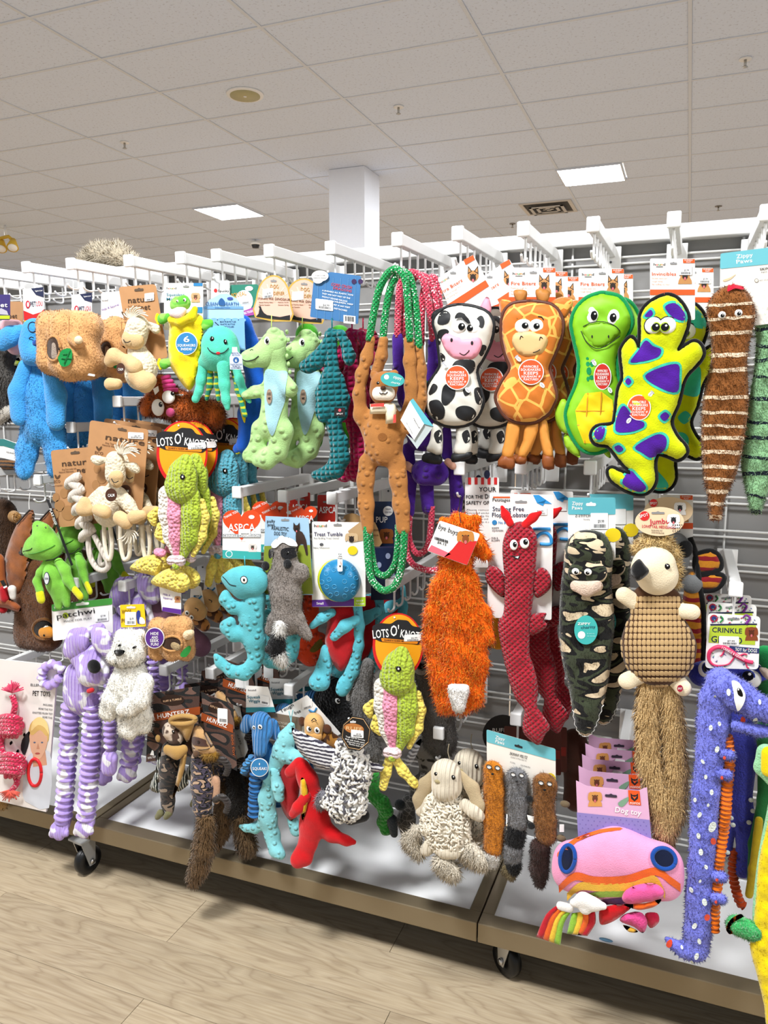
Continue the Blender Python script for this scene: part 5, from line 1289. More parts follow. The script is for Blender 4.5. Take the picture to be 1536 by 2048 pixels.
def bluedog():
    t = T('plush_dog', 'standing sky blue plush dog with long ears at the left', 'dog toy', 66, 590, 1.68, 'sky blue plush dogs')
    B = M('#3f9be0', 'fur', s=.9); DB = M('#174fa0', 'plush')
    h = t.sdf('head', B, [[(70, 665, 28, 12), (66, 690, 30, 14)], [(64, 708, 24, 22), (76, 708, 24, 22)]], flat=.8)
    t.sdf('ear', B, [[(42, 662, 13, 10), (22, 672, 20, 12), (8, 680, 19, 12), (4, 686, 16, 12)]], flat=.6); t.sdf('ear', B, [[(100, 660, 12, 0), (118, 690, 20, 0)]], flat=.6)
    b = t.sdf('body', B, [[(72, 740, 30), (76, 790, 42), (82, 848, 44)], [(62, 870, 27), (54, 905, 25), (49, 935, 20, 4), (46, 945, 14, 8)], [(108, 868, 30), (112, 905, 26), (110, 938, 20)]], k=14, flat=.55, lump=1, lf=.7)
    t.sdf('arm', B, [[(50, 735, 16, 18), (35, 785, 21, 22), (38, 832, 20, 22)]], flat=.6); t.sdf('arm', B, [[(100, 745, 18, 18), (112, 790, 24, 20), (112, 840, 22, 20)]], flat=.6)
    t.fur(b, B, 2600, 5, 1.6, g=.5)
    t.ball('nose', DB, 71, 686, 7, 6, 5, t.dpt(71, 688, h) + 1); t.tube('smile', INK, [(58, 677, 36), (62, 674, 37), (67, 676, 37)], 1, n=5)
    t.tube('spectacle_ring', NAVY, [(x, y, t.dpt(x, y, h) + 1) for x, y in ell(65, 654, 9, 10, 16)], .9, n=5, closed=True, sm=2)
    c = t.card('header_card', WHITE, rnd([(45, 579), (87, 574), (88, 638), (48, 642)], 2), 6)
    t.card('navy_corner', NAVY, [(62, 577), (87, 574), (87.5, 595), (72, 590)], 6.8, .1, parent=c); t.card('red_swoosh', REDP, [(47, 621), (66, 629), (82, 624), (88, 618), (88, 636), (48, 641)], 6.8, .1, parent=c); t.card('yellow_edge', YEL, [(48, 641), (88, 637), (88, 641), (49, 645)], 6.4, .4, parent=c)
    t.card('logo', M('#c22034', 'paper'), ell(55.5, 609, 4.5, 8, 16), 6.9, .1, parent=c); t.card('logo', WHITE, ell(56, 609, 2.2, 5, 12), 7.1, .1, parent=c)
    t.text(NAVY, [('PET', 61, 613, 72, 10, 612)], 7.2, parent=c); t.text(M('#c22034', 'flat'), [('LOU', 73, 612, 85, 10, 611)], 7.2, parent=c); t.text(WHITE, [('Together in Love!', 70, 583.5, 85, 3, 582)], 7.2, parent=c)
    dup(t, 'second blue plush dog in the shade behind the first', 0.04, 0.14, 0.0); dup(t, 'third blue plush dog, darkest, against the rack', 0.04, 0.27, 0.0)
bluedog()
def leftmost():
    t = T('plush_rabbit', 'dark grey shaggy plush at the left edge behind the blue dog', 'dog toy', 5, 640, 1.72)
    b = t.sdf('body', M('#57534f', 'fur'), [[(8, 700, 24), (12, 760, 30), (4, 820, 26)]], flat=.7); t.fur(b, M('#615d58', 'fur'), 2500, 10, 1.8, g=.5); t.sdf('foot', M('#c9c2b6', 'fur'), [[(-2, 830, 20, 6), (16, 822, 14, 6)]], flat=.7)
    t.pil('green_tag', M('#8a9a2a', 'plush'), [(28, 728), (36, 715), (40, 722), (33, 735)], 2, 3, d=20)
    c = T('header_card', 'dark purple card with a lime stripe at the left edge', 'card', 5, 590, 1.64)
    p = c.rect('paper', M('#372a6e', 'paper'), -14, 589, 20, 640, 0, r=3); c.rect('lime_stripe', M('#b9c81e', 'paper'), -14, 631, 19.5, 638, .8, parent=p, th=.1); c.text(WHITE, [('pet', -8, 614, 15, 9)], 1, parent=p); c.card('silver_print', M('#b5b2c0', 'paper'), [(-12, 628), (2, 616), (14, 622), (17, 630)], .8, .1, parent=p)
    c = T('header_card', 'kraft card between the purple and the white tags at the left', 'card', 32, 600, 1.70)
    p = c.rect('paper', KRAFT, 14, 603, 46, 660, 0, r=6); c.text(M('#4a3524', 'flat'), [('pet', 18, 636, 34, 9)], 1, parent=p)
    c = T('plush_pig', 'pale pink plush top peeking over the blue ear', 'dog toy', 30, 640, 1.70)
    c.sdf('body', M('#e9b9c0', 'plush'), [[(12, 652, 14), (36, 654, 14)], [(30, 690, 20)]], flat=.7)
leftmost()
def cushion():
    t = T('fluffy_cushion', 'cream shaggy cushion lying on top of the rack', 'cushion', 215, 520, 2.12)
    b = t.sdf('filling', M('#d8c8ac', 'fur'), [[(172, 522, 14), (200, 512, 20), (235, 512, 20), (265, 526, 12)]], flat=.9); t.fur(b, M('#e2d4ba', 'fur'), 3500, 13, 1.8, g=-.25, jit=.5)
cushion()
# ================================================================ toys, second row, left
def frog():
    t = T('plush_frog', 'front lime green plush frog in profile with yellow hands', 'dog toy', 100, 1000, 1.62, 'lime green plush frogs')
    G = M('#7cc044', 'plush', v=.2); YG = M('#d6d41a', 'plush')
    h = t.sdf('head', G, [[(56, 1103, 12, 10), (70, 1096, 22, 10), (90, 1090, 30, 8), (102, 1094, 25, 6)], [(88, 1068, 20, 6), (80, 1058, 14, 6), (74, 1051, 8, 6)], [(90, 1056, 9, 14)]], k=12, flat=.75)
    t.tube('mouth', INK, [(x, y, t.dpt(x, y, h) + .5) for x, y in ((46, 1103), (54, 1101), (61, 1099), (64, 1096))], .8, n=5)
    t.tube('jaw_seam', M('#3d8a1e', 'plush'), [(x, y, t.dpt(x, y, h) + .5) for x, y in ((46, 1108), (62, 1108), (80, 1104), (100, 1096), (110, 1090))], .9, n=5)
    t.eye(75, 1052, 2.2, h, white=False); t.eye(91, 1055, 2, h, white=False)
    b = t.sdf('body', G, [[(104, 1125, 17), (108, 1150, 22), (112, 1172, 19), (116, 1190, 12), (117, 1212, 9)], [(130, 1172, 11), (134, 1208, 8)]], k=10, flat=.75)
    t.sdf('arm', G, [[(92, 1125, 7, 8), (80, 1145, 7, 10), (74, 1163, 8, 10), (80, 1182, 9, 12)]], flat=.8, h=2.8); t.sdf('hand', YG, [[(80, 1188, 10, 14), (82, 1198, 10, 14)]], flat=.6, h=2.6)
    t.sdf('arm', G, [[(118, 1125, 10, 6), (130, 1140, 11, 8), (136, 1160, 10, 8), (146, 1176, 8, 8)]], flat=.8, h=2.8); t.sdf('hand', YG, [[(150, 1180, 8, 10), (160, 1192, 8, 10)]], flat=.6, h=2.6)
    t.tube('collar', M('#20301a', 'satin'), [(92, 1122, 16), (108, 1118, 17), (126, 1106, 10)], 1.2, n=5)
    e = t.card('squeak_patch', NAVY, ell(93, 1157, 5.8, 13, 20), 24); t.card('patch_face', M('#d4d8da', 'paper'), ell(93, 1157, 4.6, 11.5, 20), 24.4, .2, parent=e); t.text(NAVY, [('SQUEAKS', 89.5, 1159, 96.5, 4)], 25, parent=e)
    c = t.card('black_strip_card', M('#26262a', 'paper'), [(92, 998), (98, 1000), (146, 1130), (142, 1132)], -4); t.text(WHITE, [('PLAY', 98, 1018, 104, 5, 1034), ('TOUGH', 104, 1036, 110, 5, 1050)], -3, parent=c)
    dup(t, 'second lime frog in the shade behind the kraft card', 0.0, 0.09, 0.0, rz=-.4); dup(t, 'added third lime frog darkening the gap under the rope loops', 0.0, 0.2, 0.0)  # the third frog is an added copy that darkens the gap
frog()
def browns():
    t = T('plush_duck', 'rust brown suede plush wing hanging by a thread at the left', 'dog toy', 60, 985, 1.66)
    S = M('#8a5026', 'plush', v=.25)
    b = t.pil('wing', S, [(59, 1022), (68, 1026), (68, 1070), (60, 1100), (56, 1150), (40, 1190), (16, 1182), (7, 1144), (13, 1101), (34, 1048)], 12, 18, fold=2)
    t.tube('dark_edge', M('#2c2422', 'plush'), [(60, 1020, 8), (50, 1030, 9), (34, 1048, 9)], 2, n=6); t.tube('thread', WHITE, [(60, 986), (58, 1006), (59, 1022)], .8, n=5)
    t.pil('fin', M('#3e2416', 'plush'), [(46, 1088), (36, 1090), (38, 1108), (50, 1110)], 3, 4, d=10)
    dup(t, 'second rust brown plush wing behind the green frog head', 0.03, 0.05, 0.0)
    dup(t, 'added third rust brown plush wing filling the dark at the back', 0.0, 0.14, 0.0)  # extra wing added to fill and darken the back
    t = T('plush_bear', 'dark brown shaggy plush with a spiral tan button at the left edge', 'dog toy', 20, 1000, 1.78)
    b = t.sdf('body', M('#3c2717', 'fur'), [[(6, 1030, 34), (14, 1110, 40), (8, 1190, 34)]], flat=.6); t.fur(b, M('#4a3018', 'fur'), 2500, 8, 1.8)
    k = t.sdf('button', M('#b0803e', 'cord', s=1.6, ax='X'), [[(28, 1033, 12, 28), (32, 1035, 11, 34)]], flat=.9, h=2.6)
    for r in (3, 6, 9): t.tube('spiral', M('#8a5f2a', 'plush'), [(x, y, 47 - r * .6) for x, y in ell(33, 1035, r, r, 12)], .7, n=5, closed=True, sm=2, parent=k)
    t = T('log_burrow', 'dark brown log burrow toy with an orange bird in its hole', 'dog toy', 80, 1120, 1.68)
    L_ = M('#5d3a20', 'fur', s=.7)
    b = t.sdf('log', L_, [[(62, 1140, 24), (56, 1200, 28), (52, 1272, 28)], [(95, 1150, 24), (98, 1272, 30)], [(76, 1150, 24), (78, 1275, 30)]], k=14, flat=.7, lump=1)
    t.fur(b, L_, 1800, 4, 1.5, g=.5)
    hd = t.dpt(86, 1261, b)
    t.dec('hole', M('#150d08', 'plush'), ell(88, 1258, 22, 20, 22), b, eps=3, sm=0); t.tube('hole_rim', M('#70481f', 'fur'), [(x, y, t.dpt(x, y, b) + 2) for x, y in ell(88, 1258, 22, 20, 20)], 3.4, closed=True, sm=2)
    q = t.sdf('bird', M('#c9852a', 'plush'), [[(86, 1266, 11, hd + 2), (98, 1264, 12, hd + 2)]], flat=.5, h=2.6); t.ball('bird_eye', BLACKG, 88, 1271, 2, 2.6, 1.4, hd + 9); t.pil('bird_crest', M('#e0dccf', 'plush'), [(86, 1256), (94, 1250), (98, 1258), (90, 1260)], 3, 3, d=hd + 4)
    dup(t, 'second dark log burrow behind, below the green frogs', 0.04, 0.16, 0.0)
    t = T('plush_turkey', 'rust hat plush with red and white beads cut by the left edge', 'dog toy', 5, 1130, 1.64)
    t.sdf('head', M('#9a5426', 'plush'), [[(-4, 1120, 14), (-2, 1170, 16), (2, 1200, 16)]], flat=.7); t.pil('brim', M('#8e4c28', 'plush'), [(-20, 1192), (10, 1194), (36, 1208), (43, 1219), (34, 1223), (10, 1216), (-20, 1210)], 7, 7, d=16)
    t.sdf('wattle', M('#a81420', 'plush'), [[(8, 1180, 9, 20), (10, 1196, 9, 20)], [(6, 1218, 9, 8)]], h=2.6); t.sdf('cheek', M('#dcd6d0', 'plush'), [[(24, 1178, 8, 18), (26, 1194, 6, 18)]], h=2.6)
    g = t.card('woven_label', M('#17171a', 'satin'), [(0, 1162), (7, 1160), (14, 1174), (8, 1177)], 34, .6); t.card('label_band', WHITE, [(6, 1174), (13, 1171), (14, 1174), (8, 1177)], 34.4, .3, parent=g)
    t = T('toy_package', 'teal and white toy package below the grey plush at the left edge', 'package', 15, 880, 1.72)
    c = t.card('card', PAP, [(-14, 878), (8, 878), (35, 888), (33, 922), (-14, 912)], 0, 3); t.card('teal_band', M('#2f7a78', 'paper'), [(-14, 878), (8, 878), (35, 888), (34.5, 900), (6, 892), (-14, 892)], .6, .1, parent=c)
    t.text(GREY, [('SQUEAKY', 12, 905, 30, 3, 909)], .9, parent=c); t.pil('striped_skin', M('#7a4f1e', 'stripe', '#1b1410', s=30), [(-16, 914), (34, 924), (36, 940), (-16, 936)], 8, 9, d=2, sm=2)
browns()
def braid():
    t = T('rope_toy', 'cream braided rope toy with loops on the left kraft card', 'dog toy', 150, 900, 1.65)
    natcard(t, [(101, 901), (190, 893), (203, 1046), (119, 1055)], 0)
    R = M('#d9d0c4', 'cord', s=1.6, ax='X', b=.4)
    P = [(160, 958), (142, 962), (150, 984), (140, 985), (158, 1004), (150, 1008), (165, 1030), (158, 1036), (172, 1052), (160, 1058), (178, 1066)]
    for i in range(9):
        a = i / 8; x = 148 + 28 * a; y = 958 + 106 * a; sg = 1 if i % 2 else -1
        t.tube('braid_strand', R, [(x - 14 * sg, y - 8, 10), (x - 4 * sg, y - 3, 16), (x + 8 * sg, y + 6, 14), (x + 13 * sg, y + 16, 8)], [7, 10, 10, 7], n=8, sm=3)
    t.tube('loop', R, [(176, 1070, 10), (178, 1100, 12), (184, 1122, 12), (196, 1138, 12), (210, 1140, 12), (217, 1128, 12), (204, 1102, 12), (188, 1070, 12)], 5.6, n=8)
    t.tube('loop', R, [(205, 1060, -6), (206, 1090, -6), (200, 1120, -6), (204, 1130, -6), (216, 1120, -6), (222, 1095, -6), (216, 1060, -6)], 5, n=8)
braid()
def goat_low():
    t = T('plush_goat', 'lower cream goat with rope hair and legs on the tilted kraft card', 'dog toy', 235, 850, 1.615, 'rope-haired goats')
    natcard(t, [(180, 840), (297, 859), (282, 1050), (164, 1034)], -16); t.sticker(256, 864, 287, 877, '$6.99', -14, sl=.05)
    b = t.sdf('body', GOATF, [[(228, 975, 15), (222, 995, 24), (216, 1018, 32), (216, 1024, 32)], [(205, 985, 14), (182, 1005, 12, 6)], [(240, 990, 16, 4), (258, 1010, 14, 8), (270, 1028, 12, 10)]], flat=.7, lump=.6)
    h = t.sdf('head', GOATF, [[(230, 922, 20, 12), (231, 950, 22, 14)]], flat=.8); t.sdf('snout', GOATT, [[(232, 955, 17, 22), (233, 962, 14, 22)]], flat=.7, h=2.8)
    t.tube('smile', INK, [(223, 957, 34), (226, 963, 35), (231, 965, 35.5), (237, 962, 35)], .9, n=5)
    for P in ([(214, 920, 6, 4), (196, 921, 8.5, 6), (188, 918, 8, 6)], [(252, 928, 6, 4), (268, 935, 8.5, 6), (274, 940, 7, 6)]): t.sdf('ear', GOATF, [P], flat=.7, h=2.8)
    for P in ([(170, 1006, 13, 16), (166, 1018, 14, 16), (178, 1020, 12, 16)], [(195, 1020, 12, 24), (210, 1024, 14, 26)], [(240, 1036, 15, 22), (252, 1044, 15, 22)], [(268, 1034, 14, 20), (284, 1030, 10, 20)]): t.sdf('paw', GOATT, [P], flat=.8, h=2.8)
    hair(t, 246, 910, 13, 30, .2, 18)
    g = t.card('patch', M('#4a2a1c', 'paper'), ell(222, 990, 11.5, 13, 22), 36, .8); t.text(WHITE, [('CALM', 216, 994, 229, 6, 993)], 36.8, parent=g)
    for x0, x1 in ((208, 224), (240, 260), (284, 300)): t.tube('rope_leg', ROPEC, [(x0, 1050, -4), (x0 + 2, 1090, -4), (x0 + 8, 1118, -4), (x1 - 2, 1112, -4), (x1, 1085, -4), (x1 - 4, 1050, -4)], 4.6, n=7)
    hair(t, 256, 1062, 7, 22, 2.7, 10)
    dup(t, 'second rope-haired goat card behind the lower one', 0.0, 0.055, 0.004); dup(t, 'third rope-haired goat card, rearmost', 0.0, 0.12, 0.004)
goat_low()
def monster():
    t = T('plush_monster', 'orange furry monster with bulging eyes and a pink striped horn', 'dog toy', 330, 745, 1.70)
    F_ = M('#b4581c', 'fur')
    b = t.sdf('body', F_, [[(300, 812, 22), (330, 800, 30), (375, 822, 32), (425, 830, 28)], [(322, 765, 16), (335, 790, 20)]], k=14, flat=.7); t.fur(b, F_, 4200, 9, 1.8, g=.4)
    t.sdf('ear', F_, [[(300, 800, 14, 12), (292, 820, 14, 12)]], flat=.6)
    t.eye(316, 815, 15, None, 5, -6, .3, ry=17, d=30); t.eye(337, 794, 15, None, 8, -7, .3, ry=13, d=30)
    t.ball('nose', M('#d9568c', 'plush'), 341, 825, 9, 9, 8, 34)
    for i in range(4): t.sdf('horn_ring', M('#cf3d86', 'plush'), [[(326 + i * 1.5, 756 + i * 8, 4.5, 26), (338 + i * 5, 753 + i * 9, 4.5, 26)]], h=2.2)
    t.card('care_tag', WHITE, [(306, 778), (316, 772), (318, 782), (310, 790)], 26)
monster()
KG = M('#a9bf3c', 'knit', s=.95, ax='X'); KW = M('#ece6da', 'loops', s=1.1); KP = M('#ea94b0', 'loops', s=1.1); KY = M('#f2dc66', 'loops', s=1.0, b=1.3); KB = M('#5aa9be', 'knit', ax='X')
def fish(ox, oy, label, tail, kg=KG):
    t = T('knit_fish', label, 'dog toy', 364 + ox, 860 + oy, 1.60, 'knitted fish on orange oval cards')
    def S(P): return [(p[0] + ox, p[1] + oy, *p[2:]) for p in P]
    c = t.card('oval_card', M('#cf1f22', 'paper'), S(ell(364, 908, 51, 66, 40)), -22); t.card('oval_print', M('#f0a21c', 'paper'), S(ell(365, 906, 46.5, 61, 40)), -21.4, .1, parent=c)
    bn = t.card('logo_ground', INK, rnd(S([(312, 868), (326, 862), (350, 864), (362, 855), (384, 857), (392, 868), (412, 872), (414, 898), (405, 906), (372, 900), (330, 900), (314, 892)]), 5), -20.6, .3, parent=c)
    t.card('logo_banner', M('#e98a1e', 'paper'), rnd(S([(330, 892), (376, 896), (404, 899), (403, 904), (374, 902), (332, 899)]), 2), -20, .1, parent=c)
    t.text(WHITE, [('LOTS', 314 + ox, 893 + oy, 346 + ox, 17, 890 + oy), ("O'", 349 + ox, 888 + oy, 366 + ox, 22, 888 + oy), ('KNOTS', 368 + ox, 890 + oy, 412 + ox, 16, 897 + oy)], -19.8, parent=c); t.text(INK, [('SQUEEZE & SQUEAK ME!', 336 + ox, 897.5 + oy, 376 + ox, 3.4, 900 + oy)], -19.4, parent=c)
    t.sticker(376 + ox, 886 + oy, 410 + ox, 899 + oy, '$6.99', -19, sl=-.05, parent=c); t.ball('hook_hole', WHITE, 357 + ox, 851 + oy, 2, 2, 1, -20, parent=c)
    hd = t.sdf('head', kg, [S([(372, 922, 14, 12), (366, 948, 30, 12), (362, 972, 37, 12)])], flat=.6, k=14); 
    for nm, m, P in (('white_side', KW, [(334, 990, 20, 2), (335, 1030, 20, 2), (340, 1075, 15, 2), (350, 1110, 7, 2)]), ('pink_stripe', KP, [(350, 990, 16, 12), (349, 1030, 16, 14), (350, 1075, 13, 12), (353, 1112, 7, 8)]), ('green_side', kg, [(380, 990, 22, 6), (382, 1030, 22, 8), (378, 1075, 19, 6), (366, 1112, 9, 4)]), ('fin', KY, [(404, 1004, 8, 0), (410, 1035, 10, 0), (405, 1072, 9, 0), (386, 1110, 6, 0)]), ('fin', KY, [(314, 1022, 9, 0), (304, 1034, 10, 0), (308, 1046, 8, 0)]), ('fin', KY, [(320, 1052, 8, 4), (318, 1070, 9, 4), (328, 1082, 7, 4)])):
        t.sdf(nm, m, [S(P)], flat=.6)
    e = t.ball('eye', BLACKG, 365 + ox, 954 + oy, 6, 6, 3, t.dpt(365 + ox, 954 + oy, hd)); t.ball('glint', EYEW, 365 + ox, 954 + oy, 2, 2, 1, t.dpt(365 + ox, 954 + oy, hd) + 3, parent=e)
    t.sdf('knot', M('#ead0d2', 'knit'), [S([(344, 1121, 11, 12), (360, 1122, 12, 12)])], h=2.8); t.sdf('knot_tip', kg, [S([(352, 1132, 8, 18)])], h=2.6)
    if tail == 'fan':
        t.sdf('knot', KP, [S([(316, 1104, 9, 4), (324, 1106, 9, 4)])], h=2.8)
        t.pil('tail_fin', KY, S([(260, 1138), (270, 1124), (283, 1115), (312, 1110), (326, 1126), (315, 1150), (292, 1148)]), 9, 10); t.pil('tail_fin', KY, S([(302, 1166), (318, 1146), (346, 1136), (374, 1150), (380, 1172), (364, 1186), (333, 1178)]), 10, 12, d=6)
    else:
        t.sdf('tail_fin', KY, [S([(348, 1132, 10, 6), (340, 1160, 11, 8), (334, 1190, 9, 8)])], flat=.7, h=2.8); t.sdf('tail_fin', KY, [S([(358, 1132, 10, 6), (374, 1158, 11, 8), (394, 1180, 9, 8), (398, 1186, 7, 8)])], flat=.7, h=2.8)
    return t
f1 = fish(0, 0, 'front green, pink and white knitted fish with a fan tail', 'fan')
f2 = fish(16, -4, 'blue knitted fish third in line under the orange oval cards', 'legs', KB); f2.root.location.y += 0.12; f2.root.location.x += 0.02
dup(f1, 'second knitted fish, right behind the fan-tailed one', 0.0, 0.045, 0.0)
dup(f2, 'blue knitted fish, last but one of the oval cards', 0.0, 0.045, 0.0); dup(f2, 'blue knitted fish, rearmost of the oval cards', 0.0, 0.09, 0.0)
fish(432, 384, 'lower green knitted fish with a forked tail beside the orange fox', 'legs')
# ================================================================ toys, second row, middle and right
def aspca(t, x, y, s, d, full=True):
    """charity card with a heart; x,y its middle top"""
    P = [(x - 38 * s, y + 16 * s), (x + 38 * s, y + 16 * s), (x + 39 * s, y + 100 * s), (x - 38 * s, y + 97 * s)]
    c = t.card('charity_card', PAP, rnd(P, 4 * s), d) if full else None
    a = np.linspace(0, 2 * math.pi, 40, endpoint=False)
    H = [(x + 2.35 * s * 16 * math.sin(q) ** 3, y + 26 * s - 2.15 * s * (13 * math.cos(q) - 5 * math.cos(2 * q) - 2 * math.cos(3 * q) - math.cos(4 * q))) for q in a]
    h = t.card('heart', M('#e2481c', 'paper'), H, d + .9, .7, parent=c)
    t.text(WHITE, [('ASPCA', x - 27 * s, y + 42 * s, x + 27 * s, 15 * s), ('THANK YOU!', x - 34 * s, y + 18 * s, x - 6 * s, 5 * s, y + 4 * s)], d + 1.6, parent=c or h)
    t.card('printed_cat', WHITE, ell(x + 20 * s, y + 14 * s, 6 * s, 4 * s, 12), d + 1.5, .1, parent=c or h)
    if full:
        t.rect('grey_band', M('#9a9ea2', 'paper'), x - 39 * s, y + 48 * s, x + 39 * s, y + 55 * s, d + 1.5, parent=c, th=.2); t.text(WHITE, [('CRINKLE CHAMELEON', x - 36 * s, y + 54 * s, x + 36 * s, 5 * s)], d + 1.9, parent=c)
        t.card('teal_foot', M('#3aa9a4', 'paper'), [(x - 38 * s, y + 80 * s), (x + 38.6 * s, y + 84 * s), (x + 39 * s, y + 99 * s), (x - 38 * s, y + 96 * s)], d + .8, .1, parent=c)
        t.text(WHITE, [('CAT DOG BIRD', x - 10 * s, y + 62 * s, x + 8 * s, 3 * s)], d + 1.7, parent=c); t.card('seal', WHITE, ell(x - 25 * s, y + 88 * s, 7 * s, 7 * s, 16), d + 1, .1, parent=c); t.card('seal', M('#3aa9a4', 'paper'), ell(x - 25 * s, y + 88 * s, 5.6 * s, 5.6 * s, 16), d + 1.2, .1, parent=c)
        shepherd(t, x + 22 * s, y + 72 * s, 8 * s, d + 1.1, c, '#d8d2cc', '#4a4038', up=False)
    t.sticker(x - 6 * s, y + 38 * s, x + 18 * s, y + 50 * s, None, d + 1.8, parent=c or h)
    return c
def chameleon():
    t = T('plush_chameleon', 'turquoise bumpy chameleon with a curled tail under a heart card', 'dog toy', 484, 1020, 1.60)
    C = M('#5ab4be', 'dots', s=1.1)
    h = t.sdf('head', M('#58b2bc', 'plush'), [[(449, 1157, 6, 12), (462, 1160, 17, 10), (480, 1163, 29, 8), (505, 1163, 30, 6), (515, 1160, 24, 4)], [(485, 1180, 18, 8)]], flat=.65, k=12)
    t.sdf('body', C, [[(510, 1195, 24), (503, 1235, 27), (508, 1280, 25), (512, 1308, 17), (508, 1328, 15, 6), (488, 1346, 15, 12), (463, 1343, 13, 14), (440, 1325, 11, 14), (432, 1313, 7, 14)], [(492, 1218, 14, 6), (465, 1214, 14, 14), (452, 1200, 14, 16), (452, 1188, 9, 16)], [(498, 1270, 16, 4), (468, 1268, 15, 14), (453, 1254, 14, 16), (462, 1243, 10, 16)]], k=8, flat=.7, lump=.6)
    dd = t.dpt(488, 1160, h); e = t.ball('eye', INK, 488, 1160, 8.6, 8.6, 2, dd); t.ball('eye_white', EYEW, 488, 1160, 7, 7, 2, dd + .8, parent=e); t.ball('pupil', BLACKG, 488, 1160, 2.6, 3, 1, dd + 2.6, parent=e)
    t.tube('mouth', INK, [(x, y, t.dpt(x, y, h) + .5) for x, y in ((445, 1153), (452, 1160), (460, 1169), (472, 1172))], .9, n=5)
    t.tube('hang_loop', M('#45b9c8', 'satin'), [(489, 1112), (490, 1132)], 1, n=5, sm=0)
    aspca(t, 483, 1020, 1, -8)
    dup(t, 'second turquoise chameleon in the shade behind the raccoon', 0.05, 0.1, 0.0); dup(t, 'third turquoise chameleon, rearmost against the rack', 0.02, 0.2, 0.0)  # rear chameleon added so the bare wall behind turns dark
chameleon()
for i, (x, y, Y, s, lb) in enumerate(((541, 1002, 1.72, 1.0, 'heart card behind, second in line above the photo card'), (608, 1012, 1.70, .7, 'small heart card with a thank you above the raccoon'), (600, 985, 1.80, 1.1, 'dark red charity card far back between the hook arms'), (655, 990, 1.78, 1.1, 'red charity card left of the hanging bear'))):
    t = T('charity_card', lb, 'card', x, y, Y, 'heart-shaped charity cards')
    if i < 2: aspca(t, x, y, s, 0, i == 0)
    else:
        c = t.rect('card', M('#b8281c', 'paper'), x - 20, y, x + 20, y + 62, 0, r=3); t.text(WHITE, [('ASPCA', x - 17, y + 36, x + 17, 13)], 1, parent=c); slot(t, x, y + 14, 9, 2, c, 1)
def raccoon():
    t = T('plush_raccoon', 'grey raccoon without stuffing before a photo card of a dog', 'dog toy', 572, 1040, 1.60)
    G = M('#88807a', 'fur'); W_ = M('#fbf9f4', 'fur', v=.02); K = M('#17171a', 'fur')
    b = t.sdf('body', G, [[(568, 1100, 27), (573, 1140, 28), (572, 1190, 33), (574, 1238, 34)], [(590, 1160, 14), (603, 1146, 14, 4), (605, 1140, 12, 4)], [(598, 1240, 15), (608, 1262, 11), (616, 1272, 10)], [(545, 1150, 12), (538, 1170, 10)], [(548, 1240, 15), (540, 1262, 12)]], k=12, flat=.55)
    t.fur(b, G, 3000, 5, 1.4, g=.5)
    t.dec('white_brow', W_, [(542, 1090), (552, 1078), (570, 1074), (588, 1080), (595, 1092), (580, 1092), (566, 1086), (552, 1096)], b, eps=3)
    for P in ([(565, 1098), (590, 1096), (592, 1112), (578, 1118), (565, 1114)], [(538, 1100), (548, 1098), (547, 1114), (538, 1116)]): t.dec('eye_mask', K, P, b, eps=3)
    for x, y in ((531, 1132), (575, 1128)): t.ball('ear', K, x, y, 9, 10, 6, t.dpt(x, y, b, 4) + 3)
    t.eye(576, 1105, 2.6, b, white=False, rz=6)
    q = t.sdf('tail', W_, [[(562, 1250, 11, 16), (560, 1262, 12, 18)]], h=2.8); t.fur(q, W_, 700, 12, 1.6, g=.8)
    q = t.sdf('tail_ring', K, [[(558, 1268, 13, 18), (553, 1290, 16, 18), (555, 1302, 15, 18)]], h=2.8); t.fur(q, K, 900, 10, 1.6, g=.8)
    q = t.sdf('tail_tip', W_, [[(560, 1308, 12, 18), (566, 1322, 9, 18)]], h=2.8); t.fur(q, W_, 700, 15, 1.6, g=.9)
    c = t.card('photo_card', M('#9fc3de', 'paper'), [(531, 1032), (617, 1036), (626, 1190), (524, 1190)], -16); t.card('printed_grass', M('#8a9a34', 'paper'), [(528.5, 1092), (620, 1090), (626, 1188), (524.5, 1188)], -15.3, .1, parent=c)
    t.text(INK, [('REALISTIC', 543, 1059, 577, 7.5, 1062), ('DOG TOY', 548, 1070, 573, 7.5, 1072), ('pully', 534, 1045, 550, 6), ('paws', 535, 1052, 549, 6)], -15, parent=c)
    t.card('printed_dog_body', M('#3a2a24', 'paper'), [(592, 1062), (604, 1064), (612, 1080), (616, 1108), (612, 1110), (606, 1088), (598, 1092), (594, 1106), (590, 1105), (592, 1086)], -14.8, .1, 2, parent=c); shepherd(t, 593, 1056, 9, -14.6, c, '#3a2a24', '#1d1512', up=True, chest=False)
    slot(t, 570, 1040, 8, 1.8, c, -15)
raccoon()
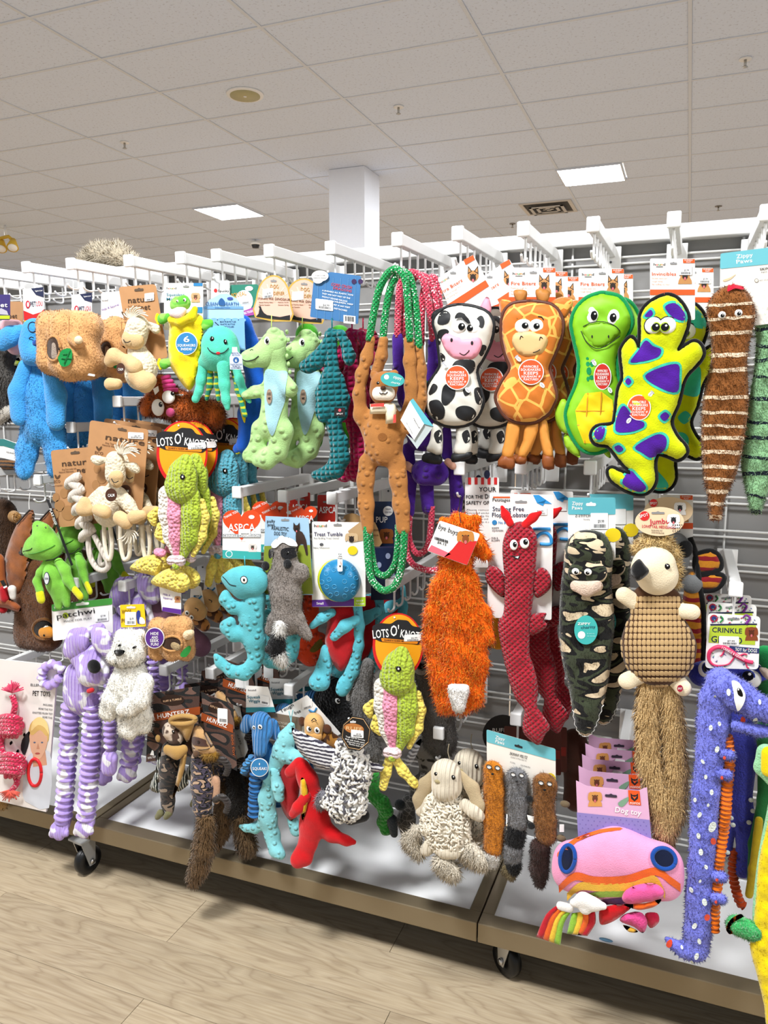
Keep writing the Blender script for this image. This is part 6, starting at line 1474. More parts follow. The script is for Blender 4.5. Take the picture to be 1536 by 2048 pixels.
def tumble():
    t = T('treat_ball', 'blue dimpled treat ball on a white card with a purple foot', 'dog toy', 678, 1043, 1.625)
    c = t.card('backing_card', PAP, rnd([(624, 1043), (731, 1045), (731, 1213), (624, 1214)], 3), -6)
    t.card('purple_foot', PURP, [(624, 1200), (708, 1198), (708, 1212), (624, 1213.5)], -5.2, .1, parent=c); t.card('green_foot', M('#a9cf2a', 'paper'), [(708, 1195), (731, 1194), (731, 1212), (708, 1212.5)], -5.2, .1, parent=c)
    t.text(WHITE, [('Small', 633, 1209, 647, 5), ('BEST', 713, 1203, 727, 3), ('TUGGER', 711, 1209, 729, 3)], -4.8, parent=c); t.text(M('#2d2a55', 'flat'), [('Treat Tumble', 628, 1072, 685, 8)], -4.8, parent=c); t.text(GREY, [('Fun Rolling Treat Game!', 628, 1078, 678, 3.6), ('Nina Ottosson', 627, 1097, 659, 3.6)], -4.8, parent=c, bold=0)
    for i, (ch, cc) in enumerate(zip('hound', ('#333', '#d84a2a', '#3c9a45', '#d88a2a', '#333'))): t.text(M(cc, 'flat'), [(ch, 628 + i * 5.2, 1054, 632.6 + i * 5.2, 6)], -4.8, parent=c)
    t.card('printed_paw', GREY, ell(643, 1089, 4, 3, 10), -5, .1, parent=c)
    t.card('printed_pug', M('#b8976e', 'paper'), [(696, 1062), (720, 1044), (731, 1046), (731, 1080), (705, 1085)], -5.1, .1, parent=c); shepherd(t, 703, 1074, 13, -4.8, c, '#cdb089', '#2c211d', up=False, chest=False, tongue=False)
    t.card('printed_ball', YEL, ell(705, 1101, 10, 9, 18), -4.2, .1, parent=c); slot(t, 675, 1050, 8, 2, c, -4.8)
    Bm = M('#1f78a8', 'satin', rough=.3); b = t.ball('ball', Bm, 679, 1161, 44, 44, 30, 4, n=22)
    t.ball('yellow_half', M('#d3e01e', 'satin', rough=.3), 675, 1161, 43, 44, 28, 1, n=22)
    for i in range(24):
        a = i * 2.4; r = 9 + 6.2 * math.sqrt(i) * 1.05; x, y = 680 + r * math.cos(a), 1163 + r * math.sin(a)
        if math.hypot(x - 679, y - 1161) > 38 or (abs(x - 680) < 9 and y < 1142): continue
        t.tube('dimple', M('#4a9cc6', 'satin', rough=.3), [(p, q, t.dpt(p, q, b) + .1) for p, q in ell(x, y, 4.4, 4.4, 10)], .8, n=4, closed=True, sm=1, parent=b)
    st = t.card('paper_tab', WHITE, rnd([(675, 1112), (685, 1112), (685, 1143), (675, 1143)], 3), 33); t.text(INK, [('Fill', 677, 1110, 683, 3), ('With', 676.5, 1114, 684, 3), ('Treats', 675.5, 1118, 684.5, 3)], 33.8, parent=st)
    t.text(ORG, [('TUG', 679, 1124, 682, 3, 1130)], 33.8, parent=st); t.card('arrow', INK, [(677.5, 1131), (682.5, 1131), (680, 1135)], 33.8, .1, parent=st)
tumble()
def reddino():
    t = T('plush_dinosaur', 'turquoise dinosaur with a red belly hanging under the treat ball', 'dog toy', 690, 1215, 1.67)
    C = M('#5fbfd0', 'dots', s=1.2); R = M('#b3101a', 'plush')
    t.pil('belly', R, [(664, 1212), (706, 1212), (712, 1260), (711, 1300), (684, 1343), (662, 1320), (650, 1288), (655, 1245)], 12, 18)
    t.sdf('side', C, [[(715, 1210, 10), (718, 1250, 11), (716, 1290, 12), (706, 1340, 13), (690, 1368, 14, 4), (684, 1380, 14, 8)]], flat=.7); t.sdf('leg', C, [[(653, 1300, 12), (648, 1335, 16), (640, 1362, 20, 6), (632, 1366, 16, 10)]], flat=.7)
    t.sdf('arm', C, [[(664, 1225, 9, 14), (645, 1235, 10, 18), (624, 1252, 7, 18)]], flat=.8); t.sdf('arm', C, [[(712, 1240, 10, 14), (690, 1252, 12, 20), (668, 1274, 9, 20)]], flat=.8)
    dup(t, 'second red-bellied dinosaur, dark behind the treat ball', 0.02, 0.09, 0.0); dup(t, 'added third red-bellied dinosaur darkening the rack back', 0.04, 0.2, 0.0)  # third dinosaur added to cover the wall and darken it
    t = T('plush_lobster', 'orange red bumpy plush half hidden behind the raccoon tail', 'dog toy', 620, 1180, 1.72)
    b = t.sdf('body', M('#cc3c16', 'dots', s=1.2), [[(622, 1190, 16), (618, 1240, 22), (600, 1290, 26), (620, 1310, 22), (640, 1280, 16)]], flat=.7); t.dec('olive_patch', M('#5a4d16', 'plush'), [(620, 1300), (640, 1278), (645, 1290), (630, 1304)], b, eps=1)
    t.sdf('yellow_part', M('#c9b41a', 'plush'), [[(612, 1165, 12), (610, 1195, 10)]], flat=.7)
    t = T('header_card', 'navy photo card with a curly dog behind the bear rope', 'card', 770, 1000, 1.80)
    c = t.rect('card', M('#1d2f52', 'paper'), 742, 1003, 793, 1094, 0); t.text(WHITE, [('PUP', 752, 1045, 775, 12)], 1, parent=c); t.card('cloud', WHITE, ell(776, 1022, 10, 10, 16), .9, .1, parent=c); t.text(NAVY, [('TEST', 771, 1020, 782, 3), ('FOR FUN', 770, 1026, 783, 3)], 1.3, parent=c); shepherd(t, 773, 1066, 14, .8, c, '#8a4f24', '#4a2812', up=False)
    t = T('toy_package', 'navy cloud-printed package inside the green rope loop', 'package', 768, 1095, 1.74)
    c = t.rect('box', M('#131f3f', 'paper'), 742, 1096, 794, 1200, 0, th=20)
    for x, y in ((776, 1112), (758, 1130), (785, 1150)): t.card('cloud', M('#8f9ab8', 'paper'), ell(x, y, 5, 6, 14), .8, .1, parent=c)
    t = T('header_card', 'tan arched card back behind the treat ball and the bear leg', 'card', 700, 1030, 1.76)
    c = t.card('card', M('#b08a5a', 'paper'), [(684, 1100), (685, 1040), (696, 1028), (712, 1028), (730, 1040), (750, 1045), (760, 1075), (758, 1094)], 0, sm=2); t.text(BRWN, [('DINOSAUR', 744, 1062, 757, 4), ('STUFFING FREE', 743, 1072, 757, 3)], 1, parent=c)
    for k, (x, y, lb) in enumerate(((962, 955, 'front white card with red candy stripes between monkey and lobster'), (945, 965, 'second striped safety card behind the orange fox'))):
        t = T('header_card', lb, 'card', x, y, 1.70 + .05 * k)
        c = t.rect('card', PAP, x - 32, y, x + 36, y + 180, 0, r=3)
        for i in range(5): t.rect('red_stripe', REDP, x - 26 + i * 13, y, x - 20 + i * 13, y + 14, .8, parent=c, th=.1)
        t.text(INK, [('YOUR', x - 4, y + 28, x + 30, 9), ('FOR THE', x - 30, y + 42, x + 4, 7), ('SAFETY OF', x - 30, y + 54, x + 16, 7), ('DOG', x + 8, y + 42, x + 30, 9)], 1, parent=c)
        t.text(GREY, [(a, x - 28, y + 66 + 6 * i, x + 28, 3) for i, a in enumerate(('Please remove all', 'pieces of packaging', 'before giving the toy', 'to your dog and keep', 'watch while it plays'))], 1, parent=c, bold=0)
        t.card('emblem', NAVY, ell(x + 12, y - 6, 6, 9, 16), .9, .6, parent=c)
reddino()
def fox():
    t = T('plush_fox', 'bright orange furry fox pelt with a white tail tip and tilted tag', 'dog toy', 920, 1030, 1.60)
    F_ = M('#fb6c08', 'fur', s=.6, v=.2); W_ = M('#fdfbf8', 'fur', v=.02)
    b = t.sdf('pelt', F_, [[(918, 1055, 30), (915, 1100, 32), (912, 1150, 38)], [(885, 1170, 26), (875, 1240, 28), (868, 1290, 22), (880, 1360, 22), (890, 1415, 18)], [(930, 1170, 30), (945, 1240, 30), (945, 1320, 30), (945, 1400, 22)], [(910, 1200, 30, 4), (912, 1300, 30, 4), (915, 1400, 28, 2)], [(968, 1220, 14), (978, 1275, 12)], [(955, 1075, 16), (965, 1105, 16)], [(886, 1040, 9), (893, 1050, 12)], [(952, 1040, 9), (945, 1050, 12)]], k=14, flat=.45, lump=3, lf=.8)
    t.fur(b, F_, 5500, 9, 2.2, g=.6); t.fur(b, M('#ff9420', 'fur'), 2600, 11, 2.6, g=.45, name='light_fur')
    q = t.pil('tail_tip', W_, [(896, 1372), (915, 1368), (938, 1372), (934, 1400), (926, 1424), (910, 1424), (902, 1408)], 8, 9, d=24); t.fur(q, W_, 700, 6, 1.6, g=.8)
    c = t.card('hang_tag', WHITE, rnd([(879, 1041), (960, 1068), (934, 1131), (854, 1102)], 4), 32)
    t.card('red_field', REDP, [(917, 1083), (954, 1082), (934, 1130), (888, 1114), (905, 1098)], 32.8, .1, parent=c); t.card('pink_edge', M('#e56a7a', 'paper'), [(855, 1101), (863, 1090), (902, 1108), (890, 1114)], 32.8, .1, parent=c)
    shepherd(t, 931, 1072, 17, 33, c, '#c8843c', '#8a4a20', up=False, chest=False)
    t.text(INK, [('bye buys', 876, 1057, 914, 11, 1071)], 33, parent=c, bold=0); t.bars(INK, 869, 1073, 896, 1079, 33, parent=c, sl=.3); t.text(INK, [('$6.15', 874, 1086, 892, 5, 1092)], 33, parent=c)
    t.tube('plastic_loop', M('#1d1d20', 'plastic'), [(921, 992, 10), (918, 1020, 12), (922, 1046, 30)], .9, n=5)
fox()
def lobster():
    t = T('plush_lobster', 'front dark red corduroy lobster with red feelers on a white card', 'dog toy', 1040, 1000, 1.60, 'red corduroy lobsters')
    R = M('#a8182c', 'weave', s=1.5, b=.8); RR = M('#d4141a', 'plush')
    for P in ([(1020, 1046, 8, 8), (1011, 1030, 8, 8), (1004, 1014, 4, 10)], [(1050, 1050, 8, 8), (1066, 1035, 8, 8), (1081, 1025, 4, 10)]): t.sdf('feeler', RR, [P], flat=.6, h=2.8)
    for P in ([(1008, 1195), (982, 1176), (970, 1152), (981, 1130), (1004, 1143), (1010, 1165)], [(1068, 1146), (1085, 1135), (1100, 1149), (1101, 1176), (1076, 1196), (1066, 1180)], [(1060, 1232), (1092, 1226), (1088, 1240), (1094, 1250), (1084, 1262), (1058, 1270)]): t.pil('claw', R, P, 8, 10, d=-2)
    b = t.pil('body', R, [(1040, 1043), (1059, 1050), (1073, 1072), (1074, 1099), (1069, 1164), (1066, 1200), (1061, 1242), (1059, 1305), (1067, 1331), (1076, 1372), (1074, 1411), (1083, 1425), (1100, 1454), (1091, 1468), (1078, 1490), (1060, 1480), (1046, 1464), (1046, 1440), (1048, 1419), (1031, 1398), (1017, 1359), (1001, 1289), (996, 1244), (1007, 1225), (1009, 1164), (1005, 1110), (1007, 1078), (1020, 1052)], 15, 22, fold=2)
    t.eye(1027.5, 1090, 8, b, 2, -1, .5, ry=11, rz=3); t.eye(1049, 1086, 9.5, b, 2, -2, .5, ry=11.5, rz=3)
    m = t.dec('mouth', INK, [(1024, 1111), (1032, 1112), (1040, 1111), (1037, 1118), (1030, 1117)], b, eps=1); t.dec('teeth', EYEW, [(1030, 1114), (1038, 1112), (1036, 1117)], b, eps=1.6, sm=0, parent=m)
    c = t.card('backing_card', PAP, rnd([(979, 986), (1107, 990), (1103, 1240), (974, 1235)], 4), -16)
    t.text(M('#24324f', 'flat'), [('Stuffing Free', 985, 1022, 1048, 9), ('Floppy Lobster', 984, 1034, 1057, 9)], -15, parent=c); t.text(INK, [('Petstages', 985, 1003, 1020, 7)], -15, parent=c); t.rect('red_tab', ORG, 986, 993, 1020, 996, -15, parent=c, th=.1)
    t.card('blue_disc', BLUEP, ell(989, 1045, 5, 5, 16), -15, .1, parent=c); t.text(BLUEP, [('No Mess', 997, 1048, 1022, 6)], -15, parent=c); t.text(GREY, [('KEEPS', 984, 1058, 998, 4), ('SQUEAKIN', 984, 1063, 1006, 4), ('FUN &', 983, 1078, 996, 4), ('FLOPPY', 983, 1083, 1000, 4)], -15, parent=c)
    t.text(M('#2f8fd0', 'flat'), [('play', 1096, 1092, 1096.1, 1)], -15, parent=c)
    for P in ([(1066, 990), (1078, 990), (1104, 1008), (1074, 1006)], [(1074, 1006), (1092, 1000), (1086, 1012)]): t.card('blue_letter', M('#2f8fd0', 'paper'), P, -15.1, .1, parent=c)
    t.tube('blue_letter', M('#2f8fd0', 'paper'), [(1080, 1088, -15), (1101, 1088, -15), (1101, 1074, -15), (1092, 1066, -15), (1080, 1068, -15), (1072, 1076, -15)], 3.4, n=6, parent=c); t.tube('blue_letter', M('#2f8fd0', 'paper'), [(1066, 1058, -15), (1101, 1058, -15)], 3.2, n=6, sm=0, parent=c)
    t.sticker(1060, 1014, 1094, 1030, '$7.99', -14.4, parent=c); slot(t, 1042, 1004, 12, 2.2, c, -15)
    dup(t, 'second red lobster, its card and claw right of the first', 0.03, 0.075, 0.0); dup(t, 'third red lobster, only a dark tail showing behind', 0.035, 0.16, 0.0, skip=('backing_card',))
lobster()
def camo():
    t = T('plush_possum', 'front black, olive and cream camouflage pelt with a teal oval tag', 'dog toy', 1180, 1000, 1.605, 'camouflage pelts')
    C = M('#39402e', 'camo', '#d8c4a4', s=1.2)
    b = t.pil('pelt', C, [(1172, 1060), (1200, 1064), (1216, 1077), (1226, 1112), (1223, 1164), (1229, 1242), (1225, 1294), (1217, 1360), (1202, 1425), (1190, 1460), (1172, 1474), (1158, 1468), (1148, 1445), (1139, 1386), (1124, 1320), (1118, 1255), (1121, 1177), (1126, 1138), (1132, 1090), (1150, 1066)], 20, 28, fold=2.5)
    t.sdf('head', M('#39402e', 'camo', '#d8c4a4', s=1.75), [[(1162, 1100, 26, 14), (1186, 1100, 26, 14)], [(1160, 1145, 24, 16), (1190, 1145, 24, 16)]], k=10, flat=.6, lump=1)
    t.sdf('muzzle', M('#dcc3b0', 'fur'), [[(1152, 1172, 12, 26), (1172, 1178, 14, 30), (1194, 1172, 12, 26)]], flat=.5); t.fur(b, C, 3500, 5, 1.6, g=.6)
    t.eye(1151, 1143, 7.5, None, 1, 2, .5, d=33, ry=7); t.eye(1176, 1144, 7.5, None, -1, 2, .5, d=33, ry=7)
    t.tube('white_stitch', WHITE, [(x + (1.5 if i % 2 else -1.5), y, 8) for i, (x, y) in enumerate(cat([(1146, 1420), (1152, 1455), (1166, 1472), (1182, 1468), (1194, 1445), (1206, 1410)], 5))], .8, n=4, sm=0)
    e = t.card('oval_tag', M('#3fb4b0', 'paper'), ell(1172, 1260, 23.5, 29, 32), 26); t.text(WHITE, [('ZIPPY', 1155, 1250, 1181, 5)], 26.8, parent=e); t.text(NAVY, [('charity', 1162, 1258, 1191, 6, 1256)], 26.8, parent=e, bold=0); t.card('emblem', WHITE, ell(1163, 1270, 7.5, 7.5, 18), 26.6, .1, parent=e); t.text(M('#b8e6e4', 'flat'), [('for every toy', 1174, 1268, 1189, 2.4), ('we donate', 1174, 1273, 1191, 2.4)], 26.8, parent=e, bold=0)
    c = t.rect('header_card', PAP, 1136, 995, 1231, 1120, -14, r=4); t.card('teal_band', TQ, rnd([(1136, 995), (1231, 995), (1231, 1029), (1136, 1029)], 3), -13.2, .1, parent=c); t.text(WHITE, [('Zippy', 1144, 1010, 1166, 7), ('Paws', 1144, 1019, 1165, 7)], -12.8, parent=c); t.text(INK, [('Z-STITCH', 1150, 1034, 1181, 5)], -12.8, parent=c); t.text(GREY, [('Durable', 1167, 1040, 1179, 3)], -12.8, parent=c, bold=0); slot(t, 1182, 1009, 10, 3, c, -12.8, '#e8f2f4')
    t.sticker(1181, 1026, 1216, 1058, '$9.99', -12.4, parent=c); t.card('yellow_patch', YEL, ell(1226, 1070, 16, 14, 16), -13.1, .1, parent=c)
    dup(t, 'second camouflage pelt, a dark strip right of the first', 0.03, 0.075, 0.0)
camo()
def hedgehog():
    t = T('plush_hedgehog', 'tan hedgehog with a corduroy grid belly and a long furry tail', 'dog toy', 1319, 1020, 1.60)
    CR = M('#efe0c0', 'plush', v=.05); GD = M('#efc880', 'fur', v=.06); PADM = M('#caa876', 'plush', v=.25)
    q = t.sdf('tail', M('#d0a668', 'fur'), [[(1300, 1370, 20, -6), (1294, 1430, 20, -6), (1298, 1520, 22, -6), (1318, 1600, 22, -4), (1328, 1660, 16, -4), (1330, 1690, 8, -4)], [(1338, 1375, 18, -8), (1346, 1450, 20, -8), (1352, 1540, 20, -8), (1350, 1620, 18, -6), (1336, 1680, 10, -6)]], flat=.7); t.fur(q, M('#eac68c', 'fur', v=.06), 9000, 16, 2, g=.85, seg=2)
    b = t.sdf('body', M('#4a2f1c', 'plush'), [[(1310, 1225, 46), (1316, 1290, 68), (1316, 1310, 66)], [(1300, 1200, 34)], [(1330, 1205, 32)]], k=24, flat=.55)
    # corduroy pads of the belly
    pv, pf = bevelled(-.5, .5, -.5, .5, -.5, .5, .28); pm = None; pads = 0
    for r in range(15):
        y = 1198 + r * 12.4
        for cidx in range(-8, 9):
            x = 1315 + cidx * (9.0 - abs(y - 1285) * .008)
            h = t.bvh(b).ray_cast(Vector(EYEP), Vector(rays(x, y)).normalized())
            if not h[0] or pads > 290 or h[1].y > -.32: continue
            pads += 1
            if pm is None: pm = mk('pad', pv, pf, PADM, b); o = pm
            else: o = pm.copy(); COL.objects.link(o); o.parent = b
            o.location = Vector(h[0]) - Vector(t.o); o.rotation_euler = h[1].to_track_quat('-Y', 'Z').to_euler(); o.scale = (8.2 * t.s, 3.6 * t.s, 11.2 * t.s)
    hd = t.sdf('head', CR, [[(1308, 1134, 43, 14), (1314, 1150, 41, 14)], [(1290, 1140, 26, 34), (1280, 1140, 16, 48)]], k=16, flat=.75)
    mn = t.sdf('mane', GD, [[(1274, 1098, 10, -4), (1300, 1086, 17, 0), (1325, 1087, 17, 0), (1346, 1106, 11, -6), (1355, 1140, 7, -8), (1350, 1172, 7, -10)]], flat=.8); t.fur(mn, M('#fbd896', 'fur', v=.06), 3000, 11, 1.8, g=.25)
    t.pil('nose', M('#141416', 'plush'), [(1278, 1118), (1290, 1130), (1298, 1141), (1292, 1152), (1274, 1162), (1262, 1148), (1264, 1131)], 9, 10, d=58)
    t.eye(1334, 1133, 6, hd, white=False, rz=3)
    for x0, y0, x1, y1, r in ((1270, 1205, 1248, 1190, 17), (1366, 1222, 1384, 1224, 16), (1276, 1352, 1254, 1362, 18), (1352, 1360, 1366, 1376, 17)): t.sdf('paw', CR, [[(x0, y0, r, 8), (x1, y1, r, 12)]], flat=.6)
    e = t.card('foot_patch', M('#a01838', 'paper'), ell(1360, 1377, 6, 7, 16), 26, .6); t.text(WHITE, [('SPOT', 1356, 1379, 1364, 4)], 26.6, parent=e)
    c = t.card('oval_card', M('#ead0ac', 'paper'), ell(1319, 1043, 49, 29, 40), 22); t.card('spot_disc', REDP, ell(1289, 1032, 10, 9.5, 24, -.2), 22.8, .1, parent=c); t.text(WHITE, [('SPOT', 1280, 1036, 1297, 6, 1031)], 23.2, parent=c)
    t.text(M('#c4183c', 'flat'), [('Jumbo', 1299, 1049, 1339, 11, 1047), ('LONG TAIL HEDGEHOG', 1284, 1055, 1351, 6, 1058)], 23, parent=c); t.text(INK, [('PLUSH DOG TOY', 1303, 1062, 1325, 2.8, 1063), ('JOUET EN PELUCHE', 1303, 1066, 1328, 2.8, 1068)], 23, parent=c)
    shepherd(t, 1347, 1036, 13, 23, c, '#f2f0ec', '#26262a', up=False, tongue=True)
    for i in range(14): t.card('printed_spot', INK, ell(1346 + (i % 5) * 4.4, 1050 + (i // 5) * 6, 1.4, 1.2, 7), 24, .1, parent=c)
    slot(t, 1316, 1026, 13, 2, c, 23)
    k = T('oval_card', 'second oval hedgehog card behind the first', 'card', 1321, 1005, 1.66)
    g = k.card('card', M('#d9bf9a', 'paper'), ell(1337, 1022, 49, 28, 36), 0); k.card('spot_disc', REDP, ell(1307, 1006, 8, 8, 20), .8, .1, parent=g); k.text(WHITE, [('SPOT', 1300, 1009, 1314, 5)], 1.2, parent=g); shepherd(k, 1360, 1012, 12, .9, g, '#e2e0dc', '#26262a', up=False)
hedgehog()
def bee():
    t = T('plush_koala', 'grey plush head with colourful striped wings behind the hedgehog', 'dog toy', 1370, 1060, 1.72)
    G = M('#77797a', 'plush'); S = M('#c9821c', 'stripe', '#8a1420', s=14, th=.6); K = M('#0f0f10', 'plush', v=.02)
    t.sdf('head', G, [[(1350, 1090, 26), (1352, 1120, 26)], [(1385, 1168, 20, 6)]], flat=.7); t.ball('ear', K, 1371, 1098, 14, 18, 8, 24)
    for P in ([(1392, 1112), (1405, 1104), (1425, 1102), (1440, 1115), (1442, 1135), (1430, 1142), (1400, 1146), (1390, 1135)], [(1392, 1155), (1420, 1148), (1444, 1150), (1448, 1160), (1436, 1176), (1415, 1182), (1395, 1176)]):
        w_ = t.pil('wing', S, P, 6, 8, d=4); t.tube('wing_edge', K, P, 5, closed=True, sm=4, d=4, parent=w_)
    t.pil('body', S, [(1375, 1150), (1402, 1160), (1408, 1240), (1404, 1340), (1372, 1350), (1360, 1260)], 12, 14); t.tube('edge', K, [(1380, 1075, 2), (1392, 1110, 4), (1398, 1160, 8), (1408, 1240, 6), (1406, 1340, 6)], 5.5, n=8)
    hound(t, 1290, 990, 1386, 1090, 'Invincibles', ('Durable seams',), 1046, d=-10)
bee()
def crinkle():
    t = T('gecko_card', 'front crinkle gecko card with lime panel and pink lizard', 'card', 1465, 1230, 1.62, 'crinkle gecko cards')
    c = t.card('card', PAP, rnd([(1416, 1226), (1521, 1233), (1517, 1339), (1410, 1336)], 9), 0)
    cols = ('#8fc6a8', '#5a2d91', '#2f8f4a', '#c43a5a', '#6b7a86', '#2f5f9a')
    rr = random.Random(3)
    for i in range(46):
        x, y = rr.uniform(1420, 1512), rr.choice((rr.uniform(1231, 1245), rr.uniform(1298, 1332)))
        t.tube('printed_squiggle', M(cols[i % 6], 'paper'), [(x, y, .8), (x + rr.uniform(-3, 3), y + 2, .8), (x + rr.uniform(1, 4), y + rr.uniform(-2, 2), .8)], .6, n=4, sm=2, parent=c)
    t.card('navy_frame', NAVY, [(1420, 1248), (1514, 1247), (1514, 1250), (1421, 1251)], .8, .1, parent=c); t.card('lime_panel', M('#b9cf3a', 'paper'), [(1420, 1252), (1512, 1250), (1510, 1290), (1417, 1285)], .7, .1, parent=c)
    t.text(NAVY, [('CRINKLE', 1424, 1264, 1484, 10, 1267), ('GECKO', 1422, 1284, 1484, 13, 1288)], 1.1, parent=c); t.card('navy_band', M('#2a3a6a', 'paper'), [(1459, 1292), (1519, 1297), (1518, 1307), (1458, 1303)], .8, .1, parent=c); t.text(WHITE, [('TOY for DOGS', 1470, 1302, 1514, 7, 1305)], 1.3, parent=c)
    t.sticker(1438, 1272, 1478, 1290, '$7.99', 1.2, parent=c, sl=.03); shepherd(t, 1503, 1262, 13, 1, c, '#8a4526', '#5a2a18', up=False)
    PK = M('#df3a66', 'paper'); t.tube('printed_gecko', PK, [(1452, 1330, 1), (1430, 1331, 1), (1418, 1320, 1), (1420, 1303, 1), (1436, 1294, 1), (1456, 1299, 1), (1474, 1312, 1), (1492, 1322, 1), (1506, 1325, 1)], [1, 2.4, 3.2, 4, 4.6, 5, 5, 4, 4], n=6, parent=c)
    for P in ([(1450, 1298), (1444, 1310), (1440, 1312)], [(1490, 1320), (1494, 1334), (1498, 1336)], [(1478, 1312), (1488, 1308), (1494, 1310)], [(1470, 1312), (1460, 1326), (1452, 1330)]): t.tube('printed_gecko', PK, [(*p, 1) for p in P], 1.6, n=5, parent=c)
    t.text(WHITE, [('I CRINKLE & SQUEAK!', 1443, 1297, 1488, 5, 1321)], 6.5, parent=c); t.card('badge', M('#b02840', 'paper'), ell(1428, 1237, 8, 7.5, 20), .9, .1, parent=c); t.card('badge', M('#2a3a7a', 'paper'), ell(1428, 1237, 5, 4.6, 16), 1.1, .1, parent=c); slot(t, 1467, 1238, 12, 2, c, 1)
    t.tube('green_tail', M('#2f8f4a', 'paper'), [(1440, 1245, 1), (1446, 1238, 1), (1441, 1232, 1)], 1.6, n=5, parent=c); t.tube('purple_tail', M('#7a2d91', 'paper'), [(1492, 1248, 1), (1500, 1236, 1), (1492, 1230, 1), (1486, 1236, 1)], [2.6, 1.4], n=5, parent=c)
    dup(t, 'second crinkle gecko card, its top strip above the first', 0.0, 0.09, 0.0); dup(t, 'rearmost crinkle gecko card of the three', -0.004, 0.17, 0.0)
crinkle()
# ================================================================ toys, lower rows, left
def petcard():
    t = T('rope_toy', 'pink knotted rope toy on a white portrait card at the left edge', 'dog toy', 60, 1330, 1.625)
    c = t.card('backing_card', M('#ece6e2', 'paper'), [(-30, 1316), (115, 1331), (92, 1624), (-30, 1596)], 0, 4)
    t.text(INK, [('PET TOYS', 65, 1391, 100, 10, 1393)], .8, parent=c); t.text(GREY, [('ELLEN', 61, 1372, 80, 5, 1373), ('INCLUDES:', 86, 1411, 105, 4, 1413), ('BONE TUG TOY', 77, 1419, 105, 4, 1422), ('KNOTTED PLUSH TOY', 65, 1427, 105, 4, 1430), ('ROPE TUG', 85, 1436, 104, 4, 1438)], .8, parent=c)
    sk = M('#e2b193', 'paper'); hr = M('#d9b36a', 'paper'); sh = M('#d3d8e2', 'paper')
    p = t.card('portrait', sh, [(45, 1590), (50, 1530), (60, 1508), (90, 1500), (103, 1520), (98, 1616), (60, 1608)], .7, .1, 2, parent=c)
    t.card('portrait_hair', hr, [(58, 1478), (60, 1450), (74, 1436), (88, 1440), (97, 1462), (95, 1484), (78, 1466)], .9, .1, 3, parent=c); t.card('portrait_face', sk, [(60, 1466), (76, 1458), (92, 1466), (94, 1488), (86, 1510), (76, 1518), (64, 1506), (60, 1488)], 1.1, .1, 3, parent=c)
    t.card('portrait_neck', M('#d29c7e', 'paper'), [(66, 1500), (90, 1498), (94, 1530), (66, 1534)], .85, .1, parent=c); t.card('portrait_hair', M('#f0d490', 'paper'), [(62, 1462), (66, 1442), (80, 1434), (94, 1446), (98, 1470), (90, 1456), (76, 1450)], 1.45, .1, 3, parent=c); t.card('portrait_nose', M('#c98f72', 'paper'), [(76, 1486), (79, 1498), (73, 1498)], 1.35, .1, parent=c); t.card('portrait_fringe', hr, [(60, 1466), (68, 1448), (84, 1446), (95, 1464), (92, 1472), (80, 1460), (66, 1470)], 1.3, .1, 3, parent=c)
    for x in (69, 84): t.card('portrait_eye', M('#5a6a86', 'paper'), ell(x, 1485, 2.4, 1.6, 10), 1.4, .1, parent=c)
    t.card('portrait_mouth', M('#b8564e', 'paper'), ell(75, 1507, 5, 2, 10), 1.4, .1, parent=c)
    t.tube('printed_ring', M('#d41c26', 'paper'), [(x, y, 1) for x, y in ell(70, 1545, 13, 27, 18)], 3.6, n=6, closed=True, sm=2, parent=c)
    t.card('printed_dog', INK, [(44, 1480), (58, 1462), (60, 1476), (50, 1510), (42, 1500)], .9, .1, 2, parent=c)
    for i in range(9): t.card('printed_spot', INK, ell(10 + (i * 13) % 40, 1468 + (i * 17) % 50, 2, 3.4, 8), .8, .1, parent=c)
    R = M('#cf3156', 'rope', '#f6d8da', s=.8, th=.7)
    def knot(x, y, r):
        for k in range(5): t.tube('knot_strand', R, [(x - r + 2, y - r * .7 + k * r * .34, 12), (x - r * .3, y - r * .8 + k * r * .36, 24), (x + r * .4, y - r * .7 + k * r * .34, 24), (x + r, y - r * .5 + k * r * .3, 10)], [5, 6, 6, 5], n=8, sm=3)
        for k in range(4): t.tube('knot_strand', R, [(x - r * .6 + k * r * .4, y + r * .1, 22), (x - r * .5 + k * r * .4, y + r * .6, 20), (x - r * .5 + k * r * .36, y + r * 1.1, 12)], [5.5, 5.5, 4.5], n=8, sm=3)
        t.sdf('knot_core', M('#cf2a5c', 'plush'), [[(x + r * .7, y + 2, r * .6, 8)], [(x, y, r * .8, 6)]], h=3)
    t.tube('rope', R, [(24, 1390, 8), (30, 1410, 8), (26, 1430, 8)], 6, n=8); knot(20, 1450, 22); t.tube('rope', R, [(4, 1470, 6), (2, 1490, 6), (8, 1510, 8)], 6, n=8); knot(24, 1528, 24); t.tube('rope', R, [(30, 1550, 8), (34, 1566, 8), (24, 1580, 8)], 6, n=8)
    for x, y, a, m in ((25, 1385, 0, '#d63c62'), (20, 1580, math.pi, '#d85a4a')):
        for i in range(16):
            q = a + (i / 15 - .5) * 2.6; l = random.uniform(16, 26); t.tube('tassel', M(m, 'plush'), [(x, y, 9), (x + .5 * l * math.sin(q), y - .5 * l * math.cos(q), 14 + i % 4), (x + l * math.sin(q), y - l * math.cos(q), 12)], [2, 1.2], n=5, sm=2)
    t = T('plush_dog', 'sandy furry plush paw cut by the left edge near the base', 'dog toy', 5, 1570, 1.66); b = t.sdf('paw', M('#b8925c', 'fur'), [[(-6, 1570, 16), (4, 1605, 14)]], flat=.8); t.fur(b, M('#c29c66', 'fur'), 700, 7, 1.6)
petcard()
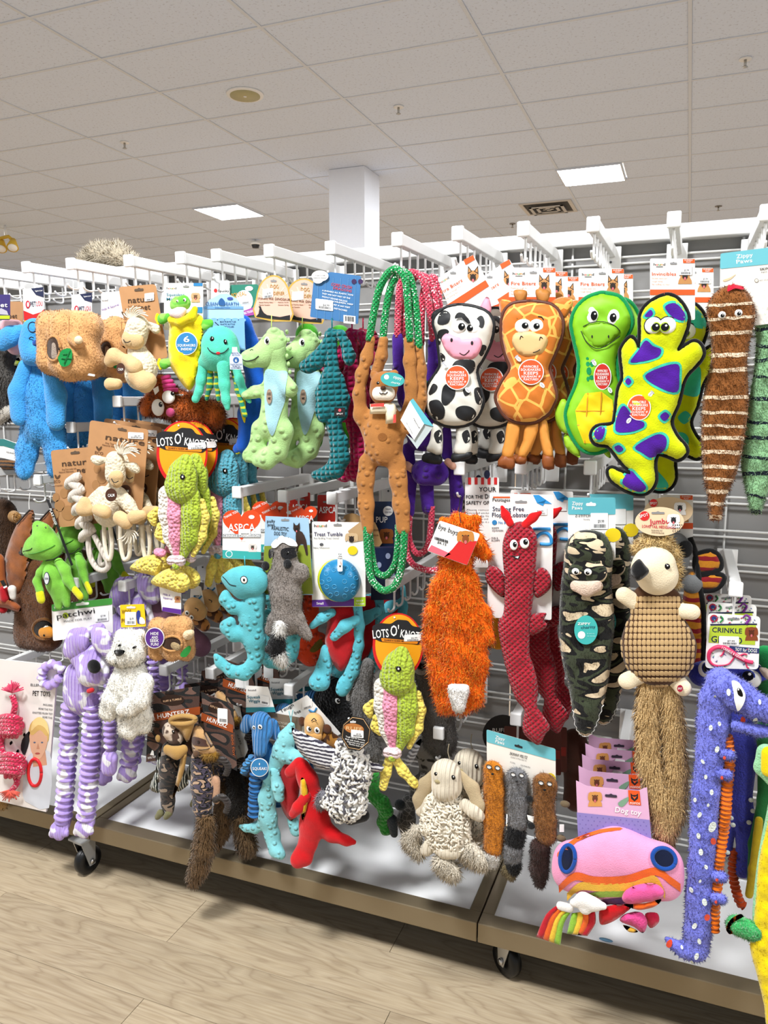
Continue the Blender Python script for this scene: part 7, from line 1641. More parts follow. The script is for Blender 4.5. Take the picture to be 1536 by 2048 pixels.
PUC = M('#b49be0', 'cord', '#f0eef5', s=1.0, th=.56, ax='X', b=.6); PUL = M('#b49be0', 'plush', '#f0eef5', s=1.1, th=.56)
def rings(t, name, P, r, dr=3, n=None, mat=None, d=0):
    Q = cat([(*p, 0) if len(p) == 2 else p for p in P], 16); L = np.r_[0, np.cumsum(np.hypot(*np.diff(Q[:, :2], axis=0).T))]
    m = int(L[-1] / 2.2); u = np.linspace(0, L[-1], m); X = np.stack([np.interp(u, L, Q[:, i]) for i in range(3)], 1)
    rr = (r + dr * np.sin(u * 2 * math.pi / (n or 12.2))) * t.s
    V, Fc = sweep(t.w(X[:, 0], X[:, 1], X[:, 2] + d), rr, 14); return t.add(name, V, Fc, mat or PUL)
def purpledog():
    t = T('plush_dog', 'front purple and white corduroy dog with long ringed legs', 'dog toy', 165, 1215, 1.63, 'purple corduroy dogs')
    rings(t, 'leg', [(141, 1408), (138, 1470), (134, 1530), (130, 1590), (126, 1642)], 16.5, 3.4, 13); rings(t, 'leg', [(185, 1408), (183, 1470), (180, 1530), (176, 1590), (172, 1636)], 17.5, 3.4, 13)
    for x, y in ((117, 1660), (166, 1656)): t.sdf('foot', PUC, [[(x + 10, y - 14, 16), (x, y, 19, 6)], [(x - 12, y + 8, 9, 8)], [(x + 2, y + 12, 10, 10)], [(x + 14, y + 6, 9, 8)]], k=6, flat=.8)
    b = t.sdf('body', M('#b49be0', 'cord', '#f0eef5', s=1.0, th=.58, ax='X', b=.8), [[(160, 1360, 38), (162, 1390, 42)]], flat=.6, k=12)
    rings(t, 'arm', [(126, 1342), (112, 1330), (96, 1330), (84, 1346), (88, 1366), (104, 1370), (122, 1352)], 8.5, 2, d=12); rings(t, 'arm', [(206, 1380), (216, 1420), (219, 1460), (220, 1500)], 10, 3, d=10); t.sdf('hand', PUC, [[(220, 1516, 17, 12), (218, 1536, 17, 12)]], flat=.8)
    h = t.sdf('head', PUC, [[(165, 1310, 30, 12), (190, 1318, 30, 12)], [(180, 1345, 30, 22), (196, 1345, 26, 22)]], k=14, flat=.7)
    t.sdf('ear', PUC, [[(168, 1268, 14, 24), (156, 1280, 24, 26), (146, 1296, 21, 26), (140, 1304, 16, 26)]], flat=.5); t.sdf('ear', PUC, [[(194, 1266, 14, 26), (204, 1280, 24, 28), (213, 1296, 19, 28)]], flat=.5); t.sdf('tuft', PUC, [[(186, 1262, 12, 14), (200, 1258, 13, 14)]], flat=.6)
    t.ball('nose', M('#0c0c0e', 'plush', v=.02), 188, 1333, 14.5, 14, 9, 44); t.sdf('tongue', M('#c8242c', 'plush'), [[(178, 1382, 5, 32), (184, 1380, 5, 32)]], h=2.2)
    c = t.card('header_card', PAP, rnd([(103, 1209), (224, 1196), (226, 1265), (106, 1282)], 4), -10); t.card('green_band', M('#3f8f3a', 'paper'), rnd([(103, 1209), (224, 1196), (224.5, 1209), (104, 1223)], 3), -9.2, .1, parent=c)
    t.text(WHITE, [('TUGGER', 108, 1218, 127, 4, 1216)], -8.8, parent=c); t.text(INK, [('patchwi', 114, 1238, 190, 11, 1226)], -8.8, parent=c, bold=0); t.text(GREY, [('MADE FOR PLAY', 128, 1245, 184, 4, 1238)], -8.8, parent=c, bold=0); t.card('green_cat', M('#a9bf2a', 'paper'), ell(131, 1231, 6, 6, 14), -9, .1, parent=c)
    t.sticker(190, 1222, 217, 1244, '$7.99', -8.6, sl=-.1, parent=c); slot(t, 165, 1208, 13, 2.6, c, -8.8, '#e9efe6', -.1)
    dup(t, 'second purple corduroy dog, legs showing behind the polar bear', 0.055, 0.13, 0.12, skip=('header_card',)); dup(t, 'third purple corduroy dog deep behind', 0.06, 0.26, 0.12, skip=('header_card',))
purpledog()
def polar():
    t = T('plush_polar_bear', 'white furry polar bear under a small yellow card', 'dog toy', 265, 1215, 1.585)
    W_ = M('#fdfbf2', 'fur', v=.02)
    b = t.sdf('body', W_, [[(262, 1345, 38), (264, 1385, 42), (262, 1410, 38)], [(258, 1435, 28, 8), (256, 1456, 24, 10)], [(286, 1432, 24), (288, 1450, 18)]], k=14, flat=.6, lump=1)
    h = t.sdf('head', W_, [[(258, 1292, 34, 10), (262, 1300, 34, 10)], [(236, 1314, 22, 24), (226, 1316, 14, 30)], [(282, 1268, 10, 4)], [(240, 1268, 9, 4)]], k=14, flat=.75)
    t.sdf('arm', W_, [[(238, 1360, 20, 16), (224, 1400, 21, 22), (216, 1424, 20, 22)]], flat=.7); t.sdf('arm', W_, [[(290, 1365, 20, 14), (280, 1400, 20, 22), (258, 1416, 18, 26), (244, 1420, 14, 26)]], flat=.7)
    for o, n in ((b, 2600), (h, 1500)): t.fur(o, W_, n, 6, 1.7, g=.55)
    for a in [q for q in t.root.children if q.name.startswith('arm')]: t.fur(a, W_, 800, 6, 1.7, g=.55)
    t.pil('nose', M('#101012', 'plush', v=.02), [(228, 1302), (238, 1299), (250, 1302), (243, 1311), (233, 1312)], 5, 6, d=t.dpt(238, 1306, h) + 4); t.tube('mouth', INK, [(226, 1332, t.dpt(228, 1330, h) + 6), (232, 1327, t.dpt(232, 1327, h) + 6)], .9, n=5, sm=0); t.eye(270, 1294, 2.4, h, white=False, rz=8); t.eye(241, 1290, 2.4, h, white=False, rz=8)
    c = t.card('header_card', M('#f0c81e', 'paper'), rnd([(240, 1210), (288, 1208), (292, 1253), (242, 1255)], 2), -6); t.text(M('#7a5a10', 'flat'), [('WOOF', 243, 1228, 262, 9), ('PUP', 243, 1246, 260, 9)], -5, parent=c); t.sticker(250, 1224, 272, 1250, '$6.99', -4.6, parent=c)
    t.card('printed_dog', M('#2b3a8a', 'paper'), [(273, 1224), (280, 1222), (281, 1240), (285, 1246), (275, 1247)], -5, .1, 2, parent=c); t.card('printed_dog', WHITE, [(280, 1234), (288, 1238), (290, 1247), (279, 1247)], -4.8, .1, 2, parent=c); slot(t, 262, 1215, 9, 2, c, -5, '#d8d8d0')
polar()
def smallstump():
    t = T('log_burrow', 'small tan log burrow with a round purple badge', 'dog toy', 342, 1170, 1.60, 'log burrow toys')
    b = t.sdf('log', LOGF, [[(318, 1255, 22), (314, 1302, 20)], [(368, 1252, 20, -4), (372, 1302, 20, -4)], [(344, 1254, 22, 4), (344, 1302, 22, 4)]], k=12, flat=.9, lump=1); t.fur(b, LOGF, 1500, 4, 1.4, g=.4)
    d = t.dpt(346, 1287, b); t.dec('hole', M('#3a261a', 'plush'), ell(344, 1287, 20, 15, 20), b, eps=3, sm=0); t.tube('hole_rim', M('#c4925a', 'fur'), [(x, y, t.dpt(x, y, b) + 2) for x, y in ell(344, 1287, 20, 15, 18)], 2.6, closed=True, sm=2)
    t.sdf('squirrel', M('#a8906a', 'fur'), [[(344, 1290, 8, d + 1), (354, 1294, 8, d + 1)]], flat=.5, h=2.4); t.sdf('knot', M('#e6cba4', 'fur'), [[(376, 1270, 10, 14), (382, 1266, 7, 20)]], h=2.6); t.dec('leaf', M('#2a8a3a', 'plush'), [(362, 1310), (368, 1298), (378, 1290), (380, 1300), (372, 1312)], b, eps=4)
    e = t.card('badge', WHITE, ell(309, 1276, 19.5, 21, 32), 30); t.card('badge_face', M('#562a86', 'paper'), ell(309, 1276, 18, 19.5, 32), 30.4, .2, parent=e); t.text(WHITE, [('HIDE', 301, 1270, 317, 6), ('AND', 303, 1277, 316, 5), ('SEEK', 300, 1284, 318, 6), ('FUN!', 302, 1291.5, 317, 6)], 31, parent=e)
    c = t.card('header_card', PAP, [(318, 1170), (362, 1182), (362, 1230), (324, 1222)], -4); t.card('purple_foot', PURP, [(325, 1214), (362, 1219), (362, 1229), (324, 1222)], -3.2, .1, parent=c); t.text(PURP, [('Hide A', 326, 1190, 340, 4, 1193), ('Squirrel', 326, 1197, 344, 4, 1200)], -3, parent=c); shepherd(t, 355, 1196, 6, -3.2, c, '#c08a5c', '#6a4020', up=False)
smallstump()
def monkeys():
    t = T('plush_monkey', 'front tan monkey face upside down beside the fish tail', 'dog toy', 390, 1165, 1.70, 'upside-down monkeys on cards')
    h = t.sdf('head', M('#d8aa72', 'plush'), [[(388, 1216, 22), (396, 1222, 20)], [(372, 1232, 10)]], flat=.7, h=3); t.eye(374, 1226, 5, None, 0, 0, .5, d=18); t.eye(383, 1235, 5, None, 0, 0, .5, d=18); t.tube('mouth', INK, [(390, 1216, 20), (396, 1219, 20), (395, 1222, 20)], .9, n=5)
    t.sdf('body', M('#a9713a', 'blotch', '#4a2a14', s=2), [[(385, 1240, 10, -4), (408, 1250, 14, -4)]], flat=.6)
    c = t.card('header_card', PAP, [(382, 1166), (402, 1174), (418, 1256), (378, 1230)], -10); t.sticker(384, 1182, 400, 1194, None, -9, parent=c); t.tube('blue_arc', BLUEP, [(388, 1192, -9), (396, 1198, -9), (403, 1192, -9)], 1.8, n=5, parent=c)
    dup(t, 'second upside-down monkey, a step behind the first', 0.01, 0.05, 0.012); dup(t, 'third upside-down monkey in the shade', 0.02, 0.1, 0.016)
    t = T('plush_pig', 'dusty mauve plush in the shade behind the small burrow', 'dog toy', 300, 1190, 1.76); t.sdf('body', M('#7d566b', 'plush'), [[(290, 1215, 24), (320, 1230, 26), (400, 1290, 24)]], flat=.6)
monkeys()
def hcard(t, P, d, tx, side=False):
    c = t.card('header_card', M('#4a3026', 'camo', '#6d5146', s=.8), P, d)
    (x0, y0), (x1, y1) = P[0], P[1]; W_ = x1 - x0; s = (y1 - y0) / W_; yy = lambda a, h: y0 + h + s * a * W_
    t.card('orange_band', M('#9c4a22', 'paper'), [(x0 + (-1 if not side else 1), yy(0, 41)), (x1, yy(1, 41)), (x1, yy(1, 57)), (x0, yy(0, 57))], d + .8, .1, parent=c)
    t.card('oval_logo', M('#2a1812', 'paper'), ell(x0 + W_ * .46, yy(.46, 20), W_ * .23, 11, 24), d + .8, .1, parent=c); t.text(M('#d8b08a', 'flat'), [("RUFF & TUMBLE", x0 + W_ * .28, yy(.28, 22), x0 + W_ * .64, 4, yy(.64, 22))], d + 1.1, parent=c); t.text(WHITE, [('HUNTERZ', x0 + W_ * .17, yy(.17, 53), x0 + W_ * .8, 9, yy(.8, 52))], d + 1.2, parent=c)
    slot(t, x0 + W_ * .4, yy(.4, 5), 9, 2, c, d + 1, '#1a100c', s)
    return c
CAMW = M('#352a24', 'camo', '#8a7866', s=2.2)
def hunter1():
    t = T('plush_pheasant', 'camouflage bird doll with tan hat and scarf on a brown card', 'dog toy', 345, 1390, 1.60)
    c = hcard(t, [(298, 1387), (400, 1372), (394, 1512), (292, 1524)], -10, 0); t.text(WHITE, [('DOG TOY', 296, 1518, 312, 4, 1515)], -8.8, parent=c); t.card('printed_dog', WHITE, [(300, 1510), (304, 1500), (307, 1502), (308, 1511)], -9, .1, parent=c)
    TN = M('#b08a4e', 'plush', v=.06)
    h = t.sdf('head', M('#cdbba8', 'plush', '#4a362c', s=1.5, th=.5), [[(342, 1462, 19, 8), (350, 1474, 18, 8)], [(334, 1466, 9, 20)]], flat=.75); t.eye(346, 1464, 4, h, white=False); t.ball('ear', TN, 316, 1477, 6, 8, 4, 6)
    t.pil('hat', TN, [(341, 1440), (348, 1432), (368, 1436), (388, 1430), (391, 1440), (382, 1470), (374, 1484), (360, 1462), (344, 1452)], 10, 12, d=10); t.tube('hat_brim', TN, [(x, y, 20) for x, y in ell(366, 1440, 25, 8, 14, -.05)], 5, closed=True, sm=3)
    t.sdf('body', CAMW, [[(340, 1500, 18), (340, 1545, 24), (336, 1575, 18), (332, 1610, 12)], [(342, 1600, 10), (340, 1620, 9)]], flat=.7)
    for P in ([(318, 1500), (322, 1520), (316, 1572), (322, 1586), (304, 1582), (300, 1570), (310, 1545)], [(362, 1520), (376, 1560), (374, 1572), (352, 1584), (350, 1560)]): w_ = t.pil('wing', M('#2e3430', 'stripe', '#dfe0d4', s=42, th=.72, ax='X'), P, 4, 5, d=2)
    t.sdf('scarf', TN, [[(336, 1500, 11, 22), (352, 1506, 12, 24), (368, 1498, 9, 18)]], flat=.6, h=2.8); t.pil('scarf_tail', TN, [(366, 1496), (374, 1505), (366, 1550), (348, 1594), (346, 1588), (356, 1545)], 5, 6, d=16)
    for x in (321, 338): t.sdf('foot', M('#6d6a4a', 'plush'), [[(x, 1626, 8, 2), (x - 6, 1634, 6, 4)]], h=2.6)
    dup(t, 'second camouflage bird on its brown card, in the shade', 0.05, 0.09, 0.0); dup(t, 'third camouflage bird card, rearmost', 0.03, 0.2, 0.0)  # rearmost bird added as filling that keeps the back dark
hunter1()
def hunter2():
    t = T('plush_raccoon', 'camouflage raccoon with tan mask and a long brown bushy tail', 'dog toy', 430, 1390, 1.60, 'camouflage raccoons')
    c = hcard(t, [(402, 1384), (466, 1409), (474, 1542), (414, 1512)], -10, 0, True); t.text(M('#c8642a', 'flat'), [('DOG TOY', 462, 1470, 466, 4, 1512)], -8.8, parent=c); t.sticker(435, 1416, 455, 1446, None, -8.4, sl=.1, parent=c)
    TN = M('#c39a68', 'plush', v=.06)
    h = t.pil('head', TN, [(388, 1454), (400, 1452), (416, 1474), (432, 1500), (428, 1512), (395, 1512), (384, 1500), (384, 1470)], 12, 14, d=6); t.dec('mask', M('#4a3028', 'plush'), [(386, 1474), (402, 1476), (418, 1484), (420, 1492), (400, 1492), (386, 1488)], h, eps=1); t.ball('eye', M('#2a1a14', 'plush'), 397, 1484, 4, 3.5, 2, t.dpt(397, 1484, h) + 1)
    t.tube('mask_line', INK, [(x, y, t.dpt(x, y, h) + 1) for x, y in ((386, 1496), (400, 1500), (416, 1498), (424, 1492))], .7, n=5); t.sdf('nose', M('#5a4230', 'plush'), [[(392, 1508, 7, 20)]], h=2.4)
    b = t.sdf('body', M('#4d4658', 'camo', '#b89a80', s=3), [[(402, 1520, 22), (406, 1570, 26), (404, 1615, 20), (400, 1630, 12)]], flat=.75); t.sdf('belly', M('#c49a7c', 'plush'), [[(432, 1560, 10, -2), (432, 1600, 9, -2)]], flat=.6)
    f = t.sdf('collar_fur', M('#8a6420', 'fur'), [[(412, 1512, 8, 10), (430, 1510, 8, 8)]], h=2.8); t.fur(f, M('#96702a', 'fur'), 700, 9, 1.5)
    q = t.sdf('tail', M('#6d5230', 'fur'), [[(412, 1640, 14), (408, 1690, 17), (398, 1730, 15), (388, 1756, 11)]], flat=.8); t.fur(q, M('#7c6040', 'fur'), 5000, 15, 2, g=.7, seg=2)
    for y in (1525, 1600): t.tube('rope_arm', M('#38302c', 'cord', s=1.6), [(430, y, 2), (444, y - 6, 6), (456, y + 8, 6), (452, y + 24, 4)], 7, n=8)
    dup(t, 'second camouflage raccoon behind, its tail and dark fur showing', 0.02, 0.075, 0.07); dup(t, 'added third camouflage raccoon filling the dark deep in the rack', 0.04, 0.17, 0.07)  # third raccoon is added filling, there to darken the depth
    t = T('plush_skunk', 'black shaggy plush between raccoon and blue elephant', 'dog toy', 470, 1540, 1.66); b = t.sdf('body', M('#17130f', 'fur'), [[(468, 1550, 16), (474, 1590, 20), (468, 1620, 16)]], flat=.7); t.fur(b, M('#1f1a16', 'fur'), 2200, 10, 1.8)
    q = t.sdf('tail', M('#54402a', 'fur'), [[(480, 1640, 13), (494, 1690, 16)]], flat=.8); t.fur(q, M('#665036', 'fur'), 2500, 15, 2, g=.7, seg=2)
hunter2()
def elephant():
    t = T('plush_elephant', 'blue corduroy elephant with a round I squeak badge', 'dog toy', 520, 1375, 1.64, 'blue corduroy elephants')
    E_ = M('#3f86c8', 'cord', s=1.4, ax='X'); D_ = M('#1f5d9a', 'plush')
    h = t.sdf('head', E_, [[(522, 1446, 24, 6), (526, 1460, 22, 6)], [(520, 1475, 17, 16), (520, 1500, 15, 20)]], k=10, flat=.75); t.sdf('ear', E_, [[(496, 1440, 12, 0), (490, 1456, 12, 0)]], flat=.5); t.sdf('ear', E_, [[(546, 1448, 12, -6), (552, 1470, 12, -6)]], flat=.5)
    t.eye(520, 1454, 5, h, 0, 0, .55); t.eye(508, 1455, 4, h, 0, 0, .55)
    t.sdf('body', D_, [[(528, 1500, 22), (530, 1540, 22)]], flat=.7); rings(t, 'leg', [(513, 1545), (511, 1590), (509, 1632)], 13, 2.5, 10, M('#2f6fae', 'cord', s=1.4)); rings(t, 'arm', [(506, 1515), (494, 1530), (488, 1546)], 8, 2, 9, M('#4f96d0', 'cord', s=1.4), d=8); rings(t, 'arm', [(540, 1520), (546, 1545)], 8, 2, 9, E_)
    e = t.card('badge', WHITE, ell(519, 1535, 18, 18.5, 30), 30); t.card('badge_face', BLUEP, ell(519, 1535, 16.6, 17, 30), 30.4, .2, parent=e); t.text(WHITE, [('I', 518, 1530, 520, 4), ('SQUEAK!', 505, 1540, 534, 6)], 31, parent=e)
    c = t.card('header_card', PAP, [(492, 1371), (536, 1374), (551, 1424), (492, 1425)], -6); t.card('teal_foot', M('#2f8a94', 'paper'), [(492, 1415), (548.5, 1414), (551, 1424), (492, 1425)], -5.2, .1, parent=c); t.text(M('#1f6f86', 'flat'), [('Squeak', 494, 1397, 521, 6), ('Wiggle', 497, 1405, 521, 6)], -5, parent=c); t.text(GREY, [('hound', 496, 1382, 512, 4)], -5, parent=c); t.sticker(520, 1390, 538, 1408, None, -4.6, sl=.2, parent=c)
    dup(t, 'second blue elephant card, shaded, behind the first', 0.03, 0.07, 0.0); dup(t, 'added third blue elephant darkening the depth behind the upside-down monkey', 0.06, 0.18, 0.0)  # third elephant added behind to block light from the wall
    t = T('header_card', 'grey instruction card between camouflage raccoon and elephant', 'card', 478, 1450, 1.67); c = t.card('card', M('#b8b8b4', 'paper'), [(466, 1410), (480, 1415), (496, 1500), (480, 1536), (470, 1500)], 0); t.text(GREY, [('CARE', 473, 1470, 480, 4, 1490), ('RECYCLE', 476, 1492, 482, 3, 1512)], 1, parent=c)
elephant()
# ================================================================ toys, lower row, middle and right
def tealred():
    t = T('plush_dinosaur', 'pale turquoise dinosaur with yellow back spikes and red belly', 'dog toy', 583, 1424, 1.64)
    C = M('#86cfd6', 'dots', s=1.2, b=.8); R = M('#a8141c', 'plush')
    t.pil('belly', R, [(558, 1524), (592, 1520), (600, 1560), (594, 1610), (584, 1642), (566, 1622), (556, 1580)], 10, 14, d=-2)
    t.sdf('body', C, [[(583, 1452, 8, 4), (574, 1476, 17, 4), (566, 1500, 20, 4), (555, 1524, 17), (543, 1556, 15), (534, 1596, 18), (536, 1635, 19), (544, 1670, 16), (552, 1700, 15, 6), (560, 1708, 12, 12)], [(575, 1512, 16, 8), (598, 1518, 15, 8), (612, 1526, 9, 8)], [(532, 1644, 12), (510, 1656, 10), (492, 1656, 7), (480, 1653, 4)]], k=10, flat=.75, lump=.6)
    t.sdf('arm', C, [[(549, 1545, 11, 12), (556, 1575, 12, 18), (559, 1594, 11, 18)]], flat=.8, h=2.8); t.sdf('leg', C, [[(585, 1640, 12, -12), (592, 1660, 14, -12)]], flat=.7)
    for i, (x, y) in enumerate(cat([(545, 1520), (530, 1552), (520, 1585), (515, 1610)], 3)): t.pil('back_spike', M('#b9cf4a', 'plush'), [(x + 3, y - 4), (x - 5, y - 1), (x + 3, y + 4)], 2, 2, sm=0)
    t.tube('hang_loop', M('#8fd0d8', 'satin'), [(586, 1420), (583, 1436), (582, 1452)], 1, n=5); t.tube('hang_loop', M('#8fd0d8', 'satin'), [(578, 1422), (581, 1438), (583, 1452)], 1, n=5)
    t = T('plush_dinosaur', 'red plush dinosaur standing near the white deck', 'dog toy', 620, 1500, 1.60)
    R = M('#c81018', 'plush', v=.1)
    t.sdf('body', R, [[(604, 1535, 18), (616, 1560, 20), (624, 1595, 22), (630, 1630, 27), (624, 1655, 26), (616, 1685, 18, 4), (606, 1712, 19, 8), (594, 1722, 15, 14)], [(638, 1645, 20), (662, 1668, 15), (692, 1681, 9), (708, 1684, 6)]], k=12, flat=.75, lump=.5)
    t.sdf('head', R, [[(600, 1530, 16), (580, 1545, 12)]], flat=.7); t.sdf('arm', R, [[(612, 1592, 11, 18), (596, 1615, 11, 22), (586, 1628, 9, 22)]], flat=.8, h=2.8)
    for y in (1590, 1610, 1630): t.pil('back_spike', M('#d8ccc4', 'plush'), [(656, y - 6), (664, y), (655, y + 7)], 2, 2, sm=0, d=-4)
    t.pil('side_stripe', M('#d8a81a', 'plush'), [(601, 1560), (611, 1562), (616, 1600), (606, 1640), (602, 1620)], 4, 5, d=22); t.card('care_tag', WHITE, [(626, 1684), (636, 1672), (637, 1677), (628, 1688)], 4)
tealred()
def owl():
    t = T('plush_owl', 'grey curly owl with zebra wings and a black octagonal tag', 'dog toy', 712, 1440, 1.57)
    Z = M('#3a3646', 'stripe', '#e6e6ea', s=34, th=.5, ax='Z'); G = M('#cfcdc8', 'loops', s=.7, b=1.4)
    t.pil('wing', Z, [(583, 1457), (600, 1462), (625, 1474), (656, 1489), (681, 1510), (672, 1537), (640, 1537), (615, 1520), (595, 1498)], 8, 10, d=6); t.pil('wing', Z, [(736, 1528), (752, 1526), (768, 1534), (760, 1544), (738, 1544)], 5, 6)
    b = t.sdf('body', G, [[(700, 1500, 26), (704, 1535, 36), (694, 1600, 36), (688, 1612, 30)], [(660, 1598, 12), (650, 1602, 10)]], k=12, flat=.7, lump=2, lf=1.5); t.curls(b, M('#e4e2dd', 'plush'), 420, 7); t.curls(b, M('#55535a', 'plush'), 190, 6.5, 'dark_curls', 2)
    q = t.sdf('tuft', M('#77767e', 'fur'), [[(646, 1590, 10), (640, 1606, 10)]], h=2.8); t.fur(q, M('#85848c', 'fur'), 500, 11, 1.6); t.sdf('feet', M('#17171a', 'plush'), [[(700, 1635, 16, -4), (726, 1630, 14, -4)]], flat=.7)
    O = [(712 + 31 * math.cos(a + .15), 1467 + 36 * math.sin(a + .15)) for a in np.arange(8) * math.pi / 4 + math.pi / 8]
    c = t.card('octagon_tag', M('#1a1a1c', 'paper'), O, 34); t.tube('gold_line', M('#c8a070', 'paper'), [(712 + (x - 712) * .92, 1467 + (y - 1467) * .92, 34.2) for x, y in O], .7, n=4, closed=True, sm=1, parent=c)
    t.card('oval_logo', M('#b8743a', 'paper'), ell(708, 1457, 20, 10, 22, .15), 34.6, .1, parent=c); t.text(M('#e8c08a', 'flat'), [('RUFF', 692, 1459, 724, 7, 1462)], 35, parent=c); t.sticker(702, 1459, 727, 1474, '$9.99', 35.2, sl=.1, parent=c); t.text(WHITE, [('Tough toys for hard play', 691, 1474, 730, 3, 1482), ('Made with double seams', 690, 1479, 729, 3, 1487), ('Supervise your pet', 694, 1484, 728, 3, 1491), ('Machine wash cold', 698, 1489, 726, 3, 1495)], 35, parent=c); slot(t, 706, 1444, 6, 2, c, 35, '#c8c8c8')
    t = T('plush_monkey', 'tan monkey head upside down on a tilted white card', 'dog toy', 628, 1395, 1.65)
    c = t.card('header_card', PAP, rnd([(547, 1428), (614, 1390), (682, 1468), (624, 1492)], 3), -8); t.card('kraft_flap', M('#7d6b58', 'paper'), [(536, 1424), (604, 1436), (602, 1468), (531, 1462)], -6, parent=c); t.text(M('#d8c8b0', 'flat'), [('100% RECYCLED', 540, 1444, 576, 4, 1450), ('TOUGH FREE', 540, 1450, 574, 4, 1457)], -5, parent=c); t.text(INK, [('Tough', 562, 1426, 588, 7, 1412), ('free', 590, 1430, 602, 7, 1424)], -7, parent=c); t.sticker(604, 1404, 624, 1420, None, -6.8, sl=-.35, parent=c); t.tube('blue_arc', BLUEP, [(618, 1420, -7), (628, 1424, -7), (633, 1416, -7)], 2, n=5, parent=c)
    h = t.sdf('head', M('#d8aa6c', 'plush'), [[(628, 1446, 21, 6), (627, 1462, 19, 6)]], flat=.75, h=3); t.ball('ear', M('#5a3622', 'plush'), 604, 1443, 9, 10, 5, 2); t.ball('ear', M('#5a3622', 'plush'), 654, 1458, 10, 10, 5, 2)
    t.sdf('muzzle', M('#d3a05e', 'plush'), [[(618, 1472, 9, 16), (636, 1472, 9, 16)]], h=2.6, flat=.6); t.eye(618.5, 1458, 6, None, 1, 0, .55, ry=7, d=20); t.eye(634, 1461, 6, None, 0, 0, .55, ry=7, d=20); t.tube('mouth', INK, [(623, 1442, 22), (628, 1437, 22), (633, 1442, 22)], 1, n=5); t.sdf('body', M('#a8742e', 'blotch', '#4a2a10', s=2.4), [[(655, 1475, 16, -4), (672, 1484, 14, -4)]], flat=.6)
owl()
def background():
    def simple(name, label, mat, chains, Y, fur=None, fl=.65, lump=.8):
        t = T(name, label, 'dog toy', chains[0][0][0], chains[0][0][1] - 20, Y); b = t.sdf('body', mat, chains, flat=fl, k=12, lump=lump)
        if fur: t.fur(b, fur, 2200, 7, 1.8)
        return t, b
    t, b = simple('plush_bear', 'black knitted plush with one glinting eye behind the upside-down monkey', M('#141416', 'loops', s=1.3), [[(668, 1380, 30), (672, 1430, 40)], [(650, 1400, 24)]], 1.74); t.eye(675, 1402, 6, b, 2, 0, .6)
    t, b = simple('plush_elephant', 'grey plush arm hanging left of the lower green fish', M('#6e6c6a', 'fur'), [[(736, 1330, 14), (722, 1395, 21), (728, 1450, 22), (742, 1500, 20), (738, 1540, 16)]], 1.68, M('#7a7876', 'fur'))
    t, b = simple('plush_wolf', 'dark grey wolf with a black nose between green fish and fox', M('#57534f', 'fur'), [[(850, 1315, 26), (862, 1350, 30), (872, 1410, 36), (880, 1480, 36)], [(840, 1335, 16, 14)]], 1.72, M('#625e5a', 'fur')); t.sdf('muzzle', M('#8a8480', 'plush'), [[(842, 1335, 15, 28)]], h=2.8); t.ball('nose', BLACKG, 842, 1333, 10, 8, 6, 44)
    t, b = simple('plush_raccoon', 'grey and white patchwork plush above the cream lamb', M('#8a8682', 'blotch', '#2e2b29', s=1.6, th=.56), [[(850, 1500, 26), (872, 1530, 30), (850, 1590, 24)]], 1.74)
    t.pil('net_panel', M('#5a5652', 'cells', '#b8b4ae', s=2.4), [(822, 1560), (850, 1545), (862, 1580), (838, 1610), (820, 1600)], 6, 8, d=24)
    t, b = simple('plush_snake', 'dark grey spotted plush strip left of the lamb', M('#2b2a2a', 'cells', '#5a5856', s=3), [[(818, 1600, 14), (812, 1640, 18), (815, 1670, 14)]], 1.70)
    t = T('plush_crocodile', 'green scaled crocodile tail behind the owl', 'dog toy', 750, 1540, 1.66); t.sdf('body', M('#2f8a34', 'loops', s=1.1, b=1.3), [[(750, 1548, 10), (746, 1592, 13), (764, 1606, 16), (772, 1622, 14), (764, 1645, 10), (770, 1662, 8), (778, 1666, 4)]], flat=.7); t.sdf('dark_foot', M('#1c2328', 'fur'), [[(784, 1640, 12), (788, 1668, 8)], [(800, 1610, 12)]], flat=.7)
    t = T('plush_bird', 'grey striped wing tip behind the lower fish', 'dog toy', 840, 1480, 1.68); t.pil('wing', M('#6f6c70', 'stripe', '#c9c7c9', s=30), [(806, 1532), (820, 1500), (840, 1478), (842, 1486), (830, 1516), (812, 1540)], 5, 6)
    t, b = simple('plush_walrus', 'brown plush in the shade behind the pink dog toy cards', M('#4a2a1e', 'plush'), [[(1150, 1480, 24), (1160, 1540, 30), (1150, 1600, 24)]], 1.86)
    for i, (x, y, Y) in enumerate(((1060, 1452, 1.72), (1072, 1446, 1.80))):
        t = T('header_card', ('front' if i == 0 else 'rear') + ' dark brown card behind the three skinny pelts', 'card', x, y, Y); c = t.rect('card', M('#5a2c22', 'paper'), x - 52, y, x + 62, y + 90, 0, r=4, sl=.08); t.rect('band', M('#8a2a20', 'paper'), x - 50, y + 40, x + 60, y + 58, .8, parent=c, th=.1, sl=.08); t.text(M('#d8b0a0', 'flat'), [('HUNTERZ', x - 10, y + 54, x + 50, 9, y + 59)], 1.2, parent=c)
    t = T('toy_package', 'black oval package behind the lobster tail', 'package', 1000, 1440, 1.78); c = t.card('card', M('#232022', 'paper'), ell(1005, 1470, 40, 40, 32), 0, 2); t.text(WHITE, [('RUFF', 985, 1464, 1012, 8)], 1, parent=c)
    t = T('plush_giraffe', 'yellow plush with a dark spot between fox and lobster', 'dog toy', 998, 1180, 1.74); b = t.sdf('body', M('#d8931c', 'plush'), [[(992, 1190, 18), (1000, 1230, 24), (995, 1280, 20)]], flat=.6); t.eye(996, 1222, 5, b, white=False)
background()
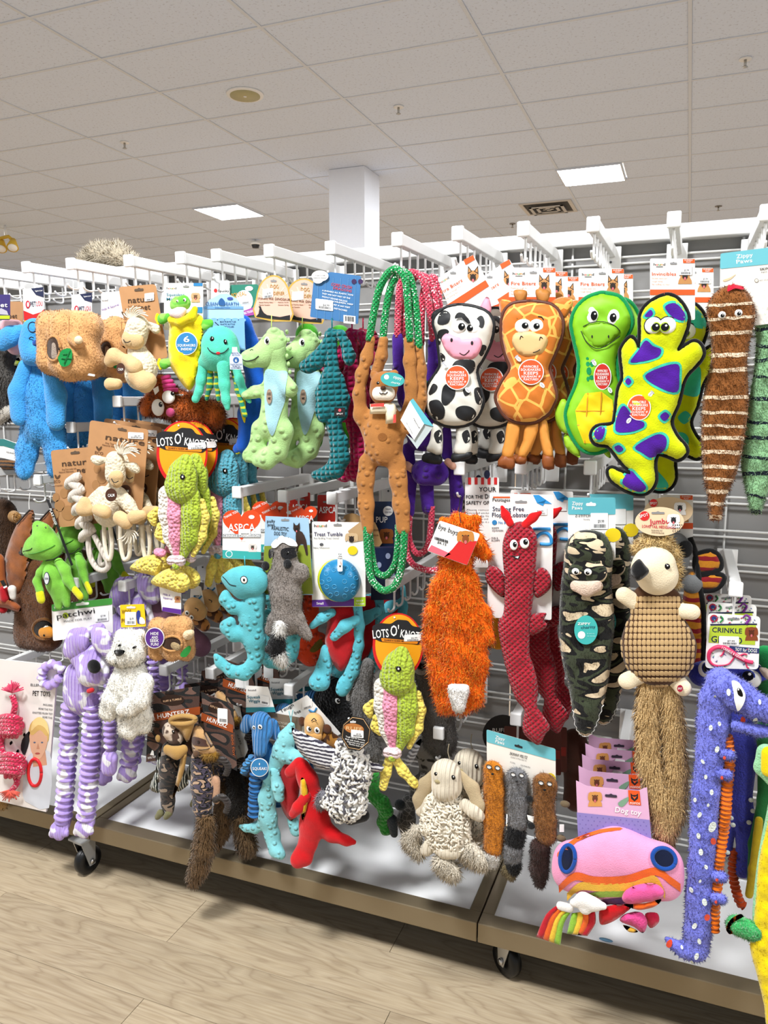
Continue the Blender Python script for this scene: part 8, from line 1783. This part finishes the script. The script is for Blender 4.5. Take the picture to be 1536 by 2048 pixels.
def lamb():
    t = T('plush_lamb', 'front cream lamb with curly wool belly and floppy ears', 'dog toy', 895, 1500, 1.60, 'cream lambs')
    C = M('#ddd2bc', 'cord', s=1.2, ax='X', b=.5); W_ = M('#e4dbc8', 'loops', s=.9, b=1.3); E_ = M('#b9a684', 'plush')
    t.sdf('ear', E_, [[(868, 1545, 8, 0), (850, 1570, 14, 4), (838, 1600, 13, 6), (838, 1618, 9, 6)]], flat=.5); t.sdf('ear', E_, [[(922, 1548, 8, 4), (944, 1575, 14, 8), (956, 1610, 13, 10), (958, 1630, 8, 10)]], flat=.5)
    h = t.sdf('head', C, [[(892, 1548, 31, 12), (894, 1570, 31, 12)], [(886, 1580, 22, 20)]], flat=.75); t.eye(906, 1555, 5, h, white=False); t.eye(872, 1548, 4, h, white=False); t.ball('nose', M('#a89a72', 'plush'), 875, 1563, 6.5, 4, 3, t.dpt(875, 1563, h))
    b = t.sdf('wool', W_, [[(892, 1620, 44), (890, 1650, 46), (896, 1670, 42)]], k=12, flat=.6, lump=1.5, lf=1.4)
    t.curls(b, M('#e8dfcc', 'plush'), 620, 5.5)
    t.sdf('arm', C, [[(930, 1610, 13, 10), (948, 1622, 14, 14), (958, 1632, 12, 14)]], flat=.8); t.sdf('arm', C, [[(858, 1600, 12, 4), (842, 1622, 12, 4)]], flat=.8)
    for P in ([(862, 1690, 16, 4), (852, 1700, 13, 8)], [(888, 1700, 18, 14), (906, 1702, 17, 14)]): t.sdf('cuff', C, [P], flat=.8)
    for P, n in (([(834, 1660, 12), (822, 1680, 16), (836, 1700, 14)], 900), ([(888, 1725, 20, 8), (902, 1740, 18, 8)], 1000), ([(940, 1700, 18), (962, 1718, 18)], 900)): q = t.sdf('shaggy_foot', W_, [P], flat=.8); t.fur(q, M('#ddd2be', 'fur'), n, 16, 3, g=.8)
    t.tube('hang_loop', M('#9a8f78', 'satin'), [(898, 1488), (896, 1505), (902, 1526)], 1, n=5)
    dup(t, 'second cream lamb in the shade behind the first', 0.035, 0.07, 0.0)
lamb()
def peltz():
    t = T('pelt_trio', 'three skinny furry pelts, fox, raccoon and squirrel, on one teal card', 'dog toy', 1040, 1475, 1.60)
    c = t.card('header_card', M('#f1ece2', 'paper'), rnd([(973, 1459), (1111, 1498), (1112, 1650), (975, 1620)], 4), -12); t.card('teal_band', M('#6cbcc8', 'paper'), rnd([(973, 1459), (1111, 1498), (1111.5, 1522), (973.5, 1484)], 3), -11.2, .1, parent=c)
    t.text(WHITE, [('Zippy', 990, 1477, 1009, 6.5, 1482), ('Paws', 990, 1485, 1008, 6.5, 1490)], -10.8, parent=c); t.text(INK, [('SKINNY PELTZ', 1019, 1509, 1054, 5.5, 1518)], -10.8, parent=c); t.text(GREY, [('SQUEAKY STUFFING FREE TOY', 1021, 1515, 1053, 2.6, 1523), ('NO STUFFING', 1020, 1525, 1030, 2.4, 1528), ('SQUEAKERS', 1041, 1531, 1060, 2.4, 1536)], -10.8, parent=c, bold=0); slot(t, 1037, 1493, 8, 2.2, c, -10.8, '#2a2a2c', .28); t.card('yellow_patch', YEL, ell(1100, 1560, 12, 14, 14), -11, .1, parent=c)
    OR = M('#c87a1e', 'fur'); GR = M('#7f7f82', 'fur'); BR = M('#8a5a2c', 'fur'); K = M('#131315', 'fur'); WH = M('#efece6', 'fur'); DB = M('#3e2824', 'fur')
    for nm, segs, hx, hy in (('fox_pelt', [(OR, [(986, 1540, 20), (988, 1580, 21), (988, 1640, 21), (986, 1695, 20)]), (WH, [(984, 1712, 18), (983, 1724, 14)])], 986, 1540), ('raccoon_pelt', [(GR, [(1034, 1555, 21), (1036, 1600, 20), (1036, 1645, 19)]), (K, [(1032, 1665, 20), (1030, 1680, 20)]), (GR, [(1026, 1700, 19), (1024, 1715, 18)]), (K, [(1028, 1730, 15), (1028, 1738, 12)]), (M('#8a7a58', 'fur'), [(1012, 1740, 10, -4), (1022, 1752, 9, -4)])], 1034, 1555), ('squirrel_pelt', [(BR, [(1090, 1570, 25), (1086, 1610, 20), (1090, 1640, 22), (1092, 1670, 21)]), (DB, [(1080, 1695, 20), (1078, 1740, 18), (1080, 1765, 12)])], 1090, 1572)):
        root = None
        for m, P in segs:
            o = t.sdf(nm if root is None else 'tail_ring', m, [P], flat=.6, parent=root); root = root or o
            t.fur(o, m, 1500 if len(P) > 2 else 800, 6.5, 1.6, g=.6, parent=root)
        e = [(hx - 8, hy - 6), (hx + 9, hy - 4)]
        for x, y in e: t.card('felt_eye', WHITE, ell(x, y, 5, 3.6, 14, .5), t.dpt(x, y, root) + 5, .4, parent=root); t.tube('eye_line', K, [(p, q, t.dpt(x, y, root) + 6) for p, q in ell(x, y, 5.4, 4, 10, .5)], .8, n=4, closed=True, sm=2, parent=root)
        t.ball('nose', BLACKG, hx - 1, hy + 8, 3, 2.4, 2, t.dpt(hx, hy + 8, root) + 5, parent=root)
    for x, y in ((1059, 1598), (1062, 1652)): t.ball('paw', K, x, y, 8, 7, 5, 8)
    t.card('care_tag', WHITE, [(1054, 1630), (1068, 1634), (1067, 1646), (1056, 1640)], 8); t.card('care_tag', WHITE, [(1119, 1649), (1128, 1649), (1128, 1664), (1119, 1664)], 6)
    for x, y in ((1130, 1608), (1122, 1676)): t.ball('paw', M('#7a6a52', 'plush'), x, y, 10, 7, 5, 0)
peltz()
def rainbow():
    t = T('plush_rainbow', 'pink sky tunnel plush with rainbow arcs and blue rimmed holes', 'dog toy', 1225, 1590, 1.57)
    PK = M('#ef9cc4', 'plush', v=.06); OR = M('#e8641c', 'plush'); YL = M('#e8b53a', 'plush'); GR = M('#8fae3a', 'plush'); BL = M('#16489a', 'plush'); PUR = M('#4a1a5e', 'plush')
    b = t.sdf('tunnel', PK, [[(1150, 1722, 44), (1238, 1712, 56), (1318, 1728, 46)], [(1140, 1750, 36), (1238, 1760, 46), (1325, 1764, 38)]], k=22, flat=.6)
    for m, P, w_ in ((OR, [(1118, 1778), (1150, 1752), (1190, 1760), (1250, 1758), (1310, 1742), (1340, 1760), (1360, 1775)], 8), (YL, [(1134, 1794), (1160, 1772), (1200, 1774), (1260, 1772), (1308, 1758), (1330, 1790)], 8), (GR, [(1160, 1796), (1200, 1788), (1260, 1786), (1310, 1774)], 6), (PUR, [(1190, 1806), (1230, 1802), (1270, 1798)], 6)):
        Q = cat(P, 5); up = [(x, y - w_) for x, y in Q]; dn = [(x, y + w_) for x, y in reversed(Q.tolist())]
        t.dec('rainbow_band', m, up + dn, b, eps=1.5, sm=0, default=10)
    t.dec('top_band', OR, cat([(1116, 1706), (1150, 1676), (1200, 1660), (1240, 1656), (1240, 1661), (1200, 1667), (1155, 1684), (1122, 1712)], 1), b, eps=1.5, sm=2)
    for x, y, rx, ry, ro in ((1135, 1717, 15, 27, .1), (1328, 1717, 24, 20, .5)):
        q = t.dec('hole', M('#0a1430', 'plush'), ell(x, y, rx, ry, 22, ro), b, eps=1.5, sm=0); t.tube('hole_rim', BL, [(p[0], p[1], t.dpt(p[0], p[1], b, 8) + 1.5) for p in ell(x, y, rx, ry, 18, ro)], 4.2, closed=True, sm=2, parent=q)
    c = t.card('header_card', M('#e3b4d6', 'paper'), [(1152, 1561), (1158, 1564), (1174, 1572), (1225, 1577), (1276, 1582), (1288, 1576), (1294, 1575), (1304, 1690), (1157, 1690)], -6)
    t.card('purple_field', M('#8f84c6', 'paper'), [(1153.5, 1625), (1299, 1640), (1304, 1690), (1157, 1690)], -5.2, .1, parent=c)
    for i in range(60): t.card('printed_dot', M('#776bb4', 'paper'), ell(1160 + (i % 12) * 11.6 + (i // 12 % 2) * 5, 1632 + (i // 12) * 8 + (i % 12) * 1.1, 1.3, 1.3, 6), -4.9, .1, parent=c)
    t.card('fox_flag', ORG, [(1256, 1580), (1279, 1582), (1282, 1611), (1258, 1609)], -5, .1, parent=c); t.card('fox_mark', INK, [(1261, 1586), (1265, 1590), (1272, 1590), (1276, 1587), (1276, 1597), (1269, 1603), (1262, 1597)], -4.8, .1, parent=c); t.card('fox_mark', ORG, [(1264, 1592), (1269, 1599), (1274, 1592), (1269, 1594)], -4.6, .1, parent=c); t.text(WHITE, [('FOFOS', 1260, 1608, 1280, 4, 1609)], -4.6, parent=c); t.text(WHITE, [('Dog toy', 1230, 1624, 1282, 11, 1631)], -4.6, parent=c)
    shepherd(t, 1190, 1592, 14, -5, c, '#d99a56', '#6a3a28', up=False); slot(t, 1222, 1592, 12, 2.6, c, -4.8, '#3a3040', .08); t.card('green_swash', M('#7ea58a', 'paper'), [(1236, 1606), (1256, 1594), (1256, 1602), (1244, 1614)], -5, .1, 3, parent=c)
    for lb, dy in (('second pink dog toy card behind the rainbow plush', .07), ('third pink dog toy card in the row', .13), ('fourth pink dog toy card in the row', .19), ('rearmost pink dog toy card near the rack back', .25)): dup(t, lb, -.004, dy, .0, skip=('tunnel', 'rainbow_band', 'top_band', 'hole'), group='pink dog toy cards')
    for x, y, sg, lb in ((1096, 1850, 1, 'left'), (1164, 1848, -1, 'right')):
        a = T('plush_rainbow', lb + ' of the two small rainbow plush toys below the pink tunnel', 'dog toy', x, y - 30, 1.55)
        root = None; OU, IN = (np.array([(1118, 1808), (1092, 1830), (1073, 1874)]), np.array([(1142, 1822), (1126, 1846), (1118, 1890)])) if sg > 0 else (np.array([(1189, 1820), (1190, 1846), (1174, 1872)]), np.array([(1146, 1826), (1141, 1848), (1136, 1868)]))
        for k, m in enumerate((M('#b81224', 'plush'), OR, M('#ecc43a', 'plush'), M('#8fbf3a', 'plush'))):
            f0, f1 = k / 4 - .02, (k + 1.25) / 4
            o = a.pil('stripe', m, (cat(OU + (IN - OU) * f0, 4).tolist() + cat(OU + (IN - OU) * f1, 4)[::-1].tolist()), 5, 14, sm=0, g=5, parent=root, d=-k * .4); root = root or o
    a = T('plush_cloud', 'white plush cloud between the small rainbows', 'dog toy', 1172, 1790, 1.535); a.sdf('cloud', M('#f3f1ee', 'plush', v=.03), [[(1148, 1806, 9), (1168, 1800, 15), (1186, 1808, 14), (1206, 1812, 8)], [(1170, 1818, 12)], [(1122, 1812, 10, -14), (1138, 1816, 10, -14)]], flat=.6)
    a = T('plush_heart', 'red plush heart hanging below the pink tunnel', 'dog toy', 1232, 1800, 1.55); a.pil('heart', M('#c80e18', 'plush'), [(1198, 1838), (1200, 1818), (1216, 1812), (1240, 1808), (1262, 1814), (1250, 1826), (1228, 1842), (1204, 1850)], 9, 10)
    a = T('plush_candy', 'pink oval plush with an orange edge under the tunnel', 'dog toy', 1286, 1770, 1.53); a.pil('top', M('#e85aa0', 'plush'), [(1244, 1798), (1252, 1780), (1280, 1768), (1312, 1768), (1328, 1782), (1322, 1796), (1290, 1804), (1258, 1808)], 10, 12); a.pil('edge', OR, [(1248, 1808), (1290, 1806), (1322, 1798), (1312, 1812), (1282, 1820), (1262, 1816)], 6, 6, d=-3)
    a = T('plush_candy', 'pink fluffy plush at the bottom beside the red heart', 'dog toy', 1268, 1820, 1.55); q = a.pil('puff', M('#e04a90', 'fur'), [(1240, 1842), (1250, 1828), (1280, 1824), (1294, 1840), (1292, 1858), (1284, 1866), (1268, 1854)], 9, 10); a.pil('lining', YL, [(1246, 1850), (1266, 1856), (1276, 1864), (1258, 1864)], 4, 4, d=-3); a.pil('back_puff', M('#c01a40', 'plush'), [(1290, 1828), (1314, 1826), (1318, 1844), (1300, 1856)], 6, 7, d=-6)
rainbow()
def purpledragon():
    t = T('plush_dragon', 'front lavender blue long dragon with white dots and orange belly', 'dog toy', 1465, 1340, 1.58, 'long blue dragons')
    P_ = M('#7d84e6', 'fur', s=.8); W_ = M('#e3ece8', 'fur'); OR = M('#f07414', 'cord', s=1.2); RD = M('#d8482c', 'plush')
    rings(t, 'belly', [(1452, 1470, -4), (1458, 1520, -2), (1453, 1580, -2), (1449, 1640, -2), (1440, 1700, -2), (1434, 1760, -2), (1428, 1820, -2), (1427, 1860, -2)], 11, 1.8, 9.5, OR)
    b = t.sdf('body', P_, [[(1440, 1360, 26), (1432, 1400, 32), (1426, 1450, 29), (1420, 1510, 27), (1412, 1580, 27), (1407, 1660, 26), (1402, 1740, 26), (1397, 1800, 25), (1396, 1860, 27), (1390, 1898, 26), (1366, 1898, 17, 4), (1346, 1888, 11, 6), (1334, 1878, 6, 6)]], flat=.7, lump=1.2)
    h = t.sdf('head', P_, [[(1450, 1375, 28, 10), (1478, 1392, 30, 14), (1510, 1412, 25, 16), (1560, 1432, 22, 16)], [(1474, 1452, 12, 12), (1520, 1462, 11, 14), (1560, 1466, 10, 14)], [(1462, 1362, 14, 14)]], k=10, flat=.7)
    for o, n in ((b, 5200), (h, 2200)): t.fur(o, P_, n, 6.5, 1.8, g=.35)
    for x, y in ((1455, 1508), (1450, 1548), (1440, 1752), (1438, 1796)): q = t.sdf('paw', P_, [[(x - 8, y, 11, 12), (x + 4, y + 2, 11, 14)]], flat=.8, h=3); t.fur(q, P_, 350, 6, 1.6, g=.2); t.ball('toe', RD, x - 6, y + 8, 3, 4, 3, 22, parent=q)
    e = t.dec('eye_white', EYEW, [(1463, 1362), (1477, 1368), (1489, 1388), (1486, 1406), (1476, 1418), (1470, 1400), (1468, 1385)], h, eps=6, sm=3); d = t.dpt(1480, 1386, h) + 6.4; t.ball('pupil', BLACKG, 1480, 1386, 4.6, 11, 1.2, d, rot=-.35); t.ball('glint', EYEW, 1477, 1379, 1.4, 2.4, .8, d + 1)
    for x, y, r in ((1458, 1384, 7), (1518, 1404, 5), (1510, 1440, 8), (1432, 1392, 4), (1438, 1446, 5), (1422, 1454, 6), (1433, 1497, 7), (1407, 1522, 5), (1412, 1552, 5), (1422, 1583, 6), (1392, 1598, 5), (1416, 1608, 4), (1400, 1628, 6), (1423, 1652, 11), (1398, 1670, 6), (1402, 1702, 7), (1411, 1732, 5), (1384, 1778, 6), (1400, 1760, 4), (1408, 1802, 8), (1390, 1850, 7), (1398, 1880, 6), (1393, 1910, 7), (1384, 1922, 5), (1364, 1894, 4)): t.dec('white_dot', W_, ell(x, y, r * .6, r, 10, .4 - (x * 7 % 10) * .1), b if y > 1445 else h, eps=4.2, sm=0, g=4)
    for x, y in ((1486, 1440), (1424, 1680), (1412, 1832), (1340, 1886)): t.dec('red_dot', RD, ell(x, y, 5, 7, 10), b, eps=5, sm=0, g=4, default=14)
    t = T('plush_dragon', 'second long dragon in the shade, its big embroidered eyes facing out', 'dog toy', 1470, 1320, 1.70, 'long blue dragons')
    D_ = M('#3a40a8', 'fur'); b = t.sdf('head', D_, [[(1404, 1348, 26, 4), (1450, 1340, 28), (1505, 1352, 26, 4)]], flat=.7); t.sdf('body', D_, [[(1470, 1390, 26), (1490, 1500, 24), (1480, 1600, 22), (1500, 1680, 24), (1485, 1740, 18)], [(1455, 1620, 16), (1450, 1700, 14)]], flat=.6)  # darker blue, and darker orange belly: shade put into the second dragon's colours
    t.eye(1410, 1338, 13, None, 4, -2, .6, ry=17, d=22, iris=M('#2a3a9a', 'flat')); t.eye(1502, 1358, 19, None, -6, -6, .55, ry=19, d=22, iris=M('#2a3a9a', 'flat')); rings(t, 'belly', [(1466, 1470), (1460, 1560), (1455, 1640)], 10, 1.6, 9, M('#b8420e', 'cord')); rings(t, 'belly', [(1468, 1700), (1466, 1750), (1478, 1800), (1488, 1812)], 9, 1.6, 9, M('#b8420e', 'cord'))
    for x, y in ((1462, 1636), (1466, 1650), (1502, 1600), (1506, 1622), (1508, 1675), (1498, 1645), (1455, 1705)): t.ball('white_dot', W_, x, y, 5, 5, 2, 16)
purpledragon()
def rightfrog():
    t = T('plush_frog', 'long yellow and green flat frog cut by the right edge', 'dog toy', 1560, 1480, 1.56)
    Y_ = M('#f0d606', 'plush', v=.08); G = M('#3fae62', 'fur'); LG = M('#9ad8a4', 'fur')
    b = t.pil('mat', Y_, [(1560, 1560), (1600, 1580), (1606, 1800), (1600, 2075), (1540, 2070), (1528, 2010), (1514, 1950), (1500, 1895), (1506, 1850), (1512, 1790), (1518, 1720), (1536, 1640)], 14, 18, fold=2.5); q = t.pil('rim', LG, [(1545, 1560), (1534, 1620), (1518, 1700), (1508, 1780), (1505, 1840), (1520, 1840), (1540, 1700)], 6, 7, d=-4)
    p = t.sdf('paw', G, [[(1504, 1862, 22, 4), (1474, 1850, 22, 8)]], flat=.7); t.fur(p, LG, 700, 5, 1.6, g=.2)
    t.pil('claws', M('#e89a1c', 'plush'), [(1462, 1838), (1480, 1828), (1486, 1834), (1468, 1844), (1460, 1856), (1466, 1866), (1458, 1868), (1452, 1856)], 3, 3, d=22)
    t.sdf('head', LG, [[(1532, 1505, 18), (1528, 1535, 18), (1545, 1560, 14)]], flat=.6); t.sdf('face', Y_, [[(1540, 1508, 16, 10), (1538, 1540, 15, 10)]], flat=.6)
    t.fur(b, Y_, 1500, 4, 1.6, g=.3)
    t = T('plush_frog', 'dark green plush behind the yellow frog at the right edge', 'dog toy', 1530, 1290, 1.68); t.sdf('head', M('#1f8a4a', 'plush'), [[(1530, 1310, 20), (1545, 1325, 22)]], flat=.6); t.pil('tooth', M('#d8c4b4', 'plush'), [(1518, 1336), (1536, 1338), (1540, 1360), (1528, 1354)], 4, 5, d=10); t.sdf('body', M('#1f6a34', 'plush'), [[(1540, 1380, 22), (1536, 1480, 20), (1532, 1600, 16), (1516, 1690, 18), (1508, 1760, 14)]], flat=.6); t.sdf('tail', M('#b8a01c', 'plush'), [[(1518, 1640, 8, 10), (1508, 1740, 10, 10), (1498, 1790, 8, 10)]], flat=.6)
rightfrog()
